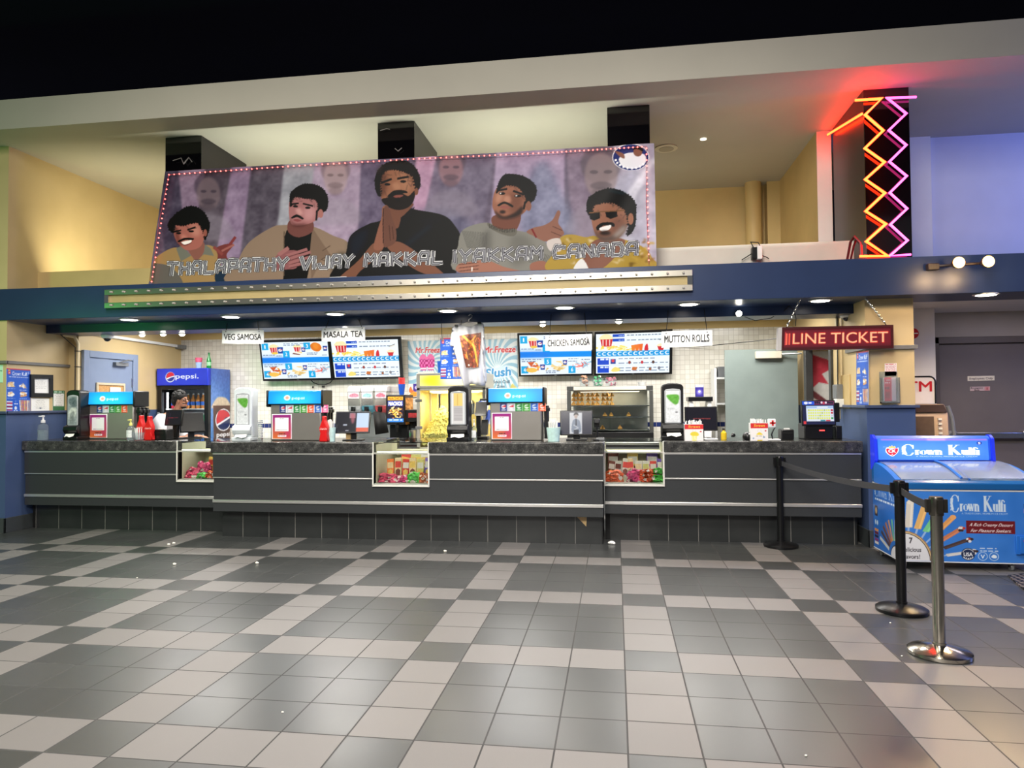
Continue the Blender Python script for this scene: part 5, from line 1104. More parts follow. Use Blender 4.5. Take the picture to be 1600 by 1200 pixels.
# ------------------------------------------------------------------ back counter
t = thing('back_counter', 'steel back counter along the tiled wall under the food warmers', 'counter', (-2.6, 3.2, 0)); BZ = 0.92
part('top', MB().box((-5.85, 2.72, BZ - .04), (1.15, 3.59, BZ)), STEEL, t, bevel=.006); part('cabinet', MB().box((-5.82, 2.8, 0), (1.12, 3.58, BZ - .04)), GREYP, t)

# ------------------------------------------------------------------ drinks cooler
CX0, CX1, CY0, CY1, CZ = -6.83, -6.0, 2.98, 3.56, 2.0
t = thing('drinks_cooler', 'tall drinks cooler with a lit blue header and glass door', 'cooler', ((CX0 + CX1) / 2, CY0, 0))
hz = CZ - 0.255
part('cabinet', MB().box((CX0, CY0 + .06, 0.0), (CX0 + .05, CY1, CZ)).box((CX1 - .05, CY0 + .06, 0), (CX1 - .004, CY1, CZ)).box((CX0, CY1 - .04, 0), (CX1 - .004, CY1, CZ)).box((CX0, CY0 + .06, 0), (CX1 - .004, CY1, .35)).box((CX0, CY0 + .06, hz - .03), (CX1 - .004, CY1, CZ)), BLACK, t, bevel=.004)
part('lining', MB().box((CX0 + .05, CY1 - .05, .35), (CX1 - .05, CY1 - .04, hz - .03)), mat('cooler_lining', (190, 196, 206), .5, noise=.03), t)
d = part('door', MB().box((CX0, CY0, .33), (CX0 + .07, CY0 + .05, hz)).box((CX1 - .07, CY0, .33), (CX1, CY0 + .05, hz)).box((CX0 + .07, CY0, .33), (CX1 - .07, CY0 + .05, .4)).box((CX0 + .07, CY0, hz - .06), (CX1 - .07, CY0 + .05, hz)), BLACK, t, bevel=.004)
part('door_glass', MB().box((CX0 + .07, CY0 + .02, .4), (CX1 - .07, CY0 + .028, hz - .06)), GLASS, d)
part('handle', MB().box((CX0 + .02, CY0 - .04, .9), (CX0 + .045, CY0 - .015, 1.35)).box((CX0 + .02, CY0 - .02, .9), (CX0 + .045, CY0, .93)).box((CX0 + .02, CY0 - .02, 1.32), (CX0 + .045, CY0, 1.35)), GREYP, d, bevel=.004)
part('header_box', MB().box((CX0, CY0 - .02, hz), (CX1, CY0 + .06, CZ)), mat('blue_header_shell', (30, 50, 190), .35, noise=.05), t, bevel=.006)
c = Canvas(130, 44, bg=(26, 44, 196)); c.oval(.5, .5, .5, .6, (44, 74, 226), .6, 20); c.oval(.265, .5, .095, .33, (238, 240, 248)); c.oval(.265, .48, .083, .29, (30, 52, 150)); c.blob([(.19, .42), (.24, .22), (.31, .22), (.345, .4), (.28, .46), (.24, .58), (.20, .6)], (226, 36, 60)); c.line([(.2, .62), (.26, .52), (.345, .45)], .05, (240, 240, 248), curve=True)
c.text('pepsi.', .60, .60, .30, (246, 248, 255), w=.46, bold=.014)
c.mesh('header_sign', [(CX0 + .012 - t.location[0], -.022, CZ - .012), (CX1 - .012 - t.location[0], -.022, CZ - .012), (CX1 - .012 - t.location[0], -.022, hz + .012), (CX0 + .012 - t.location[0], -.022, hz + .012)], print_mat('lit_blue_sign', .3, es=1.0, base=0), t)
part('interior_light', MB().box((CX0 + .09, CY0 + .09, .5), (CX0 + .11, CY0 + .11, hz - .1)).box((CX1 - .11, CY0 + .09, .5), (CX1 - .09, CY0 + .11, hz - .1)), mat('cooler_tube', (240, 246, 255), .5, emit=(236, 244, 255), es=5.0, noise=.01), t)
sh = [.44, .78, 1.10, 1.40]
for z in sh: part('shelf', MB().box((CX0 + .05, CY0 + .12, z - .015), (CX1 - .05, CY1 - .05, z)), WPLAST, t)
c = Canvas(60, 200, ((0, 0), (1, 0), (1, 1), (0, 1)), bg=(40, 96, 200))
for i in range(20): c.rect(0, i / 20, 1, (i + 1) / 20 + .01, (int(66 - 30 * i / 20), int(112 - 20 * abs(i - 9) / 9 + 12), int(190 + 20 * i / 20)))
c.oval(.2, .3, .4, .2, (120, 160, 226), .6, 20)
c.blob([(.1, .27), (.3, .225), (.5, .215), (.8, .225), (1.0, .27), (1.0, .30), (.1, .30)], (214, 196, 170), 1, 1); c.noise(26, 5, 6)
c.poly([(.12, .28), (1, .28), (1, .80), (.2, .80)], (96, 60, 46)); c.blob([(.2, .35), (.5, .3), (.9, .35), (.9, .75), (.5, .65), (.3, .75)], (54, 30, 26), .8, 8)
c.oval(.66, .39, .42, .085, (236, 238, 244)); c.oval(.66, .39, .38, .077, (28, 44, 92)); c.blob([(.29, .39), (.4, .325), (.66, .315), (.9, .335), (.98, .365), (.75, .375), (.55, .41), (.36, .425)], (206, 40, 56)); c.line([(.3, .43), (.6, .405), (1.0, .37)], .016, (236, 238, 244), curve=True)
c.text('pepsi', .66, .515, .032, (244, 244, 250), w=.72, bold=.03)
c.mesh('side_graphic', [(CX1 - t.location[0], .06, CZ), (CX1 - t.location[0], CY1 - CY0, CZ), (CX1 - t.location[0], CY1 - CY0, 0.0), (CX1 - t.location[0], .06, 0.0)], print_mat('cooler_side_print', .35), t)
# bottles and packs in the cooler
bc = {'amber': mat('amber_drink', (196, 130, 70), .15, noise=.15, nscale=20), 'green': mat('green_drink', (40, 170, 110), .15, noise=.15, nscale=20), 'red': mat('red_drink', (196, 40, 64), .15, noise=.15, nscale=20), 'blue': mat('blue_drink', (60, 110, 200), .15, noise=.15, nscale=20), 'water': mat('water_drink', (190, 214, 236), .1, noise=.05)}
protos = {}
for row, (z, colr, rowname) in enumerate(zip(sh, ('water', 'blue', 'red', 'amber'), ('bottom', 'second', 'third', 'top'))):
    for i in range(8):
        x = CX0 + .13 + i * (CX1 - CX0 - .26) / 7; c_ = colr if not (row == 2 and i > 3) else 'green'
        if row == 3 and i < 3: c_ = 'red'
        lab = {'amber': 'amber', 'green': 'green', 'red': 'red', 'blue': 'blue', 'water': 'clear'}[c_] + ' bottle on the %s shelf of the drinks cooler' % rowname
        if c_ not in protos:
            b = thing('drink_bottle', lab, 'bottle', (x, CY0 + .2, z), group='bottles in the drinks cooler')
            MB().lathe([(.03, 0), (.034, .01), (.034, .13), (.014, .185), (.013, .21)], (0, 0, 0), 14).build('bottle_body', bc[c_], b); MB().lathe([(.016, .208), (.016, .228), (.002, .23)], (0, 0, 0), 12).build('cap', WPLAST, b); MB().lathe([(.0348, .05), (.0348, .105)], (0, 0, 0), 14).build('label', bc['blue'] if c_ != 'blue' else WPLAST, b)
            protos[c_] = b
        else: copy_thing(protos[c_], (x, CY0 + .2, z), lab)
p = at(326.5, 575, 3.2); p[2] = CZ; H = at(326, 551, 3.2)[2] - CZ; t = thing('green_bottle', 'green glass bottle standing on top of the drinks cooler', 'bottle', p)
MB().lathe([(.03, 0), (.034, .01), (.034, H * .45), (.03, H * .55), (.013, H * .8), (.013, H * .92)], (0, 0, 0), 18).build('glass_body', mat('green_bottle_glass', (36, 150, 70), .1, noise=.1, trans=.3), t); MB().lathe([(.0345, H * .2), (.0345, H * .42)], (0, 0, 0), 18).build('label', mat('green_white_label', (150, 214, 160), .4, noise=.4, nscale=40), t); MB().lathe([(.016, H * .92), (.016, H), (.002, H)], (0, 0, 0), 12).build('cap', mat('green_cap', (30, 110, 60), .4, noise=.05), t)
p = at(310.5, 575, 3.2); p[2] = CZ; t = thing('paper_cup', 'pink and pale blue paper cup on top of the drinks cooler', 'cup', p); H = at(310, 559, 3.2)[2] - CZ
MB().lathe([(.035, 0), (.046, H * .6)], (0, 0, 0), 18).build('cup_body', mat('pale_blue_cup', (160, 190, 232), .5, noise=.15, nscale=25), t); MB().lathe([(.046, H * .6), (.052, H), (.048, H), (.03, .01), (.001, .01)], (0, 0, 0), 18).build('rim_band', mat('pink_cup', (226, 96, 130), .5, noise=.15, nscale=25), t)

# ------------------------------------------------------------------ slush machine, nacho warmer, coffee maker
t = thing('slush_machine', 'three-tank slush machine with teal and red drinks', 'slush machine', (*at(580, 680, 3.0)[:2], BZ)); L = t.location
X0, X1, Z0, Z1 = px(548, 603, 610, 645, 3.0); w3 = (X1 - X0) / 3
part('machine_base', MB().box((X0 - .02, 3.02, BZ), (X1 + .0, 3.5, Z0 - .01)), mat('slush_steel', (176, 178, 180), .35, .8, noise=.08, nscale=6), t, bevel=.01)
part('drip_tray', MB().box((X0, 2.86, BZ), (X1, 3.02, BZ + .05)), BLACK, t, bevel=.006)
for i, (colr, nm) in enumerate((((214, 220, 222), 'pale'), ((30, 160, 186), 'teal'), ((226, 28, 40), 'red'))):
    a = X0 + i * w3 + .008; b = a + w3 - .016
    part('lid', MB().prism([(2.86, Z1 - .085), (2.87, Z1 - .02), (2.93, Z1), (3.4, Z1), (3.44, Z1 - .085)], a, b, axis='x'), WPLAST, t, bevel=.006)
    part('tank', MB().prism([(2.86, Z1 - .085), (2.88, Z0 + .05), (2.92, Z0), (3.4, Z0), (3.44, Z1 - .085)], a, b, axis='x'), mat('tank_plastic', (236, 236, 234), .1, trans=.85, ior=1.1, noise=.02), t)
    part('slush', MB().prism([(2.885, Z0 + .1), (2.89, Z0 + .05), (2.93, Z0 + .01), (3.39, Z0 + .01), (3.40, Z0 + (.13 if i else .05))], a + .008, b - .008, axis='x'), mat('slush_' + nm, colr, .3, noise=.1, nscale=60, emit=colr, es=.12), t)
    part('spout', MB().lathe([(.03, 0), (.03, -.04), (.016, -.05), (.016, -.12)], ((a + b) / 2, 2.84, Z0 + .06), 14).box(((a + b) / 2 - .02, 2.80, Z0 + .02), ((a + b) / 2 + .02, 2.88, Z0 + .09)), BLACK, t)
    c = Canvas(20, 14, bg=(226, 214, 220)); c.blob([(.1, .6), (.4, .2), (.8, .3), (.9, .7), (.4, .8)], ((200, 130, 150), (150, 200, 200), (216, 120, 140))[i]); c.noise(60, 3, i)
    c.mesh('tank_label', [(a + .01 - L[0], 2.862 - L[1] - .006, Z1 - .09 - L[2]), (b - .01 - L[0], 2.862 - L[1] - .006, Z1 - .09 - L[2]), (b - .01 - L[0], 2.868 - L[1] - .006, Z1 - .18 - L[2]), (a + .01 - L[0], 2.868 - L[1] - .006, Z1 - .18 - L[2])], PAPER(), t)
X0, X1, Z0, Z1 = px(603, 617, 633, 690, 2.8); t = thing('nacho_warmer', 'black nacho cheese dispenser with a picture of chips, right of the slush machine', 'nacho warmer', ((X0 + X1) / 2, 2.8, BZ)); w = X1 - X0; h = Z1 - BZ
MB().box((-w / 2, 0, h * .36), (w / 2, .4, h)).box((-w / 2, .16, 0), (w / 2, .4, h * .36)).box((-w / 2, 0, 0), (w / 2, .16, .04)).build('cabinet', BLACK, t, bevel=.01)
c = Canvas(34, 64, bg=(30, 24, 40)); c.rect(.05, .02, .95, .16, (236, 170, 50)); c.text('NACHOS', .5, .14, .1, (120, 40, 20), w=.8, bold=.02); c.rect(.05, .18, .95, .38, (40, 60, 150)); c.text('NACHOS', .5, .355, .14, (246, 240, 220), w=.82, bold=.04); r = random.Random(2)
for i in range(60):
    x, y = .5 + r.gauss(0, .2), .62 + r.gauss(0, .1); c.poly([(x, y), (x + r.uniform(-.18, .18), y + r.uniform(-.08, .08)), (x + r.uniform(-.18, .18), y + r.uniform(-.08, .08))], r.choice([(232, 180, 70), (246, 214, 130), (220, 140, 50), (250, 230, 170)]))
c.rect(0, .86, 1, 1, (50, 110, 190)); c.scrib(.1, .9, .9, 5, (220, 230, 246), .03, 3)
c.mesh('lit_panel', [(-w * .42, -.002, h * .97), (w * .42, -.002, h * .97), (w * .42, -.002, h * .42), (-w * .42, -.002, h * .42)], print_mat('lit_print', .3, es=.8), t)
c = Canvas(26, 64, bg=(224, 150, 60)); c.noise(120, 6, 3); c.rect(0, 0, 1, .1, (60, 40, 30)); c.mesh('side_print', [(w / 2 + .001, .02, h), (w / 2 + .001, .38, h), (w / 2 + .001, .38, h * .36), (w / 2 + .001, .02, h * .36)], PAPER(), t)
MB().lathe([(.025, 0), (.025, -.05), (.012, -.06), (.012, -.1)], (w * .1, -.01, h * .36), 14).box((w * .05, -.06, h * .37), (w * .15, 0, h * .41)).build('nozzle', BLACK, t)
p = (X0 + w * .66, 2.95, BZ + h); t = thing('drink_cup', 'blue cup with a red and white top standing on the nacho dispenser', 'cup', p); H = at(621, 590, 2.95)[2] - p[2]
MB().lathe([(.032, 0), (.052, H * .62), (.048, H * .62), (.03, .006), (.001, .006)], (0, 0, 0), 20).build('cup_body', BLUEP, t); MB().box((-.045, -.004, H * .55), (.045, .004, H)).box((-.02, -.03, H * .5), (-.015, .03, H * .95)).build('red_card', mat('red_white_card', (214, 60, 60), .5, noise=.5, nscale=30), t)
X0, X1, Z0, Z1 = px(636, 640, 660, 690, 2.9); t = thing('coffee_maker', 'black coffee maker with a glass jug left of the popcorn machine', 'coffee maker', ((X0 + X1) / 2, 2.9, BZ)); w = X1 - X0; h = Z1 - BZ
MB().box((-w / 2, .1, 0), (w / 2, .35, h)).box((-w / 2, -.08, h * .62), (w / 2, .1, h)).box((-w / 2, -.08, 0), (w / 2, .1, .03)).build('body', BLACK, t, bevel=.008)
MB().lathe([(.06, 0), (.075, .03), (.07, .1), (.045, .14), (.05, .15)], (0, 0.0, .035), 18).build('jug', CLEARP, t); MB().lathe([(.058, 0), (.07, .03), (.068, .06), (.001, .062)], (0, 0, .04), 18).build('coffee', mat('coffee', (40, 22, 14), .2, noise=.1), t); MB().tube([(0.05, -.06, .16), (.09, -.08, .14), (.08, -.08, .06)], .008).build('jug_handle', BLACK, t)
MB().box((-w * .3, -.083, h * .75), (w * .3, -.08, h * .9)).build('badge', mat('red_badge', (150, 40, 44), .4, noise=.3, nscale=30), t)
p = (*at(635.5, 690, 2.45)[:2], BZ); p = (p[0], 2.76, BZ); H = at(635, 672, 2.76)[2] - BZ
t = thing('steel_canister', 'plain steel canister with a green label in front of the coffee maker', 'canister', p); MB().lathe([(.06, 0), (.062, .006), (.062, H), (.058, H), (.056, .01), (.001, .01)], (0, 0, 0), 24).build('cylinder', STEEL, t); MB().box((-.035, -.066, H * .5), (-.02, -.06, H * .8)).build('label', mat('green_label', (60, 130, 80), .5, noise=.1), t)
# orange and purple picture card above the coffee maker
c = Canvas(36, 42, bg=(236, 232, 226)); c.rect(.4, .0, 1, .6, (70, 50, 150)); c.oval(.72, .3, .2, .14, (200, 190, 230)); c.blob([(.05, .55), (.2, .2), (.35, .45), (.5, .6), (.3, .7)], (240, 120, 60)); c.blob([(.1, .8), (.4, .62), (.9, .66), (.95, .82), (.5, .95), (.15, .95)], (240, 160, 50)); c.noise(30, 4, 1)
q = [at(638, 600, 3.58), at(657, 599, 3.58), at(657, 620, 3.58), at(638, 621, 3.58)]; tag(c.mesh('picture_card', q, PAPER(), thick=.004, back=WPLAST), 'small orange and purple food picture on the tiles above the coffee maker', 'picture')

# ------------------------------------------------------------------ popcorn machine
X0, X1, Z0, Z1 = px(651, 580, 759, 690, 2.10); t = thing('popcorn_machine', 'glass popcorn machine glowing yellow behind the t-shirt', 'popcorn machine', ((X0 + X1) / 2, 2.10, 0)); w = X1 - X0; Lx = t.location[0]; bz = 0.86
zt = at(700, 606, 2.10)[2]; PALU = mat('pale_aluminium', (208, 204, 192), .35, .6, noise=.03)
MB().box((-w / 2, 0, 0), (w / 2, .6, bz)).build('cart_base', RED, t, bevel=.01)
fr = MB()
for sx in (-1, 1):
    for y in (0, .56): fr.box((sx * (w / 2 - .022) - .022, y, bz), (sx * (w / 2 - .022) + .022, y + .04, zt))
fr.box((-w / 2, 0, bz), (w / 2, .6, bz + .03)).box((-w / 2, 0, zt - .03), (w / 2, .6, zt)).build('frame', PALU, t, bevel=.004)
MB().box((-w / 2 + .044, .012, bz + .03), (w / 2 - .044, .018, zt - .03)).build('front_glass', GLASS, t)
MB().box((-w / 2 + .04, .57, bz + .03), (w / 2 - .04, .58, zt - .03)).box((-w / 2 + .012, .04, bz + .03), (-w / 2 + .02, .56, zt - .03)).build('back_panel', mat('yellow_lit_panel', (240, 222, 160), .5, noise=.05), t)
MB().box((-w / 2, -.01, zt), (w / 2, .6, zt + .19)).build('canopy', PALU, t, bevel=.006)
c = Canvas(80, 26, bg=(250, 226, 120)); c.oval(.25, .5, .2, .5, (255, 214, 20), .9, 8); c.oval(.7, .5, .35, .5, (255, 244, 200), .9, 10); c.mesh('lit_sign', [(-w / 2 + .05, -.0115, zt + .16), (w / 2 - .12, -.0115, zt + .16), (w / 2 - .12, -.0115, zt + .03), (-w / 2 + .05, -.0115, zt + .03)], print_mat('lit_sign_warm', .4, es=1.3), t)
for z in (bz + .28, zt - .16):
    for sx in (-1, 1): MB().box((sx * (w / 2 - .03) - .045, -.012, z - .018), (sx * (w / 2 - .03) + .045, .0, z + .018)).build('hinge', GREYP, t, bevel=.004)
MB().lathe([(.12, 0), (.14, .02), (.15, .16), (.12, .2), (.02, .22)], (w * .12, .32, zt - .36), 24).tube([(w * .12, .32, zt - .14), (w * .12, .32, zt - .03)], .02).tube([(-w * .26, .32, zt - .03), (-w * .26, .32, zt - .34)], .03).build('kettle', CHROME, t)
po = MB(); r = random.Random(8)
def heap(x, y): return bz + .04 + .44 * math.exp(-(((x + .2) / .19) ** 2 + ((y - .34) / .2) ** 2)) + .06
n = 26; vs = []; fs = []
for j in range(n + 1):
    for i in range(n + 1):
        x = -w / 2 + .05 + (w - .1) * i / n; y = .03 + .52 * j / n; vs.append((x, y, heap(x, y) + r.uniform(-.018, .018)))
for j in range(n):
    for i in range(n): a = j * (n + 1) + i; fs.append((a, a + 1, a + n + 2, a + n + 1))
k = len(vs)
po.add(vs, fs)
for i in range(520):
    x = r.uniform(-w / 2 + .06, w / 2 - .06); y = r.uniform(.05, .45); po.ball((x, y, heap(x, y) + .008), (r.uniform(.011, .018),) * 3, 6, 4)
for i in range(420):
    x = r.uniform(-w / 2 + .06, w / 2 - .06); po.ball((x, .035 + r.uniform(0, .02), bz + .045 + r.random() * .16), (.013,) * 3, 6, 4)
o = po.build('popcorn', mat('yellow_popcorn', (248, 232, 150), .7, noise=.2, nscale=90), t); o['kind'] = 'stuff'
MB().box((-w / 2 + .1, .28, zt - .05), (w / 2 - .1, .34, zt - .032)).build('heat_lamp', mat('warm_tube', (255, 230, 170), .5, emit=(255, 224, 150), es=4.0, noise=.01), t)
lamp('popcorn_lamp', 'AREA', (Lx, 2.10 + .25, zt - .06), 9, (1.0, .86, .55), w * .7, .2)

# ------------------------------------------------------------------ heated food case with samosas
X0, X1, Z0, Z1 = px(886, 603, 1021, 690, 2.8); t = thing('hot_food_case', 'steel and glass hot food case on the back counter, samosas on its shelves', 'food case', ((X0 + X1) / 2, 2.8, BZ)); w = X1 - X0; h = Z1 - BZ
DK = mat('dark_steel', (92, 92, 90), .35, .7, noise=.06)
MB().box((-w / 2, 0, 0), (w / 2, .6, .13)).build('base', BLACK, t, bevel=.008)
fr = MB().box((-w / 2, 0, h - .06), (w / 2, .6, h))
for sx in (-1, 1): fr.box((sx * (w / 2 - .025) - .025, 0, .13), (sx * (w / 2 - .025) + .025, .05, h - .06)).box((sx * (w / 2 - .01) - .01, .55, .13), (sx * (w / 2 - .01) + .01, .6, h - .06))
fr.build('frame', DK, t, bevel=.005)
MB().box((-w * .42, -.004, h - .052), (w * .42, 0, h - .005)).build('top_trim', mat('cream_trim', (226, 218, 200), .4, noise=.02), t)
MB().box((-w / 2 + .05, .585, .13), (w / 2 - .05, .595, h - .06)).build('back_panel', mat('grey_case_back', (150, 152, 148), .4, .5, noise=.1, nscale=4), t)
MB().box((-w / 2 + .05, .008, .13), (w / 2 - .05, .014, h - .06)).build('front_glass', GLASS, t)
MB().box((-w * .012, .015, .13), (w * .012, .03, h - .06)).build('centre_post', GLASS, t)
shz = [.16, .16 + (h - .22) * .33, .16 + (h - .22) * .62]
for z in shz: MB().box((-w / 2 + .05, .04, z - .012), (w / 2 - .05, .57, z)).build('shelf', CHROME, t)
lamp('case_lamp', 'AREA', (t.location[0], 3.1, BZ + h - .075), 5, (1, .86, .6), w * .7, .3)
cont = t; cl = t.location
def samosa(x, y, z, rz, lab, grp):
    o = MB().add([(-.045, -.03, 0), (.045, -.03, 0), (0, .045, 0), (0, 0, .075)], [(0, 2, 1), (0, 1, 3), (1, 2, 3), (2, 0, 3)]).build('samosa', mat('fried_pastry', (206, 152, 76), .6, noise=.25, nscale=40, bump=.4), None, bevel=.014, seg=3)
    o.location = (cl[0] + x, cl[1] + y, cl[2] + z); o.rotation_euler = (0, 0, rz); return tag(o, lab, 'samosa', grp)
r = random.Random(12); s0 = None
for j in range(6):
    for i in range(9): 
        x = -w * .43 + (i + .35 * (i // 3)) * w * .052; z = shz[2] + .002 + .058 * (j // 2)
        if s0 is None: s0 = samosa(x, .12 + .11 * (j % 2), z, 0, 'golden samosa piled on the upper left shelf of the hot food case', 'samosas on the upper shelf'); s0.location[0] = cl[0] + x
        else:
            o = s0.copy(); COL.objects.link(o); o.location = (cl[0] + x, cl[1] + .12 + .11 * (j % 2), cl[2] + z); o.rotation_euler = (0, 0, r.uniform(0, 6))
for i in range(0):
    o = s0.copy(); COL.objects.link(o); o.location = (cl[0] - w * .40 + i * w * .054, cl[1] + .17, cl[2] + shz[2] + .07); o.rotation_euler = (0, 0, r.uniform(0, 6))
for k in range(6):
    o = s0.copy(); COL.objects.link(o); o.location = (cl[0] + (-.1 + .035 * k) * (1 if k < 2 else 3.2) * w / 1.1, cl[1] + .15, cl[2] + shz[1 if k % 2 else 0] + .002); o['label'] = 'samosa on the lower shelves of the hot food case'; o['group'] = 'samosas on the lower shelves'
for i, (x0, x1, m_, n) in enumerate(((905, 921, FOIL('apricot_sachets', (232, 168, 130)), 'apricot'), (925, 943, FOIL('mint_sachets', (70, 190, 120)), 'green'), (945, 964, FOIL('rose_sachets', (226, 110, 130)), 'pink'))):
    a, b, _, _ = px(x0, 590, x1, 602, 3.0); z0 = BZ + h; z1 = at(x0, 587, 3.0)[2]
    tb = thing('sachet_tub', n + ' sachets in a clear tub on top of the hot food case', 'tub', ((a + b) / 2, 3.0, z0)); ww = b - a; hh = z1 - z0
    MB().prism([(-ww * .4, 0), (ww * .4, 0), (ww * .5, hh * .75), (-ww * .5, hh * .75)], 0, .1).build('tub', CLEARP, tb); q = MB(); rr = random.Random(i)
    for k in range(14): x, y, z = rr.uniform(-ww * .34, ww * .34), rr.uniform(.015, .085), rr.uniform(.01, hh * .9); q.ball((x, y, z + .01), (.022, .008, .018), 8, 5)
    q.build('sachets', m_, tb)['kind'] = 'stuff'
p = at(1003, 602, 3.0); t = thing('white_tray', 'small white bowl on the right end of the hot food case', 'bowl', (p[0], 3.0, BZ + h)); MB().lathe([(.04, 0), (.06, .055), (.055, .055), (.036, .006), (.001, .006)], (0, 0, 0), 20).build('bowl', WPLAST, t)
# things right of the food case
X0, X1, Z0, Z1 = px(1078, 620, 1112, 690, 2.9); t = thing('label_printer', 'pale tray unit with black top behind the black monitor', 'tray unit', ((X0 + X1) / 2, 2.9, BZ)); w = X1 - X0; h = Z1 - BZ
MB().prism([(-w / 2, 0), (w / 2, 0), (w / 2, h * .9), (w * .36, h * .9), (w * .30, h * .74), (-w * .30, h * .74), (-w * .36, h * .9), (-w / 2, h * .9)], 0, .3).build('cabinet', WPLAST, t, bevel=.006); MB().box((-w * .56, -.02, h * .9), (w * .56, .3, h * 1.0)).build('black_top', BLACK, t, bevel=.006)
c = Canvas(20, 30, bg=(60, 50, 140)); c.rect(.05, .03, .95, .2, (220, 220, 240)); c.oval(.5, .6, .3, .2, (150, 140, 220), .9, 3); c.oval(.5, .55, .12, .1, (240, 240, 250)); q = [(-.055, .1, h * 1.0 + .16), (.055, .1, h * 1.0 + .16), (.055, .1, h * 1.0), (-.055, .1, h * 1.0)]
tag(c.mesh('card_stand', [tuple(Vector(a) + t.location) for a in q], print_mat('glossy_print'), thick=.006, back=BLACK), 'small purple card standing on the black-topped tray unit', 'card')
X0, X1, Z0, Z1 = px(1117, 575, 1133, 690, 3.2); t = thing('white_shelf_unit', 'narrow white shelf unit half hidden by the open grey door', 'shelf unit', ((X0 + X1) / 2, 3.2, 0)); w = X1 - X0
MB().box((-w / 2, 0, 0), (-w / 2 + .03, .36, Z1)).box((w / 2 + .1, 0, 0), (w / 2 + .13, .36, Z1)).build('upright', WPLAST, t, bevel=.003)
for z in (.4, .9, 1.4, Z1 - .15): MB().box((-w / 2 + .03, 0, z), (w / 2 + .1, .36, z + .025)).build('shelf', WPLAST, t)
MB().box((-w / 2 + .05, .02, Z1 - .125), (w / 2 + .08, .3, Z1 + .02)).build('box_on_top', GREYP, t, bevel=.006)
# red-white poster seen on the far side of the doorway at the right
c = Canvas(40, 100, bg=(226, 224, 220)); c.poly([(0, .04), (.5, .1), (.8, .16), (.3, .25), (.5, .36), (.2, .34), (0, .4)], (214, 60, 80)); c.poly([(0, .42), (.7, .6), (.5, .61), (0, .5)], (120, 50, 58)); c.line([(.1, .68), (.5, .7), (.7, 1)], .06, (150, 150, 150)); c.noise(16, 5, 2)
t = c.mesh('doorway_poster', [(2.47, 2.794, 2.08), (2.85, 2.794, 2.08), (2.85, 2.794, .9), (2.47, 2.794, .9)], PAPER(), thick=.004, back=WPLAST); tag(t, 'red and white poster glimpsed in the doorway behind the ticket till', 'poster')
# ------------------------------------------------------------------ menu screens
def menu_combo(hide=False):
    c = Canvas(190, 108, bg=(232, 244, 252)); c.view(0, 0, 1); c.view(0, 0, 1)
    c.view(0, 0, 100.0)   # percent units
    def P(x): return x
    B1 = (24, 168, 226)
    c.rect(0, 42, 100, 56, (0, 140, 236)); c.rect(0, 42, 40, 56, (20, 110, 226), .7, 12)
    for x, y, n in ((1, 3, '1'), (32, 24, '2'), (64, 3, '3'), (1, 78, '4'), (34, 58, '5'), (68, 79, '6')): c.rect(x, y, x + 10, y + 18, B1); c.text(n, x + 5, y + 14, 9.5, (244, 250, 255), w=3.2 if n != '1' else 1.8, bold=.02)
    def cup(x, y, s=1.0): c.poly([(x, y), (x + 9 * s, y), (x + 8 * s, y + 17 * s), (x + 1 * s, y + 17 * s)], (30, 60, 150)); c.oval(x + 4.5 * s, y + 8 * s, 3 * s, 4 * s, (236, 240, 248)); c.poly([(x + 2 * s, y + 8 * s), (x + 7 * s, y + 5 * s), (x + 7 * s, y + 8 * s)], (210, 40, 60)); c.rect(x, y - 1.5 * s, x + 9 * s, y, (210, 220, 240))
    def pop(x, y, s=1.0): c.blob([(x - 1, y), (x + 2, y - 8 * s), (x + 8, y - 9 * s), (x + 14 * s, y - 4 * s), (x + 14 * s, y)], (244, 230, 170)); c.poly([(x, y), (x + 13 * s, y), (x + 11 * s, y + 14 * s), (x + 2 * s, y + 14 * s)], (206, 36, 40)); [c.rect(x + k, y, x + k + 1.4, y + 13, (244, 226, 220), .8) for k in (3, 7, 10)]; c.oval(x + 7, y + 15, 5, 3, (240, 200, 70))
    pop(13, 15); cup(24, 14); pop(49, 15, .8); cup(60, 16, .7); c.poly([(48, 26), (60, 30), (58, 36), (46, 31)], (240, 236, 226)); c.poly([(48, 30), (58, 34), (57, 36), (46, 33)], (120, 60, 40))
    c.blob([(74, 10), (80, 3), (88, 8), (90, 20), (84, 28), (76, 22)], (226, 120, 30)); c.blob([(78, 8), (84, 6), (86, 18), (80, 20)], (240, 150, 50), .7, 3); cup(92, 13, .75)
    r = random.Random(1)
    for x, y, rr, cs in ((18, 79, 8, [(226, 130, 50), (240, 180, 80), (206, 90, 40)]), (54, 77, 10, [(236, 206, 140), (222, 186, 110), (246, 222, 170)]), (86, 78, 9, [(226, 80, 70), (240, 150, 140), (150, 190, 210)])):
        for i in range(16): a, b = x + r.gauss(0, rr * .5), y + r.gauss(0, rr * .6); c.poly([(a + r.uniform(-7, 7), b + r.uniform(-8, 8)) for _ in range(3)], r.choice(cs))
    c.oval(16, 88, 8, 6, (240, 190, 80)); cup(28, 74, .8); cup(60, 64, .7)
    for x0, y, x1, n in ((2, 34, 20, 1), (22, 36, 30, 2), (34, 4, 64, 3), (34, 8, 60, 4), (68, 30, 84, 5), (68, 34, 82, 6), (90, 36, 98, 7), (2, 60, 30, 8), (2, 65, 24, 9), (36, 90, 56, 10), (36, 94, 50, 11), (68, 60, 82, 12), (68, 66, 80, 13), (86, 62, 98, 14)): c.scrib(x0, y, x1, 9, (120, 136, 160), 2.2, n)
    return c
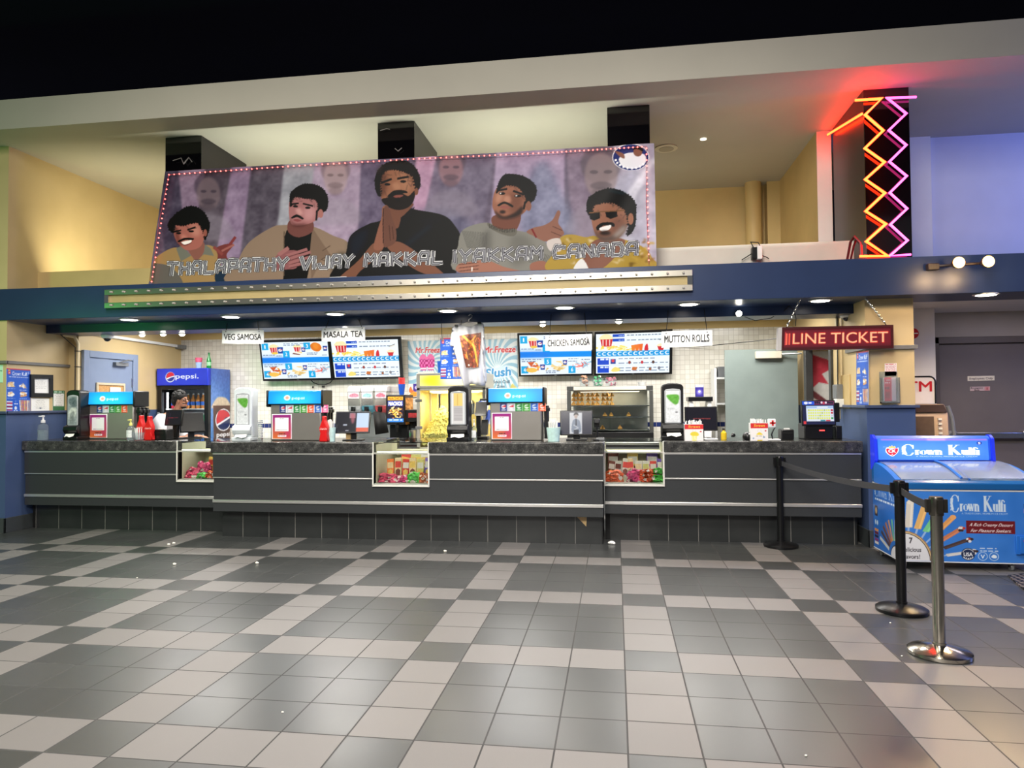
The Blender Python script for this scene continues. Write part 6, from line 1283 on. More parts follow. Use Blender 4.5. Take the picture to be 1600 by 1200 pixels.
def menu_list():
    c = Canvas(190, 108, bg=(236, 247, 252)).view(0, 0, 100.0); r = random.Random(9)
    c.blob([(5, 14), (8, 4), (14, 1), (20, 4), (23, 14)], (244, 232, 180)); c.poly([(6, 14), (23, 14), (21, 32), (8, 32)], (206, 34, 38)); [c.rect(k, 15, k + 1.6, 30, (244, 226, 220), .85) for k in (9, 13.5, 18)]
    for i in range(20): c.oval(14 + r.gauss(0, 6), 35 + r.gauss(0, 2), 2, 2, r.choice([(246, 216, 90), (240, 200, 60), (250, 236, 170)]))
    for y in (2, 13): c.rect(23, y, 39, y + 7, (16, 72, 190)); c.scrib(31, y + 3, 38, 4, (200, 216, 250), 2, y)
    for y, n in ((2, 1), (14, 2)): c.scrib(42, y + 2, 88, 14, (110, 126, 150), 2.6, n)
    for i in range(26): c.oval(37 + r.gauss(0, 4), 37 + r.gauss(0, 3), 2.4, 2, r.choice([(246, 226, 110), (236, 206, 90), (250, 240, 180)]))
    for k in range(3): c.poly([(48 + 5 * k, 30 - k), (54 + 5 * k, 29 - k), (53 + 5 * k, 44), (49 + 5 * k, 44)], (236, 130 - 10 * k, 40))
    c.blob([(66, 44), (67, 32), (70, 28), (71, 44)], (210, 40, 50)); c.poly([(83, 33), (93, 33), (91, 44), (85, 44)], (206, 40, 44)); c.blob([(82, 34), (86, 28), (91, 28), (94, 34)], (244, 230, 190)); c.poly([(86, 18), (94, 13), (96, 17), (88, 22)], (230, 226, 214)); c.line([(86, 19), (95, 13)], 1, (60, 60, 66))
    c.rect(0, 44, 100, 57, (20, 152, 222))
    for k in range(14): c.line([(6.2 + k * 7.1, 47), (3.5 + k * 7.1, 46.5), (1.8 + k * 7.1, 50), (3.2 + k * 7.1, 54), (6.2 + k * 7.1, 53.5)], 1.6, (236, 246, 252))
    for y in (61, 81): c.rect(2, y, 18, y + 17, (16, 70, 200)); c.scrib(6, y + 1, 17, 4, (226, 236, 255), 4, y)
    c.rect(0, 79, 100, 79.8, (180, 196, 214)); c.rect(20, 62, 27, 76, (36, 64, 150)); c.oval(23.5, 68, 2, 4, (226, 60, 70)); c.rect(19, 61, 28, 64, (220, 230, 246))
    for y, n in ((62, 5), (73, 6), (85, 7), (92, 8)): c.scrib(31, y, 80 if y < 70 else 98, 16, (126, 140, 164), 2.4, n)
    for x, y, k in ((46, 73, (150, 60, 50)), (63, 73, (200, 50, 60)), (78, 73, (90, 60, 50)), (52, 88, (206, 130, 60)), (74, 90, (150, 90, 60)), (86, 88, (120, 120, 130))): c.oval(x, y, 1.8, 4, k)
    c.blob([(21, 92), (26, 84), (33, 88), (32, 94), (24, 96)], (240, 220, 120)); c.poly([(50, 84), (57, 85), (55, 93), (49, 92)], (200, 110, 50))
    return c
TVS = print_mat('lit_menu_screen', .2, es=1.12, base=0)
def tv(outer, scr, art, label):
    y = (3.34, 3.34, 3.47, 3.47); O = [at(*p, q) for p, q in zip(outer, y)]
    nn = np.cross(O[1] - O[0], O[3] - O[0]); O[2] = CAM + ray(*outer[2]) * ((O[0] - CAM) @ nn / (ray(*outer[2]) @ nn)); S = [CAM + ray(*p) * ((O[0] - CAM) @ nn / (ray(*p) @ nn)) for p in scr]
    ctr = sum(O) / 4; t = thing('menu_screen', label, 'menu screen', ctr); n = np.cross(O[1] - O[0], O[3] - O[0]); n = n / np.linalg.norm(n); n = n if n[1] < 0 else -n
    bk = [o - n * .045 for o in O]
    m = MB().add(O + bk, [(0, 1, 2, 3), (7, 6, 5, 4), (0, 4, 5, 1), (1, 5, 6, 2), (2, 6, 7, 3), (3, 7, 4, 0)]); part('bezel', m, BLACK, t, bevel=.004)
    art.mesh('screen', [tuple(s_ + n * .003 - ctr) for s_ in S], TVS, t)
    c0 = ctr - n * .045; part('wall_bracket', MB().box((c0[0] - .12, c0[1], c0[2] - .1), (c0[0] + .12, 3.597, c0[2] + .1)), MBLACK, t)
    b = (O[2] + O[3]) / 2 + n * .002; part('badge', MB().box((b[0] - .015, b[1] - .003, b[2] + .008), (b[0] + .015, b[1], b[2] + .016)), GREYP, t)
CB, ML = menu_combo(), menu_list()
tv([(404, 532), (512, 529.2), (521.5, 594), (411, 595.5)], [(407.5, 535.5), (511.5, 533), (517, 590.5), (413, 592)], CB, 'menu screen of numbered combos under the veg samosa sign')
tv([(512.5, 528.6), (625.5, 526), (629.5, 591.5), (522.5, 593.6)], [(517, 532.5), (621.5, 530), (625, 588), (523.5, 590)], ML, 'menu screen with price list under the masala tea sign')
tv([(808, 521), (926, 519.3), (926, 586.5), (811, 588.6)], [(811.5, 524), (924.5, 522.4), (923.8, 583.6), (814, 585.8)], CB, 'menu screen of numbered combos behind the chicken samosa sign')
tv([(929, 519.2), (1051, 514.5), (1050.3, 584.6), (928.5, 586.3)], [(931.4, 522.3), (1046.8, 518.5), (1045.6, 581.8), (931.4, 583.6)], ML, 'menu screen with price list behind the mutton rolls sign')
t = thing('screen_cables', 'loop of black cable hanging below the two left menu screens', 'cable', at(504, 598, 3.55))
part('cable', MB().tube([at(x, y, 3.55) for x, y in ((486, 594), (490, 598), (498, 601), (508, 601), (516, 598), (521, 592))], .007, 6), WIRE, t)
part('plug', MB().cbox(at(505, 604, 3.57), (.03, .04, .03)).cbox(at(489, 605, 3.57), (.012, .03, .03)), WIRE, t)

# ------------------------------------------------------------------ hanging name boards
def board(txt, x0, x1, yt0, yt1, yb0, yb1, wires, Y, label, wf=.9):
    a, b, c_, d = at(x0, yt0, Y), at(x1, yt1, Y), at(x1, yb1, Y), at(x0, yb0, Y); ctr = (a + b + c_ + d) / 4; t = thing('hanging_sign', label, 'sign', ctr)
    part('board', MB().add([a, b, c_, d] + [p + np.array((0, .006, 0)) for p in (a, b, c_, d)], [(0, 1, 2, 3), (7, 6, 5, 4), (0, 4, 5, 1), (1, 5, 6, 2), (2, 6, 7, 3), (3, 7, 4, 0)]), mat('white_sign_board', (206, 208, 212), .5, noise=.02), t)
    ux = (b - a) / np.linalg.norm(b - a); uz = (a - d) / np.linalg.norm(a - d); H = np.linalg.norm(a - d); w = np.linalg.norm(b - a)
    part('lettering', MB().text(txt, ctr - uz * H * .2, H * .44, ux, uz, w=w * wf, dep=.0045, bold=.014), KLET, t)
    m = MB(); clip = MB()
    for (xa, ya, xb, yb) in wires:
        p, q = at(xa, ya, Y + .003), at(xb, yb, 1.06); m.tube([p, (q[0], min(q[1], 1.06), q[2])], .004, 6); clip.ball(p, .009, 8, 6)
    part('wire', m, WIRE, t); part('clip', clip, GREYP, t)
board('VEG SAMOSA', 347, 412, 516, 516, 537, 537.5, ((353, 518, 355, 505), (405, 518, 402, 502)), 1.0, 'white hanging board reading VEG SAMOSA')
board('MASALA TEA', 502.5, 570.5, 513, 511, 534, 532, ((508, 515, 514, 500), (566, 513, 560, 498)), 1.0, 'white hanging board reading MASALA TEA')
board('CHICKEN SAMOSA', 852, 925, 525, 521.5, 548, 546.5, ((859, 527, 861, 491), (917, 527, 913, 489)), 1.0, 'white hanging board reading CHICKEN SAMOSA', .9)
board('MUTTON ROLLS', 1033.5, 1113, 518, 515.5, 543.5, 540, ((1041, 521, 1044, 485), (1105, 519, 1100, 483)), 1.0, 'white hanging board reading MUTTON ROLLS', .88)

# ------------------------------------------------------------------ posters
def kulfi_art(nx=56, ny=108):
    c = Canvas(nx, ny, bg=(36, 92, 200)).view(0, 0, 100.0)
    c.rect(0, 0, 100, 3.4, (190, 40, 56)); c.oval(12, 10, 6, 4.5, (206, 40, 52)); c.text('CK', 12, 12, 3.4, (250, 250, 250), w=7, bold=.03); c.poly([(6, 6), (18, 6), (12, 3)], (236, 190, 60))
    c.text('Crown Kulfi', 55, 15.5, 8, (244, 246, 252), w=62, bold=.012); c.scrib(12, 18.5, 92, 18, (220, 230, 246), 1.3, 3); c.text('S', 91, 11, 5, (240, 240, 250), w=4)
    for x, y, k in ((20, 36, 0), (70, 38, 1), (20, 57, 2), (70, 57, 3)):
        r = random.Random(k + 5)
        for i in range(9): c.blob([(x + r.uniform(-16, 16), y + r.uniform(-6, 6)) for _ in range(4)], r.choice([(242, 238, 230), (230, 220, 206), (206, 150, 96), (250, 250, 248), (226, 190, 130)]), .95)
        c.scrib(x - 16, y + 9, x + 16, 6, (206, 220, 246), 1, k)
    for i, k in enumerate(((240, 226, 200), (236, 160, 70), (226, 120, 50), (240, 190, 90), (236, 150, 60), (246, 226, 190), (230, 190, 120))): c.line([(58 + i * 6, 93), (55 + i * 6.4, 71)], 4, k); c.line([(58 + i * 6, 93), (58.5 + i * 6, 97)], 1.2, (220, 200, 160))
    for j, k in enumerate(((236, 226, 220), (206, 60, 80), (246, 240, 236), (150, 40, 70), (240, 236, 230), (206, 80, 60))): c.rect(3, 73 + j * 3.6, 25, 75.6 + j * 3.6, k)
    c.text('7', 38, 76, 5, (246, 246, 252), w=3); c.scrib(32, 78, 46, 3, (230, 236, 250), 1.5, 6); c.oval(38, 88, 5, 4, (226, 236, 250)); c.oval(33, 95, 3, 2.4, (226, 236, 250)); c.oval(43, 95, 3, 2.4, (226, 236, 250))
    return c
GP = print_mat('glossy_print')
KA = kulfi_art()
tag(KA.mesh('ice_cream_poster', [atx(10, 575, -6.995), atx(47.5, 577.5, -6.995), atx(47.5, 646, -6.995), atx(10, 645.5, -6.995)], GP, thick=.003, back=WPLAST), 'blue ice cream poster on the left wall above the blue paint', 'poster')
tag(KA.mesh('ice_cream_poster', [atx(1338, 550, 2.425), atx(1357, 547.5, 2.425), atx(1357, 633, 2.425), atx(1338, 632.5, 2.425)], GP, thick=.003, back=WPLAST), 'narrow-looking blue ice cream poster round the corner behind the ticket sign', 'poster')
Yk = 1.15; q = [at(688, 528.5, Yk), at(724, 527.5, Yk), at(724, 592, Yk), at(688, 592.5, Yk)]; t = thing('hanging_poster', 'blue ice cream poster hanging on wires behind the white t-shirt', 'poster', q[0])
KA.mesh('printed_sheet', [tuple(p - q[0]) for p in q], GP, t, thick=.003, back=WPLAST)
part('wire', MB().tube([at(691, 530, Yk), at(689, 497, 1.06)], .0035, 6).tube([at(721, 529, Yk), at(721, 500, 1.06)], .0035, 6), WIRE, t); part('clip', MB().cbox(at(691, 530, Yk - .004), (.02, .01, .03)), GREYP, t)
def swirl(cx, cy, which):
    c = Canvas(84, 116, bg=(226, 234, 236)); c.view(0, 0, 100.0)
    for k in range(20):
        a0 = k * 2 * PI / 20; L, R_ = [], []
        for i in range(15):
            q = i / 14; rad = 6 + 120 * q; tw = 1.1 * q; L.append((cx + rad * math.cos(a0 + tw), cy + rad * 1.1 * math.sin(a0 + tw))); R_.append((cx + rad * math.cos(a0 + tw + .16), cy + rad * 1.1 * math.sin(a0 + tw + .16)))
        c.poly(L + R_[::-1], (150, 192, 212))
    c.oval(cx, cy, 14, 12, (232, 240, 242), .9, 6)
    if which == 'r':
        c.text('Mr.Freeze', 50, 27, 12, (250, 250, 250), w=90, shear=.2, bold=.07); c.text('Mr.Freeze', 50, 27, 12, (206, 38, 46), w=88, shear=.2, bold=.03)
        c.blob([(6, 70), (14, 60), (30, 60), (50, 56), (70, 52), (80, 62), (84, 72), (60, 78), (30, 80), (12, 80)], (206, 228, 240), .9, 2)
        c.text('Slush', 46, 75, 17, (250, 250, 252), w=72, bold=.08, shear=.1, rot=-.06); c.text('Slush', 46, 75, 17, (70, 150, 206), w=70, bold=.035, shear=.1, rot=-.06)
        c.text('Brain Chill', 54, 88.5, 6.0, (50, 60, 80), w=46, bold=.01); c.text('Zone', 52, 97.5, 6.0, (50, 60, 80), w=22, bold=.01); c.blob([(78, 100), (84, 90), (90, 94), (98, 100)], (206, 190, 90), .9, 1)
    else:
        c.text('Mr.Freeze', 58, 27, 12, (250, 250, 250), w=76, shear=.2, bold=.07); c.text('Mr.Freeze', 58, 27, 12, (206, 38, 46), w=74, shear=.2, bold=.03)
        for x in (42, 62): c.poly([(x - 10, 38), (x + 10, 38), (x + 8, 66), (x - 8, 66)], (214, 50, 150)); [c.oval(x - 8 + 4 * (i % 5), 40 + 5 * (i // 5), 3, 3, ((236, 120, 190), (180, 30, 110))[i % 2]) for i in range(20)]; c.blob([(x - 10, 40), (x - 4, 31), (x + 4, 31), (x + 10, 40)], (236, 110, 170)); c.rect(x - 8, 60, x + 8, 64, (246, 226, 236))
        c.poly([(80, 46), (98, 46), (96, 72), (82, 72)], (30, 96, 206)); c.text('S', 36, 84, 16, (70, 150, 206), w=14, bold=.05); c.rect(26, 68, 72, 74, (240, 236, 226), .9)
    return c
tag(swirl(56, 50, 'l').mesh('slush_poster', [at(637, 533, 3.585), at(694, 531.5, 3.585), at(695, 602, 3.585), at(638.5, 603, 3.585)], GP, thick=.004, back=WPLAST), 'swirl-patterned slush poster left of the t-shirt, pink cups on it', 'poster')
tag(swirl(46, 62, 'r').mesh('slush_poster', [at(752, 530.5, 3.585), at(808, 529, 3.585), at(809.5, 607, 3.585), at(753, 608, 3.585)], GP, thick=.004, back=WPLAST), 'swirl-patterned slush poster right of the t-shirt, blue lettering', 'poster')
# framed papers on the left wall
def paper(seed, bg=(240, 240, 236), seal=False, head=None):
    c = Canvas(40, 48, bg=bg)
    if head: c.rect(0, 0, 1, 1, head); c.rect(.06, .14, .94, .7, (240, 240, 236)); c.scrib(.12, .05, .9, 5, (220, 236, 220), .04, seed)
    r = random.Random(seed)
    for k in range(9): a = r.uniform(.14, .34); c.scrib(a, .22 + .055 * k, 1 - a, 8, (150, 150, 150), .012, seed + k)
    c.scrib(.3, .15, .7, 4, (110, 110, 116), .02, seed)
    if seal: c.line([(.05, .04), (.95, .04), (.95, .96), (.05, .96), (.05, .04)], .012, (150, 150, 150)); c.oval(.5, .66, .06, .05, (110, 120, 140))
    return c
def wallquad(x0, y0, x1, y1, X=-6.996): return [atx(x0, y0, X), atx(x1, y0 + (x1 - x0) * .02, X), atx(x1, y1 + .3, X), atx(x0, y1, X)]
q = wallquad(46, 585, 80.5, 620.5); t = thing('framed_certificate', 'certificate in a wide black frame on the left wall', 'framed paper', q[3])
def ring(q, w, d):
    c = sum(q) / 4; i = [p + (c - p) / np.abs(c - p).max() * 0 for p in q]; ins = []
    for p in q: v = c - p; ins.append(p + np.array((0, np.sign(v[1]) * w, np.sign(v[2]) * w)))
    n = np.array((d, 0, 0)); m = MB()
    for k in range(4):
        a, b, cc, dd = q[k], q[(k + 1) % 4], ins[(k + 1) % 4], ins[k]; m.add([a, b, cc, dd, a + n, b + n, cc + n, dd + n], [(0, 1, 2, 3), (7, 6, 5, 4), (0, 4, 5, 1), (1, 5, 6, 2), (2, 6, 7, 3), (3, 7, 4, 0)])
    return m, ins
m, ins = ring(q, .05, .025); part('frame', m, BLACK, t); paper(3).mesh('certificate', [tuple(p + np.array((.006, 0, 0)) - np.array(t.location)) for p in ins], PAPER(), t)
tag(paper(11, seal=True).mesh('certificate', wallquad(49, 622, 77, 645.5), PAPER(), thick=.003, back=WPLAST), 'unframed bordered certificate under the black frame on the left wall', 'paper')
tag(paper(21, head=(50, 110, 66)).mesh('permit', wallquad(82.5, 610, 101, 645), PAPER(), thick=.003, back=WPLAST), 'green-bordered permit right of the black frame on the left wall', 'paper')
q = [at(-3, 570, .518), at(4.5, 570.5, .518), at(4.5, 598, .518), at(-3, 598, .518)]; tag(Canvas(12, 30, bg=(170, 226, 190)).rect(.05, .03, .95, .97, (196, 240, 210)).scrib(.2, .3, .8, 3, (60, 120, 90), .06, 1).mesh('door_sign', q, PAPER(), thick=.004, back=WPLAST), 'pale green plate on the wall end at the far left', 'sign')
# cork board on the blue-grey door
q = [atx(150, 597.5, -6.835), atx(194, 599.5, -6.835), atx(194, 632, -6.835), atx(150, 632, -6.835)]; t = thing('cork_board', 'cork board with a white sheet hung on the blue-grey door', 'cork board', q[3]); m, ins = ring(q, .03, .018); part('frame', m, mat('pale_wood', (206, 190, 160), .5, noise=.1), t)
part('cork', MB().add([p + np.array((.006, 0, 0)) for p in ins], [(0, 1, 2, 3)]), mat('cork', (196, 150, 96), .8, noise=.25, nscale=60), t)
paper(31).mesh('sheet', [tuple(p - np.array(t.location)) for p in (atx(172, 605, -6.82), atx(188.5, 605.7, -6.82), atx(188.5, 626, -6.82), atx(172, 626, -6.82))], PAPER(), t)
# cable trunking over the door wall, and the riser by the corner
t = thing('wall_conduit', 'cream pipe running up the wall left of the blue-grey door', 'conduit', (-6.82, 1.36, 0)); part('pipe', MB().tube([(-6.84, 1.415, .9), (-6.84, 1.415, 2.25), (-6.86, 1.38, 2.34), (-6.95, 1.3, 2.36)], .022, 12), mat('cream_pipe', (224, 204, 160), .4, noise=.03), t); part('thin_cable', MB().tube([(-6.83, 1.36, .9), (-6.83, 1.36, 2.2), (-6.9, 1.2, 2.35)], .006, 6), WIRE, t)
part('strap', MB().box((-6.865, 1.385, 1.6), (-6.812, 1.445, 1.61)).box((-6.865, 1.385, 1.95), (-6.812, 1.445, 1.96)).box((-6.865, 1.385, 2.15), (-6.812, 1.445, 2.16)), WIRE, t)
t = thing('cable_trunking', 'white cable trunking running along the top of the door wall', 'trunking', (-6.84, 2.5, 2.42)); part('channel', MB().prism([(1.6, 2.42), (3.45, 2.40), (3.45, 2.36), (1.6, 2.385)], -6.858, -6.82, axis='x'), WPLAST, t); part('end_cap', MB().box((-6.86, 3.45, 2.34), (-6.76, 3.59, 2.40)), GREYP, t)
# conduit, box and cover plate on the right-hand wall
t = thing('junction_box', 'grey junction box with conduit on the cream wall above the ticket till', 'junction box', atx(1311, 612, 2.40)); L = Vector(t.location)
MB().box((-.05, -.07, -.08), (.03, .07, .08)).build('box', GREYP, t, bevel=.01); MB().tube([(-.01, -.02, .08), (-.01, -.02, .95)], .022, 12).tube([(-.01, -.02, -.08), (-.01, -.02, -.3)], .016, 12).build('conduit', mat('cream_pipe', (224, 204, 160)), t); MB().tube([(-.03, -.06, .08), (-.03, -.08, .5), (-.02, -.06, .9)], .006, 6).build('cable', WIRE, t)
MB().box((-.06, -.1, -.17), (.03, .0, -.08)).build('switch_plate', WPLAST, t, bevel=.006)
q = atx(1321, 612, 2.425); tag(MB().box((2.418, q[1] - .16, q[2] - .18), (2.43, q[1] + .12, q[2] + .18)).build('cover_plate', YEL, bevel=.003), 'blank cream cover plate on the wall beside the junction box', 'cover plate')

# ------------------------------------------------------------------ t-shirt on its hanger
TYs = 1.02
def shirt():
    c = Canvas(104, 190, ((706, 503), (760, 503), (760, 606), (706, 606)), bg=(228, 228, 234)).view(700, 500, 10)
    c.noise(14, 22, 2); c.line([(330, 780), (300, 920), (340, 1000)], 26, (196, 200, 214), .7, 6); c.line([(150, 380), (230, 700), (330, 960)], 22, (206, 208, 222), .7, 8); c.line([(180, 150), (330, 110), (500, 60)], 14, (208, 210, 220), .7, 5)
    q = [(180, 250), (520, 195), (490, 740), (285, 750)]; c.poly(q, (112, 62, 46)); r = random.Random(6)
    def inq(u, v): return tuple((1 - v) * ((1 - u) * np.array(q[0]) + u * np.array(q[1])) + v * ((1 - u) * np.array(q[3]) + u * np.array(q[2])))
    c.poly([inq(0, 0), inq(1, 0), inq(1, .15), inq(0, .2)], (130, 96, 88), .9, 4)
    for i in range(120):
        u, v = r.random(), r.random(); a = r.uniform(.04, .14); c.line([inq(u, v), inq(min(max(u + a * r.uniform(-1, 1), 0), 1), min(max(v + a * r.uniform(-1.4, 1.4), 0), 1))], r.uniform(6, 18), r.choice([(226, 106, 50), (190, 66, 40), (246, 176, 70), (90, 44, 40), (160, 80, 70), (236, 130, 90), (60, 34, 36)]), .9, 1)
    c.line([inq(.15, .02), inq(.4, .3), inq(.65, .55), inq(.8, .9)], 30, (250, 190, 80), .95, 2, True); c.line([inq(.75, .1), inq(.5, .3), inq(.3, .24)], 18, (244, 170, 70), .9, 2, True); c.oval(*inq(.22, .95), 12, 10, (246, 226, 220))
    return c
SH = shirt(); outline = [(708, 511), (714, 506), (722, 508), (730, 510.5), (738, 509.5), (745, 506), (752, 504.5), (756, 508), (757.5, 530), (758, 560), (757, 590), (757.5, 602), (748, 601.5), (740, 600.5), (734, 600), (731, 604), (726, 605), (722, 592), (716, 570), (711, 552), (709, 541), (703.5, 541), (704, 530), (706.5, 520)]
t = thing('white_t_shirt', 'white t-shirt with an orange and brown print hanging under the beam', 't-shirt', at(732, 555, TYs))
bmx = bmesh.new(); vs_ = [bmx.verts.new(tuple(at(x, y, TYs) - np.array(t.location))) for x, y in spline(outline, 4)]; fce = bmx.faces.new(vs_); bmesh.ops.triangulate(bmx, faces=[fce])
for _ in range(4): bmesh.ops.subdivide_edges(bmx, edges=[e for e in bmx.edges if e.calc_length() > .035], cuts=1, use_grid_fill=False); bmesh.ops.triangulate(bmx, faces=bmx.faces[:])
gx = SH.a.reshape(190, 2, 104, 2, 3).mean((1, 3)) / 255; me = bpy.data.meshes.new('shirt_front')
P0 = at(706, 503, TYs); P1 = at(760, 606, TYs); cl_ = []
for v in bmx.verts:
    w_ = np.array(v.co) + np.array(t.location); u = (w_[0] - P0[0]) / (P1[0] - P0[0]); q_ = (w_[2] - P0[2]) / (P1[2] - P0[2])
    v.co.y += .028 * math.sin(u * 11 + q_ * 2.2) * (.2 + q_) + .012 * math.sin(u * 27 - q_ * 6)
bmx.to_mesh(me); bmx.free(); me.materials.append(mat('white_cotton', (196, 197, 204), .8, noise=.03, nscale=6)); me.polygons.foreach_set('use_smooth', [True] * len(me.polygons)); o = bpy.data.objects.new('shirt_front', me); COL.objects.link(o); o.parent = t
sd = o.modifiers.new('cloth_thickness', 'SOLIDIFY'); sd.thickness = .02; sd.offset = 1
Q = [at(718, 524.5, TYs), at(752, 519.5, TYs), at(749, 574.2, TYs), at(728.5, 575.2, TYs)]
SC2 = Canvas(70, 110, ((718, 524.5), (752, 519.5), (749, 574.2), (728.5, 575.2)))
# the print is taken from the painted sheet
hh = homog(((0, 0), (69, 0), (69, 109), (0, 109)), tuple(map(tuple, SH.view(0, 0, 1).T([(718, 524.5), (752, 519.5), (749, 574.2), (728.5, 575.2)]))))
yy, xx = np.mgrid[0:110, 0:70]; pp = np.stack([xx.ravel(), yy.ravel(), np.ones(7700)], 1) @ hh.T; ix_ = np.clip((pp[:, 0] / pp[:, 2]).astype(int), 0, SH.W - 1); iy_ = np.clip((pp[:, 1] / pp[:, 2]).astype(int), 0, SH.H - 1)
SC2.a = np.repeat(np.repeat(SH.a[iy_, ix_].reshape(110, 70, 3), 2, 0), 2, 1)
def swarp(u, v):
    X = (1 - v) * ((1 - u) * Q[0][0] + u * Q[1][0]) + v * ((1 - u) * Q[3][0] + u * Q[2][0]); Z = (1 - v) * ((1 - u) * Q[0][2] + u * Q[1][2]) + v * ((1 - u) * Q[3][2] + u * Q[2][2])
    U = (X - P0[0]) / (P1[0] - P0[0]); V = (Z - P0[2]) / (P1[2] - P0[2]); return -(.028 * np.sin(U * 11 + V * 2.2) * (.2 + V) + .012 * np.sin(U * 27 - V * 6)) + .012
SC2.mesh('shirt_print', [tuple(p - np.array(t.location)) for p in Q], print_mat('shirt_ink', .7), t, warp=swarp)
part('clip', MB().cbox(at(713, 509, TYs - .02), (.035, .03, .02)).cbox(at(749, 504.5, TYs - .02), (.04, .03, .022)), BLACK, t, bevel=.003)
t = thing('clothes_hanger', 'thin wire hanger holding the white t-shirt', 'hanger', at(732, 505, TYs + .01))
part('wire_frame', MB().tube([at(710, 509, TYs + .02), at(732, 503, TYs + .02), at(752, 504, TYs + .02)], .005, 6).tube([at(732, 503, TYs + .02), at(733, 499, TYs + .02), at(737, 496, TYs + .02), at(738, 493, TYs + .03), at(735, 491, TYs + .04), at(732, 493, TYs + .045)], .004, 6), STEEL, t)

# ------------------------------------------------------------------ red LED ticket sign
YL = 0.62
def led_art():
    c = Canvas(300, 54, bg=(70, 4, 16)); 
    for i in range(6): c.rect(0, .1, 1, .9, (120, 8, 26), .3, 8)
    c.text('LINE TICKET', .53, .80, .60, (255, 50, 36), w=.90, bold=.03, al=.6); c.text('LINE TICKET', .53, .79, .58, (255, 110, 70), w=.89, bold=.0); c.text('LINE TICKET', .53, .785, .57, (255, 190, 140), w=.885, bold=0.0)
    c.rect(.02, .2, .035, .82, (255, 110, 80)); c.rect(.045, .2, .06, .82, (255, 90, 66)); c.rect(.01, .15, .02, .85, (210, 60, 60))
    yy, xx = np.mgrid[0:c.H, 0:c.W]; pitch = c.H / 18.0
    d = np.hypot((xx / pitch) % 1 - .5, (yy / pitch) % 1 - .5); c.a *= np.clip(1.28 - 1.35 * d, .34, 1)[..., None]; return c
TL, TR, BR, BL = at(1222, 511.5, YL), at(1396, 507.5, YL - .02), at(1396.5, 544, YL - .02), at(1221, 547.5, YL)
ctr = (TL + TR + BR + BL) / 4; t = thing('led_ticket_sign', 'red LED sign reading LINE TICKET on chains by the cream wall end', 'LED sign', ctr); n = np.array((0, .075, 0))
lf = np.array((-.032, .02, 0))
def quadbox(q, n): return MB().add(list(q) + [p + n for p in q], [(0, 1, 2, 3), (7, 6, 5, 4), (0, 4, 5, 1), (1, 5, 6, 2), (2, 6, 7, 3), (3, 7, 4, 0)])
ins = [p * .0 + ctr + (p - ctr) * np.array((.955, 1, .78)) for p in (TL, TR, BR, BL)]
part('housing', quadbox([p + np.array((0, .012, 0)) for p in (TL, TR, BR, BL)], n), mat('dark_red_housing', (46, 14, 18), .4, noise=.05), t)
m = MB(); o_ = [TL, TR, BR, BL]
for k in range(4): a, b, c_, d = o_[k], o_[(k + 1) % 4], ins[(k + 1) % 4], ins[k]; e = np.array((0, .014, 0)); m.add([a, b, c_, d, a + e, b + e, c_ + e, d + e], [(0, 1, 2, 3), (7, 6, 5, 4), (0, 4, 5, 1), (1, 5, 6, 2), (2, 6, 7, 3), (3, 7, 4, 0)])
part('frame', m, mat('maroon_frame', (70, 22, 26), .35, noise=.05), t)
led_art().mesh('led_panel', [tuple(p + np.array((0, .008, 0)) - ctr) for p in ins], print_mat('lit_led', .3, es=2.0, base=0), t)
part('end_cap', quadbox([TL + lf, TL, BL, BL + lf], n), mat('silver_end_cap', (196, 190, 190), .4, .3, noise=.03), t)
ch = MB()
def chain(a, b, k):
    a, b = np.array(a), np.array(b); d = (b - a) / k
    for i in range(k):
        p = a + d * (i + .5); u = d / np.linalg.norm(d); sd_ = np.cross(u, (0, 1, 0) if i % 2 else (1, 0, 0)); sd_ = sd_ / np.linalg.norm(sd_); R_ = np.linalg.norm(d) * .62
        ch.tube([p + (u * math.cos(q) * R_ + sd_ * math.sin(q) * R_ * .55) for q in np.linspace(0, 2 * PI, 9)], .0042, 5)
chain(at(1229, 511, YL + .03), (at(1250, 471, YL + .03)[0], YL + .03, 2.453), 13); chain(at(1384, 507, YL + .02), (at(1352, 468, YL + .02)[0], YL + .02, 2.453), 16)
part('chain', ch, CHROME, t)
t = thing('sign_cable', 'thin dark cable sagging from the beam behind the ticket sign', 'cable', at(1242, 500, 1.05)); part('cable', MB().tube([at(1243, 509, .95), at(1244, 498, 1.0), at(1240, 484, 1.06), at(1233, 478, 1.06), at(1225, 486, 1.06)], .004, 6).tube([at(1222, 528, 1.0), at(1180, 533, 2.4), at(1100, 541, 3.5), at(1052, 540, 3.55)], .005, 6), WIRE, t)

# ------------------------------------------------------------------ things on the cream wall end at the right
q = [at(1375, 575, .745), at(1402, 574, .745), at(1402, 629, .745), at(1375, 630, .745)]; t = thing('leaflet_holder', 'clear holder of red leaflets on the cream wall end', 'leaflet holder', q[3]); a, b = q[3], q[1]; zc = at(1388, 590, .745)[2]
part('pocket', MB().box((a[0], .69, a[2]), (b[0], .694, zc)).box((a[0], .745, a[2]), (b[0], .749, zc + .06)).box((a[0], .694, a[2]), (a[0] + .004, .745, zc)).box((b[0] - .004, .694, a[2]), (b[0], .745, zc)).box((a[0], .694, a[2]), (b[0], .745, a[2] + .01)), CLEARP, t)
c = Canvas(36, 44, bg=(206, 40, 56)); c.rect(.62, 0, 1, 1, (226, 200, 200)); c.scrib(.08, .2, .5, 4, (246, 210, 210), .06, 2); c.scrib(.08, .4, .5, 4, (120, 20, 40), .1, 3); c.rect(.1, .6, .5, .9, (160, 24, 40)); c.rect(.2, .1, .55, .14, (246, 230, 230))
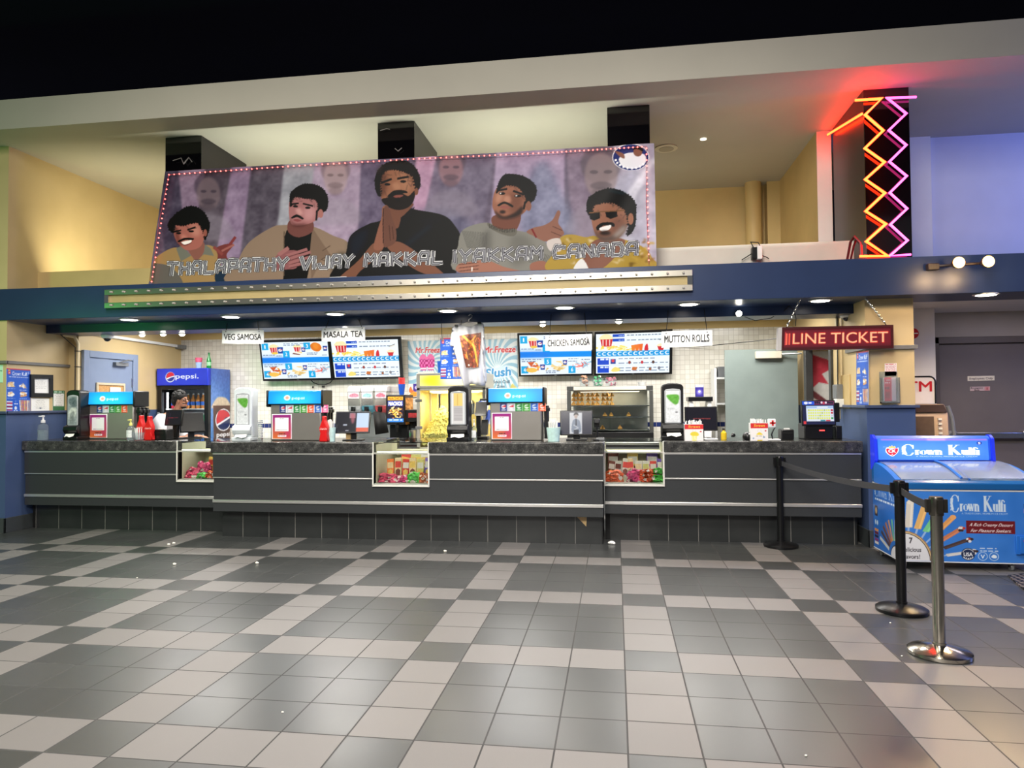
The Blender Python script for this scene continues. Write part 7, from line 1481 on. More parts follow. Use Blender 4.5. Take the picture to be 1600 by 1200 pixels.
c.mesh('leaflets', [(.03, -.035 + .0, zc - a[2] + .0), (b[0] - a[0] - .03, -.035, zc - a[2]), (b[0] - a[0] - .03, -.035, .02), (.03, -.035, .02)], PAPER(), t, thick=.02, back=WPLAST)
c = Canvas(26, 34, bg=(240, 226, 222)); c.scrib(.08, .06, .92, 5, (206, 60, 66), .06, 1); [c.scrib(.1, .2 + .07 * k, .9, 7, (190, 120, 120), .03, k) for k in range(7)]; c.scrib(.08, .84, .92, 6, (206, 60, 66), .05, 4)
tag(c.mesh('notice', [at(1382.5, 568, .745), at(1401, 567.5, .745), at(1401, 587, .745), at(1382.5, 587.5, .745)], PAPER(), thick=.003, back=WPLAST), 'small red and white notice above the leaflet holder', 'notice')
# red round sign on the white column
p = at(1427, 521, 1.99); t = thing('round_red_sign', 'red round sign half hidden behind the cream wall end', 'sign', p); MB().lathe([(.06, .006), (.06, 0), (.001, 0)], (0, 0, 0), 28, axis='y').build('disc', RLET, t); MB().box((-.05, -.003, -.006), (.05, -.001, .006)).box((-.006, -.003, -.05), (.006, -.001, .05)).build('emblem', WLET, t)
# signs on the staff door
c = Canvas(70, 14, bg=(232, 222, 196)); c.text('Employees Only', .5, .72, .46, (70, 60, 50), w=.86, bold=.0); tag(c.mesh('door_sign', [at(1512, 588, 2.495), at(1554, 587, 2.495), at(1554, 594.5, 2.495), at(1512, 595.5, 2.495)], PAPER(), thick=.004, back=WPLAST), 'cream plate reading Employees Only on the staff door', 'sign')
c = Canvas(56, 16, bg=(196, 170, 164)); c.text('Emergency', .34, .44, .3, (30, 26, 26), w=.6, bold=.02); c.text('Exit', .34, .9, .3, (30, 26, 26), w=.26, bold=.02); c.rect(.72, .06, .96, .94, (206, 140, 136)); c.rect(.82, .25, .87, .75, (150, 50, 50)); tag(c.mesh('door_sign', [at(1516, 604.5, 2.495), at(1547, 603.7, 2.495), at(1547, 610.5, 2.495), at(1516, 611.3, 2.495)], PAPER(), thick=.004, back=WPLAST), 'small pinkish plate reading Emergency Exit on the staff door', 'sign')
# ------------------------------------------------------------------ ice cream freezer
FX0, FX1, FYf, FYb = 2.362, 3.46, -0.175, 0.43
KB = mat('freezer_blue', (40, 112, 206), .3, noise=.04, nscale=4); KD = mat('freezer_dark_blue', (26, 92, 158), .25, noise=.04, nscale=4); WAL = mat('white_edge_trim', (226, 228, 232), .35, noise=.02)
t = thing('ice_cream_freezer', 'blue glass-topped ice cream freezer with a lit back header', 'freezer', ((FX0 + FX1) / 2, FYf, 0)); L = np.array(t.location)
part('cabinet', MB().box((FX0, FYf, .075), (FX1, FYb, .45)).box((FX0, FYf, .45), (FX1, FYf + .05, .672)).box((FX0, FYb - .06, .45), (FX1, FYb, .672)).box((FX0, FYf + .05, .45), (FX0 + .045, FYb - .06, .672)).box((FX1 - .045, FYf + .05, .45), (FX1, FYb - .06, .672)), KB, t)
part('trim', MB().box((FX0 - .003, FYf - .004, .672), (FX1 + .003, FYb, .684)).box((FX0 - .003, FYf - .004, .068), (FX1 + .003, FYb, .076)), WAL, t)
part('rim', MB().prism([(FYf - .012, .684), (FYf - .016, .74), (FYf + .03, .765), (FYf + .03, .69)], FX0 - .01, FX1 + .01, axis='x').box((FX0 - .01, FYb - .06, .684), (FX1 + .01, FYb, .87)), KD, t, bevel=.008)
arc = [(FYf + .03 + (FYb - .06 - FYf - .03) * k / 10, .765 + .105 * math.sin(PI / 2 * k / 10) ** 1.0 * (1 - .0 * k)) for k in range(11)]
for x0, x1 in ((FX0 - .01, FX0 + .035), (FX1 - .035, FX1 + .01)): part('curved_side', MB().prism([(FYf + .03, .684)] + arc + [(FYb - .06, .684)], x0, x1, axis='x'), KB, t)
def lid(x0, x1, dz):
    vs = [(x0, y, z + dz) for y, z in arc] + [(x1, y, z + dz) for y, z in arc] + [(x0, y, z + dz + .005) for y, z in arc] + [(x1, y, z + dz + .005) for y, z in arc]; k = len(arc); fs = []
    for i in range(k - 1): fs += [(i, i + 1, k + i + 1, k + i), (2 * k + i, 3 * k + i, 3 * k + i + 1, 2 * k + i + 1), (i, 2 * k + i, 2 * k + i + 1, i + 1), (k + i, k + i + 1, 3 * k + i + 1, 3 * k + i)]
    fs += [(0, k, 3 * k, 2 * k), (k - 1, 3 * k - 1, 4 * k - 1, 2 * k - 1)]; return MB().add(vs, fs)
xm = (FX0 + FX1) / 2
LIDG = mat('reflection_tint_lid_glass', (206, 224, 250), .12, trans=.75, ior=1.45, noise=.05, nscale=3)  # milky blue-white tint stands in for lamp reflections on the lids
l1 = part('sliding_lid', lid(FX0 + .04, xm + .03, 0.0), LIDG, t); l2 = part('sliding_lid', lid(xm - .03, FX1 - .04, .012), LIDG, t)
for x, l_, dz in ((xm + .03, l1, 0.004), (xm - .03, l2, .016)): part('lid_edge', MB().tube([(x, y, z + dz) for y, z in arc], .011, 8), KB, l_)
part('well', MB().box((FX0 + .06, FYf + .06, .46), (FX1 - .06, FYb - .08, .47)).box((FX0 + .045, FYb - .072, .46), (FX1 - .045, FYb - .062, .84)).box((FX0 + .045, FYf + .05, .46), (FX0 + .055, FYb - .07, .76)).box((FX1 - .055, FYf + .05, .46), (FX1 - .045, FYb - .07, .76)), mat('white_liner', (226, 232, 240), .4, noise=.03), t)
part('well_divider', MB().box((xm - .006, FYf + .06, .47), (xm + .006, FYb - .08, .68)).box((xm - .3, FYf + .06, .47), (xm - .29, FYb - .08, .62)).box((xm + .29, FYf + .06, .47), (xm + .3, FYb - .08, .62)), WAL, t)
hb = [(FYb - .05, .868), (FYb - .075, .90), (FYb - .06, 1.09), (FYb - .03, 1.115), (FYb + .0, 1.115), (FYb + .0, .868)]
HX1 = 3.37
part('header_box', MB().prism(hb, FX0 + .0, HX1, axis='x'), mat('header_blue', (46, 100, 226), .3, noise=.03), t, bevel=.006)
for x in (FX0, HX1): part('header_end', MB().prism([(FYb - .02, .80)] + [(FYb - .11, .89), (FYb - .09, 1.09), (FYb - .04, 1.125), (FYb + .012, 1.125), (FYb + .012, .80)], x - .012, x + .012, axis='x'), mat('header_end_blue', (40, 60, 225), .25, noise=.03, emit=(30, 50, 230), es=.25), t)
# serif capitals for the printed name, strokes in a unit box
def serif_name(c, x0, x1, yb, h, col):
    """C rown K ulfi with large initials"""
    U = (x1 - x0) / 100.0
    def S(pts, w, cur=False): c.line([(x0 + px_ * U, yb - pz * h) for px_, pz in pts], w * .52 * h, col, curve=cur)
    def C(p): return p
    S([(15.5, .78), (12, 1.0), (7, 1.0), (3, .75), (2.6, .45), (4, .12), (8, -.05), (12.5, -.03), (15.5, .2)], .075, True); S([(15.5, .62), (15.5, .98)], .05); S([(4.6, .8), (3.6, .45), (5.5, .1)], .14, True)
    for k in range(4): c.oval(x0 + (2.2 - .3 * math.sin(k)) * U, yb - (.75 - .22 * k) * h, .9 * U, .07 * h, col)
    def stem(x, z0, z1, w=.13): S([(x, z0), (x, z1)], w)
    def ser(x, z, w=2.2): S([(x - w, z), (x + w, z)], .045)
    xh = .46
    stem(20, 0, xh); ser(20, 0); ser(19.2, xh, 1.2); S([(20.5, .3), (22, .45), (23.6, .43)], .07, True)                     # r
    t_ = np.linspace(0, 2 * PI, 17); S([(28.5 + 3.0 * math.cos(a), xh / 2 + .21 * math.sin(a)) for a in t_], .05); S([(25.6, .12), (25.4, .23), (25.6, .34)], .11); S([(31.4, .12), (31.6, .23), (31.4, .34)], .11)    # o
    S([(33.5, xh), (36, .02)], .11); S([(36, .02), (38, xh)], .05); S([(37.6, xh), (40, .02)], .11); S([(40, .02), (42.4, xh)], .05); ser(33.6, xh, 1.5); ser(37.7, xh, 1.2); ser(42.4, xh, 1.2)                # w
    stem(45.5, 0, xh); ser(45.5, 0); ser(44.6, xh, 1.2); S([(46, .33), (48, .45), (49.8, .38), (50.2, .3), (50.2, 0)], .1); ser(50.3, 0, 2.0)       # n
    stem(62.5, 0, .98, .16); ser(62.5, 0, 3.2); ser(62.5, .98, 3.2); S([(63, .42), (71, .98)], .055); ser(71, .98, 2.6); S([(65.5, .56), (72.8, .02)], .16); ser(73.3, 0, 2.8); S([(63, .3), (64.5, .6), (63.5, .8)], .06, True)  # K
    stem(78, .12, xh); S([(78, .16), (79, .02), (81.5, .04), (82.6, .16)], .07, True); stem(82.8, 0, xh); ser(77.2, xh, 1.2); ser(82, xh, 1.2); ser(83.4, 0, 1.2)   # u
    stem(87, 0, .72); ser(87, 0, 2.0); ser(86.3, .72, 1.2)          # l
    stem(91.2, 0, .56); ser(91.2, 0, 2.0); S([(91.2, .5), (91.6, .68), (93, .74), (94.6, .68)], .08, True); ser(91.4, xh, 2.2)      # f
    stem(96.2, 0, xh); ser(96.2, 0, 2.0); ser(95.6, xh, 1.2); c.oval(x0 + 95.8 * U, yb - .64 * h, .9 * U, .06 * h, col)   # i
def head_art():
    c = Canvas(300, 76, bg=(56, 112, 226)); c.view(0, 0, 1); c.noise(10, 60, 2)
    c.oval(.5, .55, .5, .4, (100, 156, 244), .6, 30); c.rect(.03, .03, .99, .09, (190, 110, 230), .85, 3); c.rect(.45, .03, .62, .09, (235, 170, 235), .8, 4)
    c.view(0, 0, 100)
    c.blob([(7.5, 46), (10, 42), (12.5, 46), (17, 46), (19, 44), (18.6, 62), (16, 76), (13, 84), (9.5, 76), (7, 62)], (232, 222, 226)); c.blob([(8.2, 48), (13, 50), (18, 47), (17.8, 62), (15.5, 75), (13, 80), (10, 74), (8, 62)], (206, 40, 62)); c.text('CK', 13, 66, 14, (250, 246, 248), w=7, bold=.03); c.oval(13, 74, .7, 2, (246, 236, 240)); c.blob([(10, 44), (11, 36), (12.2, 40), (13, 32), (14, 40), (15.4, 36), (16, 44)], (232, 196, 70)); c.line([(5, 40), (9, 41)], 1, (180, 200, 250))
    serif_name(c, 21, 93, 76, 46, (232, 242, 250)); c.text('A TRADITIONAL PREMIUM ICE CREAM', 62, 86.5, 5.5, (206, 224, 250), w=55, bold=.0); c.oval(92, 22, 2.4, 8, (30, 60, 150)); c.text('S', 92, 27, 9, (236, 240, 250), w=2.2, bold=.02)
    return c
zt, zb = 1.092, .895
head_art().mesh('header_sign', [tuple(np.array(p) - L) for p in ((FX0 + .03, FYb - .0645, zt), (HX1 - .03, FYb - .0645, zt), (HX1 - .03, FYb - .0790, zb), (FX0 + .03, FYb - .0790, zb))], print_mat('lit_freezer_header', .25, es=.75), t)
def front_art():
    c = Canvas(330, 180, bg=(56, 122, 210)); c.noise(12, 50, 4); c.view(0, 0, 100)
    import math as m_
    cx, cy = 4.5, 101
    cols = [(214, 206, 196), (226, 178, 110), (120, 200, 140), (222, 156, 92), (196, 120, 86), (74, 56, 56), (206, 204, 204)]
    for i, k in enumerate(cols):
        a = m_.radians(86 - i * 12.4); d = (m_.cos(a) * .62, -m_.sin(a)); r0, r1, r2 = 34, 50, 84 if i < 4 else 80
        c.line([(cx + d[0] * r0, cy + d[1] * r0), (cx + d[0] * r1, cy + d[1] * r1)], 1.6, (150, 180, 226)); c.line([(cx + d[0] * r1, cy + d[1] * r1), (cx + d[0] * r2, cy + d[1] * r2)], 5.6 - .25 * i, k); c.line([(cx + d[0] * r1 + 1.3, cy + d[1] * r1), (cx + d[0] * r2 + 1.3, cy + d[1] * r2)], 1.2, tuple(min(255, q + 26) for q in k), .8, 1); c.oval(cx + d[0] * (r2 + 1), cy + d[1] * (r2 + 1), 2.3, 3.4, tuple(min(255, q + 12) for q in k))
        if i > 3:
            for q in range(5): c.oval(cx + d[0] * (r2 + 2) + (q % 3 - 1) * 1.5, cy + d[1] * (r2 + 2) + (q // 3) * 3, 1.2, 1.8, ((230, 226, 226), (190, 60, 50), (60, 44, 44), (60, 44, 44), (226, 226, 230))[(i + q) % 5])
    c.oval(cx - 2, cy + 1, 21.5, 45, (166, 124, 76)); c.oval(cx - 2, cy + 1, 20.8, 43.5, (214, 186, 140)); c.oval(cx - 2, cy + 1, 20, 42, (60, 40, 30)); c.oval(cx - 2, cy + 1, 19.4, 41, (224, 224, 230))
    c.text('7', 8, 75, 8, (40, 36, 46), w=2.6, bold=.03); c.text('Delicious', 8, 87, 6, (40, 36, 46), w=15, bold=.015); c.text('Flavors!', 8, 97, 6, (40, 36, 46), w=13, bold=.015)
    serif_name(c, 37, 78, 28, 22, (206, 222, 240)); c.text('A TRADITIONAL PREMIUM ICE CREAM', 62, 32.5, 2.6, (190, 210, 240), w=33)
    c.rect(48.5, 41.5, 83.5, 59.5, (110, 26, 34)); c.text('A Rich Creamy Dessert', 66, 49.2, 4.4, (244, 238, 238), w=31, shear=.3, bold=.012); c.text('For Pleasure Seekers.', 66, 57.4, 4.4, (244, 238, 238), w=29, shear=.3, bold=.012)
    c.oval(49.5, 89, 5, 8.8, (36, 48, 80)); c.oval(49.5, 89, 4.4, 7.7, (236, 238, 242)); c.oval(49.5, 89, 4.0, 7, (36, 48, 80)); c.rect(45.2, 86, 53.8, 92.4, (36, 48, 80)); c.text('USA', 49.5, 91.6, 5, (244, 244, 248), w=6.6, bold=.03)
    for k in range(5): c.oval(46.6 + 1.5 * k, 95 - abs(k - 2) * .6, .5, .8, (240, 240, 246))
    for x in (60, 68): c.oval(x, 91.5, 3.5, 6, (186, 212, 244)); c.oval(x, 91.5, 3.0, 5.2, (60, 124, 210))
    c.text('V', 60, 94.6, 5.4, (230, 240, 252), w=3.0, bold=.03); c.blob([(66, 92), (67.5, 89), (69.5, 90), (70, 93), (68, 94)], (230, 240, 252)); c.scrib(58, 79.5, 70, 6, (190, 210, 240), 1.6, 2); c.scrib(58, 83, 71, 7, (190, 210, 240), 1.6, 3)
    c.oval(97, 10, 3.4, 6, (210, 170, 130)); c.oval(97, 10, 2.6, 4.6, (60, 40, 40))
    for j, (s_, b_) in enumerate((('Malai', (30, 40, 80)), ('Mango', (226, 130, 70)), ('Pista', (24, 30, 50)), ('Rose', (130, 50, 140)), ('Almond', (110, 26, 60)), ('Chocolate', (30, 30, 70)), ('Coconut', (20, 22, 34)))): c.rect(90, 17 + j * 6.6, 102, 23 + j * 6.6, b_); c.text(s_, 96, 21.8 + j * 6.6, 3.8, (244, 244, 246), w=min(9, 1.5 * len(s_)), bold=.02)
    return c
FR = print_mat('freezer_front_print', .28)
part_x0 = FX0 + .006
front_art().mesh('front_graphic', [tuple(np.array(p) - L) for p in ((part_x0, FYf - .0015, .670), (FX1 - .01, FYf - .0015, .670), (FX1 - .01, FYf - .0015, .078), (part_x0, FYf - .0015, .078))], FR, t)
def side_art():
    c = Canvas(150, 150, bg=(44, 110, 200)).view(0, 0, 100); c.noise(12, 50, 5); import math as m_
    serif_name(c, 6, 104, 18, 17, (214, 228, 246)); c.scrib(8, 22, 100, 20, (214, 226, 246), 3, 1)
    for i, k in enumerate([(206, 206, 210), (84, 66, 70), (120, 78, 66), (190, 120, 84), (206, 150, 110), (110, 180, 150), (206, 200, 190)]):
        a = m_.radians(160 - i * 12); d = (m_.cos(a), -m_.sin(a)); c.line([(86 + d[0] * 26, 100 + d[1] * 26), (86 + d[0] * 62, 100 + d[1] * 54)], 5.5, k)
    c.oval(90, 101, 22, 20, (60, 40, 30)); c.oval(90, 101, 20.5, 18.5, (224, 224, 230)); c.rect(6, 34, 18, 50, (60, 50, 60)); c.oval(12, 42, 4, 5, (200, 170, 130)); c.oval(9, 60, 3, 4, (200, 220, 246)); c.oval(17, 60, 3, 4, (200, 220, 246))
    for j in range(5): c.rect(4, 70 + 5 * j, 20, 74 + 5 * j, ((226, 150, 90), (110, 40, 60), (40, 40, 70), (140, 60, 120), (230, 220, 216))[j])
    return c
side_art().mesh('side_graphic', [tuple(np.array(p) - L) for p in ((FX0 - .0015, FYb - .01, .670), (FX0 - .0015, FYf + .01, .670), (FX0 - .0015, FYf + .01, .078), (FX0 - .0015, FYb - .01, .078))], FR, t)
cp = part('control_panel', MB().box((FX1 - .19, FYf - .02, .15), (FX1 - .06, FYf, .31)).box((FX1 - .165, FYf - .032, .16), (FX1 - .075, FYf - .02, .30)), KB, t, bevel=.005)
part('dial', MB().lathe([(.012, -.03), (.012, -.044), (.002, -.045)], (FX1 - .12, FYf, .235), 14, axis='y').box((FX1 - .14, FYf - .036, .262), (FX1 - .10, FYf - .031, .275)), RED, cp); part('display', MB().box((FX1 - .138, FYf - .036, .18), (FX1 - .102, FYf - .031, .205)), MBLACK, cp)
cw = MB().lathe([(.028, -.011), (.03, -.008), (.03, .008), (.028, .011)], (0, 0, .03), 18, axis='x').build('caster', GREYP, t); first = True
fk = MB().box((-.016, -.02, .03), (-.012, .02, .07)).box((.012, -.02, .03), (.016, .02, .07)).box((-.02, -.025, .064), (.02, .025, .07)).build('fork', STEEL, cw)
for x, y in ((FX0 + .05, FYf + .05), (FX1 - .2, FYf + .05), (FX0 + .05, FYb - .05), (FX1 - .05, FYb - .05)):
    if first: cw.location = (x - L[0], y - L[1], 0); first = False
    else:
        o = cw.copy(); COL.objects.link(o); o.parent = t; o.location = (x - L[0], y - L[1], 0); q = fk.copy(); COL.objects.link(q); q.parent = o
rr = random.Random(3)
for i in range(12):
    o = MB().lathe([(.012, 0), (.022, .02), (.024, .11), (.018, .125), (.002, .128)], (0, 0, 0), 12).build('ice_cream_bar', mat(('silver_wrapper', 'white_wrap', 'blue_wrap')[i % 3], ((206, 208, 214), (236, 236, 238), (150, 180, 230))[i % 3], .3, .2, noise=.15, nscale=40))
    o.location = (FX0 + .13 + .085 * i, FYf + .24 + .05 * (i % 3), .472); tag(o, ('silver', 'white', 'pale blue')[i % 3] + ' wrapped ice cream standing in the freezer well', 'ice cream', 'ice creams in the freezer')

# ------------------------------------------------------------------ barrier posts
def stanchion(loc, label, m, hm, belt_to=None, r=.032, rb=.165, belt_z=.83):
    t = thing('barrier_post', label, 'barrier post', loc)
    MB().lathe([(rb - .008, 0), (rb, .004), (rb, .022), (rb - .012, .03), (.06, .052), (.036, .056), (.036, .07)], (0, 0, 0), 48).build('base', m, t)
    MB().lathe([(r, .056), (r, .80), (r - .002, .802)], (0, 0, 0), 28).build('post', m, t)
    h = MB().lathe([(r + .004, .79), (r + .006, .795), (r + .006, .885), (r + .002, .897), (.004, .9)], (0, 0, 0), 28)
    for a in range(4): cx, cy = math.cos(a * PI / 2) * (r + .012), math.sin(a * PI / 2) * (r + .012); h.cbox((cx, cy, .845), (.026, .026, .075))
    h.build('belt_head', hm, t)
    if belt_to is not None:
        a = Vector(loc) + Vector((0, 0, belt_z)); b = Vector(belt_to[:3]) + Vector((0, 0, belt_z)); d = (b - a); d.z = 0; d.normalize(); a = a + d * (r + .02); b = b - d * (r + .03); n = Vector((-d.y, d.x, 0)) * .0012; vs = []; fs = []
        K = 16; sag = belt_to[3]
        for i in range(K + 1):
            q = i / K; p = a.lerp(b, q); p.z -= sag * 4 * q * (1 - q)
            for s_ in (-1, 1):
                for zz in (-.024, .024): vs.append(tuple(p + n * s_ + Vector((0, 0, zz)) - Vector(loc)))
        for i in range(K): k = 4 * i; fs += [(k, k + 1, k + 5, k + 4), (k + 2, k + 6, k + 7, k + 3), (k, k + 4, k + 6, k + 2), (k + 1, k + 3, k + 7, k + 5)]
        fs += [(0, 2, 3, 1), (4 * K, 4 * K + 1, 4 * K + 3, 4 * K + 2)]
        MB().add(vs, fs).build('belt', mat('dark_grey_webbing', (62, 62, 66), .55, noise=.12, nscale=120), t)
    return t
BP = mat('satin_black_metal', (22, 22, 24), .28, .3, noise=.08, nscale=30); SS = mat('stainless_post', (186, 180, 168), .18, 1.0, noise=.04, nscale=60)
A1, A2, A3 = (1.579, .69, 0), (1.899, -1.44, 0), (1.783, -2.28, 0)
stanchion(A1, 'black barrier post close to the right counter', BP, BP)
stanchion(A2, 'black barrier post in front of the freezer', BP, BP, (*A1, .03))
stanchion(A3, 'stainless steel barrier post nearest the viewer', SS, mat('dark_steel_head', (96, 92, 86), .25, .9, noise=.05), (*A2, .01))

# ------------------------------------------------------------------ cash machine with its sign
BG = mat('beige_machine', (190, 160, 128), .4, noise=.04, nscale=8)
t = thing('cash_machine', 'beige cash machine standing behind the freezer', 'cash machine', (3.25, 1.5, 0)); L = np.array(t.location)
part('cabinet', MB().box((2.97, 1.45, 0), (3.5, 1.95, 1.0)).prism([(1.45, 1.0), (1.47, 1.30), (1.55, 1.40), (1.95, 1.40), (1.95, 1.0)], 2.98, 3.49, axis='x'), BG, t, bevel=.012)
part('top_band', MB().prism([(1.462, 1.31), (1.535, 1.385), (1.525, 1.395), (1.448, 1.318)], 3.0, 3.47, axis='x'), mat('dark_brown_band', (60, 44, 36), .3, noise=.05), t)
part('screen', MB().prism([(1.449, 1.06), (1.46, 1.27), (1.455, 1.27), (1.444, 1.06)], 3.13, 3.34, axis='x'), mat('dim_screen', (104, 84, 66), .2, noise=.08), t)
kb = MB()
for x in (3.07, 3.38):
    for z in (1.08, 1.13, 1.18, 1.23): kb.box((x, 1.445 + (z - 1.06) * .05 - .012, z), (x + .035, 1.47, z + .022))
part('key', kb, mat('pale_keys', (236, 226, 200), .4, noise=.03), t)
part('side_curve', MB().tube([(3.5, 1.5, 1.38), (3.54, 1.5, 1.25), (3.56, 1.5, 1.05), (3.56, 1.5, .4)], .02, 10), GREYP, t)
q = [at(1415, 588, 1.9), at(1461, 589.5, 1.9), at(1464, 648, 1.9), at(1418, 648, 1.9)]; t = thing('cash_machine_sign', 'white sign with red ATM lettering above the cash machine', 'sign', (3.25, 1.9, 1.40)); L = np.array(t.location); a, b = q[0], q[2]
def rr_rect(x0, x1, z0, z1, r): return [(x0 + r * (1 - math.cos(u)) if sx < 0 else x1 - r * (1 - math.cos(u)), z1 - r * (1 - math.sin(u))) for sx, us in ((-1, np.linspace(0, PI / 2, 6)), (1, np.linspace(PI / 2, 0, 6))) for u in us] + [(x1, z0), (x0, z0)]
SX0, SX1, SZ0, SZ1 = 3.02, at(1461, 600, 1.9)[0], 1.405, at(1440, 588.5, 1.9)[2]
part('panel', MB().prism(rr_rect(SX0, SX1, SZ0, SZ1, .06), 1.90, 1.94), mat('sign_white', (232, 224, 218), .4, noise=.02, emit=(240, 225, 215), es=.15), t)
part('black_edge', MB().tube([(p[0], 1.895, p[1]) for p in rr_rect(SX0, SX1, SZ0, SZ1, .06)[:-1]], .009, 8), BLACK, t)
part('lettering', MB().text('ATM', (SX1 - .245, 1.8985, at(1440, 611.5, 1.9)[2]), .115, w=.42, dep=.003, bold=.015), RLET, t)
part('neck', MB().box((SX1 - .02, 1.91, 1.405), (SX1 + .02, 1.96, 1.62)), STEEL, t)

# ------------------------------------------------------------------ mat and litter
m, nt, b = nodes('rubber_ring_mat'); v, x, y, z = coords(nt)
fx = mth(nt, 'SUBTRACT', mth(nt, 'FRACT', mth(nt, 'DIVIDE', x, .055)), .5); fy = mth(nt, 'SUBTRACT', mth(nt, 'FRACT', mth(nt, 'DIVIDE', y, .055)), .5)
d = mth(nt, 'SQRT', mth(nt, 'ADD', mth(nt, 'MULTIPLY', fx, fx), mth(nt, 'MULTIPLY', fy, fy))); nt.links.new(mixc(nt, mth(nt, 'LESS_THAN', d, .33), rgb(26, 26, 27), rgb(120, 112, 108)), b.inputs['Base Color']); b.inputs['Roughness'].default_value = .5
q = [atz(1540, 886, 0), atz(1600, 916, 0)]
mo = MB().prism([(3.13, -.33), (3.02, -.75), (3.9, -.95), (5.2, -.95), (5.2, 1.4), (3.62, 1.4), (3.62, -.10)], 0.0, .012, axis='z').build('rubber_mat', m); tag(mo, 'black perforated rubber mat beside the freezer', 'mat')
p = atz(956, 850.5, 0); o = MB().ball((0, 0, .018), (.032, .024, .018), 10, 7).ball((-.02, .005, .014), (.02, .018, .014), 8, 6).ball((.022, -.006, .012), (.016, .02, .012), 8, 6).build('crumpled_paper', mat('white_tissue', (236, 234, 232), .8, noise=.08, nscale=60, bump=.6)); o.location = tuple(p); tag(o, 'crumpled white paper on the floor by the counter corner', 'litter')
for i, (x, y, n) in enumerate(((263, 852, 'left of the pair of popcorn crumbs near the left counter'), (271, 850, 'right of the pair of popcorn crumbs near the left counter'), (272, 883, 'popcorn crumb on the dark tiles in front of the left counter'), (401, 881, 'popcorn crumb alone on the dark tiles before the middle counter'), (214, 903.5, 'popcorn crumb nearest the viewer at the left'), (695, 862.5, 'popcorn crumb below the middle candy case'), (441, 1114, 'tiny white crumb on the tiles at the lower left'), (1391, 974, 'tiny white crumb beside the black post base'), (1409, 1026, 'tiny white crumb beside the steel post base'), (1259, 1182, 'tiny white crumb at the bottom right'))):
    s_ = .013 if y < 900 else .005; o = MB().ball((0, 0, s_ * .8), (s_, s_ * .8, s_ * .8), 8, 6).ball((s_ * .7, s_ * .4, s_ * .7), (s_ * .7, s_ * .7, s_ * .7), 8, 5).build('popcorn_crumb', mat('white_popcorn', (244, 240, 226), .7, noise=.06)); o.location = tuple(atz(x, y, 0)); tag(o, n, 'crumb')

# ------------------------------------------------------------------ cashier
def skin_body(name, joints, edges, m, parent, sub=2):
    me = bpy.data.meshes.new(name); me.from_pydata([j[0] for j in joints], edges, []); o = bpy.data.objects.new(name, me); COL.objects.link(o); o.parent = parent
    sk = o.modifiers.new('skin', 'SKIN'); 
    for i, j in enumerate(joints): r_ = j[1]; me.skin_vertices[0].data[i].radius = r_ if isinstance(r_, tuple) else (r_, r_)
    me.skin_vertices[0].data[0].use_root = True
    sb = o.modifiers.new('smooth', 'SUBSURF'); sb.levels = sub; sb.render_levels = sub
    me.materials.append(m); sk.use_smooth_shade = True; return o
hp = at(283, 626, 2.1)          # head centre
t = thing('person', 'cashier in a white shirt and glasses leaning to the right at the till', 'person', (hp[0] - .08, hp[1], 0)); X = .08; HZ = hp[2]
SKN = mat('warm_skin', (186, 132, 104), .5, noise=.06, nscale=14); SHW = mat('white_shirt_cloth', (222, 222, 226), .7, noise=.04, nscale=8); TRO = mat('black_trousers', (24, 24, 28), .7, noise=.08)
J = [((-.30, 0, .86), (.15, .11)), ((-.27, 0, 1.0), (.14, .11)), ((-.19, 0, 1.15), (.15, .12)), ((-.09, 0, 1.28), (.12, .11)), ((.015, 0, HZ - .15), .058), ((.06, 0, HZ - .07), .055), ((.085, 0, HZ), (.075, .08)), ((.08, 0, HZ + .06), (.075, .082)), ((.078, 0, HZ + .085), (.05, .055)),
     ((-.10, -.17, 1.27), .065), ((-.05, -.23, 1.04), .05), ((.10, -.2, 0.99), .042), ((.23, -.14, 1.02), .034), ((.275, -.13, 1.025), (.04, .02)),
     ((-.10, .17, 1.27), .065), ((-.05, .23, 1.04), .05), ((.10, .2, 0.99), .042), ((.23, .14, 1.02), .034), ((.275, .13, 1.025), (.04, .02)),
     ((-.29, -.09, .80), .095), ((-.22, -.1, .47), .065), ((-.27, -.1, .09), .045), ((-.14, -.1, .045), (.045, .035)), ((-.29, .09, .80), .095), ((-.22, .1, .47), .065), ((-.27, .1, .09), .045), ((-.14, .1, .045), (.045, .035))]
E_ = [(0, 1), (1, 2), (2, 3), (3, 4), (4, 5), (5, 6), (6, 7), (7, 8), (3, 9), (9, 10), (10, 11), (11, 12), (12, 13), (3, 14), (14, 15), (15, 16), (16, 17), (17, 18), (0, 19), (19, 20), (20, 21), (21, 22), (0, 23), (23, 24), (24, 25), (25, 26)]
for sgn, base in ((-1, 13), (1, 18)):
    bx, by, bz_ = J[base][0]
    for k in range(4):
        n0 = len(J); y = by + (k - 1.5) * .021; l = (.075, .085, .08, .06)[k]; J.append(((bx + .045, y, bz_ - .002), .0095)); J.append(((bx + .045 + l * .55, y, bz_ - .012), .0085)); J.append(((bx + .045 + l, y, bz_ - .03), .0075)); E_ += [(base, n0), (n0, n0 + 1), (n0 + 1, n0 + 2)]
    n0 = len(J); J.append(((bx + .0, by - sgn * .045, bz_ - .005), .011)); J.append(((bx + .045, by - sgn * .06, bz_ - .015), .009)); E_ += [(base, n0), (n0, n0 + 1)]
body = skin_body('body', J, E_, SKN, t)
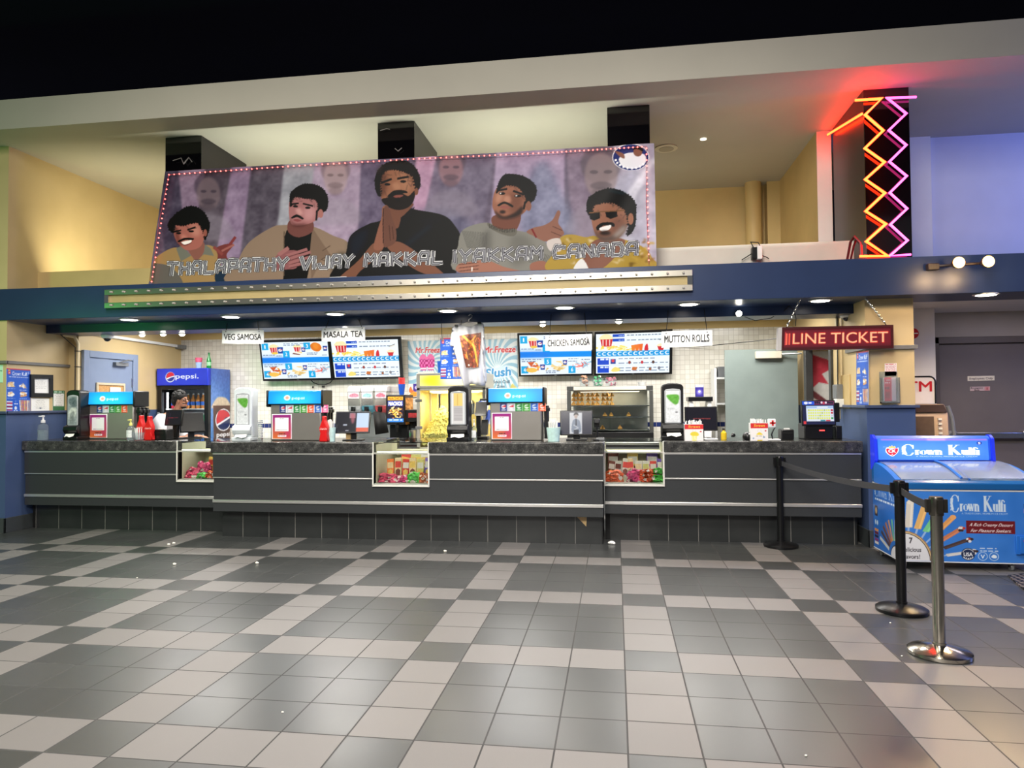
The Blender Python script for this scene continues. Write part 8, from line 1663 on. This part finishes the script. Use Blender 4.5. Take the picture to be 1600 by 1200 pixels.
# shirt, trousers: a little fatter than the body
def fat(idx, g): return [(J[i][0], tuple(v + g for v in (J[i][1] if isinstance(J[i][1], tuple) else (J[i][1], J[i][1])))) for i in idx]
def loft(rings, n=22):
    """closed tube through elliptical rings: (centre, half-width x, half-width y)"""
    vs = [(c_[0] + rx * math.cos(2 * PI * i / n), c_[1] + ry * math.sin(2 * PI * i / n), c_[2]) for c_, rx, ry in rings for i in range(n)]; k = len(rings)
    return vs, [(j * n + i, j * n + (i + 1) % n, (j + 1) * n + (i + 1) % n, (j + 1) * n + i) for j in range(k - 1) for i in range(n)] + [tuple(range(n))[::-1], tuple(range((k - 1) * n, k * n))]
sh_ = MB().add(*loft([((-.30, 0, .80), .15, .17), ((-.29, 0, .92), .145, .165), ((-.255, 0, 1.04), .15, .18), ((-.19, 0, 1.15), .155, .205), ((-.12, 0, 1.245), .145, .225), ((-.075, 0, 1.305), .115, .205), ((-.03, 0, 1.345), .085, .13), ((.0, 0, 1.375), .066, .075)]))
for s_ in (-1, 1): sh_.tube([(-.10, s_ * .14, 1.285), (-.09, s_ * .20, 1.24), (-.06, s_ * .235, 1.14), (-.03, s_ * .235, 1.05), (.03, s_ * .222, 1.015)], [.075, .085, .076, .068, .062], 16)
sh_.build('shirt', SHW, t, smooth=70)
ii = [0, 19, 20, 21, 23, 24, 25]; jj = fat(ii, .014); jj[0] = ((-.30, 0, .84), (.158, .12)); skin_body('trousers', jj, [(0, 1), (1, 2), (2, 3), (0, 4), (4, 5), (5, 6)], TRO, t)
HAIR = mat('black_hair', (20, 17, 16), .6, noise=.3, nscale=60, bump=.5); hm = MB(); hr = random.Random(2); hc = (.07, 0, HZ + .045)
hm.ball((.055, 0, HZ + .052), (.098, .092, .085), 20, 14).ball((.005, 0, HZ - .005), (.05, .082, .075), 16, 10)
for i in range(60):
    a, b_ = hr.uniform(0, 2 * PI), hr.uniform(.0, 1.5); d = (math.cos(a) * math.cos(b_), math.sin(a) * math.cos(b_), math.sin(b_))
    if d[0] > .55 and d[2] < .5: continue
    hm.ball((.055 + d[0] * .088, d[1] * .082, HZ + .052 + d[2] * .076), hr.uniform(.016, .026), 8, 6)
hm.build('hair', HAIR, t, smooth=80)
fm = MB().ball((.165, 0, HZ - .012), (.022, .015, .02), 10, 8).prism([(.150, HZ + .025), (.186, HZ - .018), (.150, HZ - .024)], -.011, .011).ball((.09, -.082, HZ - .01), (.018, .008, .028), 10, 8).ball((.09, .082, HZ - .01), (.018, .008, .028), 10, 8).ball((.115, 0, HZ - .055), (.045, .05, .05), 14, 10)
fm.build('facial_features', SKN, t, bevel=.004, smooth=80)
MB().ball((.138, -.04, HZ + .012), (.012, .012, .009), 10, 6).ball((.138, .04, HZ + .012), (.012, .012, .009), 10, 6).build('eyes', mat('eye_white', (226, 222, 216), .3, noise=.02), t)
MB().ball((.150, -.041, HZ + .012), (.004, .006, .006), 8, 6).ball((.150, .041, HZ + .012), (.004, .006, .006), 8, 6).build('pupils', MBLACK, t)
MB().tube([(.150, -.028, HZ - .058), (.162, 0, HZ - .055), (.150, .028, HZ - .058)], .006, 6).build('lips', mat('lip', (150, 84, 76), .5, noise=.05), t)
MB().tube([(.135, -.05, HZ - .04), (.163, 0, HZ - .037), (.135, .05, HZ - .04)], .006, 6).ball((.115, 0, HZ - .083), (.04, .042, .026), 12, 8).build('short_beard', HAIR, t)
gm = MB()
for s_ in (-1, 1):
    gm.tube([(.160, s_ * .042 + .028 * math.cos(a), HZ + .012 + .021 * math.sin(a)) for a in np.linspace(0, 2 * PI, 17)], .0028, 6); gm.tube([(.158, s_ * .07, HZ + .015), (.09, s_ * .09, HZ + .015)], .0028, 6)
gm.tube([(.162, -.014, HZ + .016), (.162, .014, HZ + .016)], .0028, 6).build('glasses', BLACK, t)
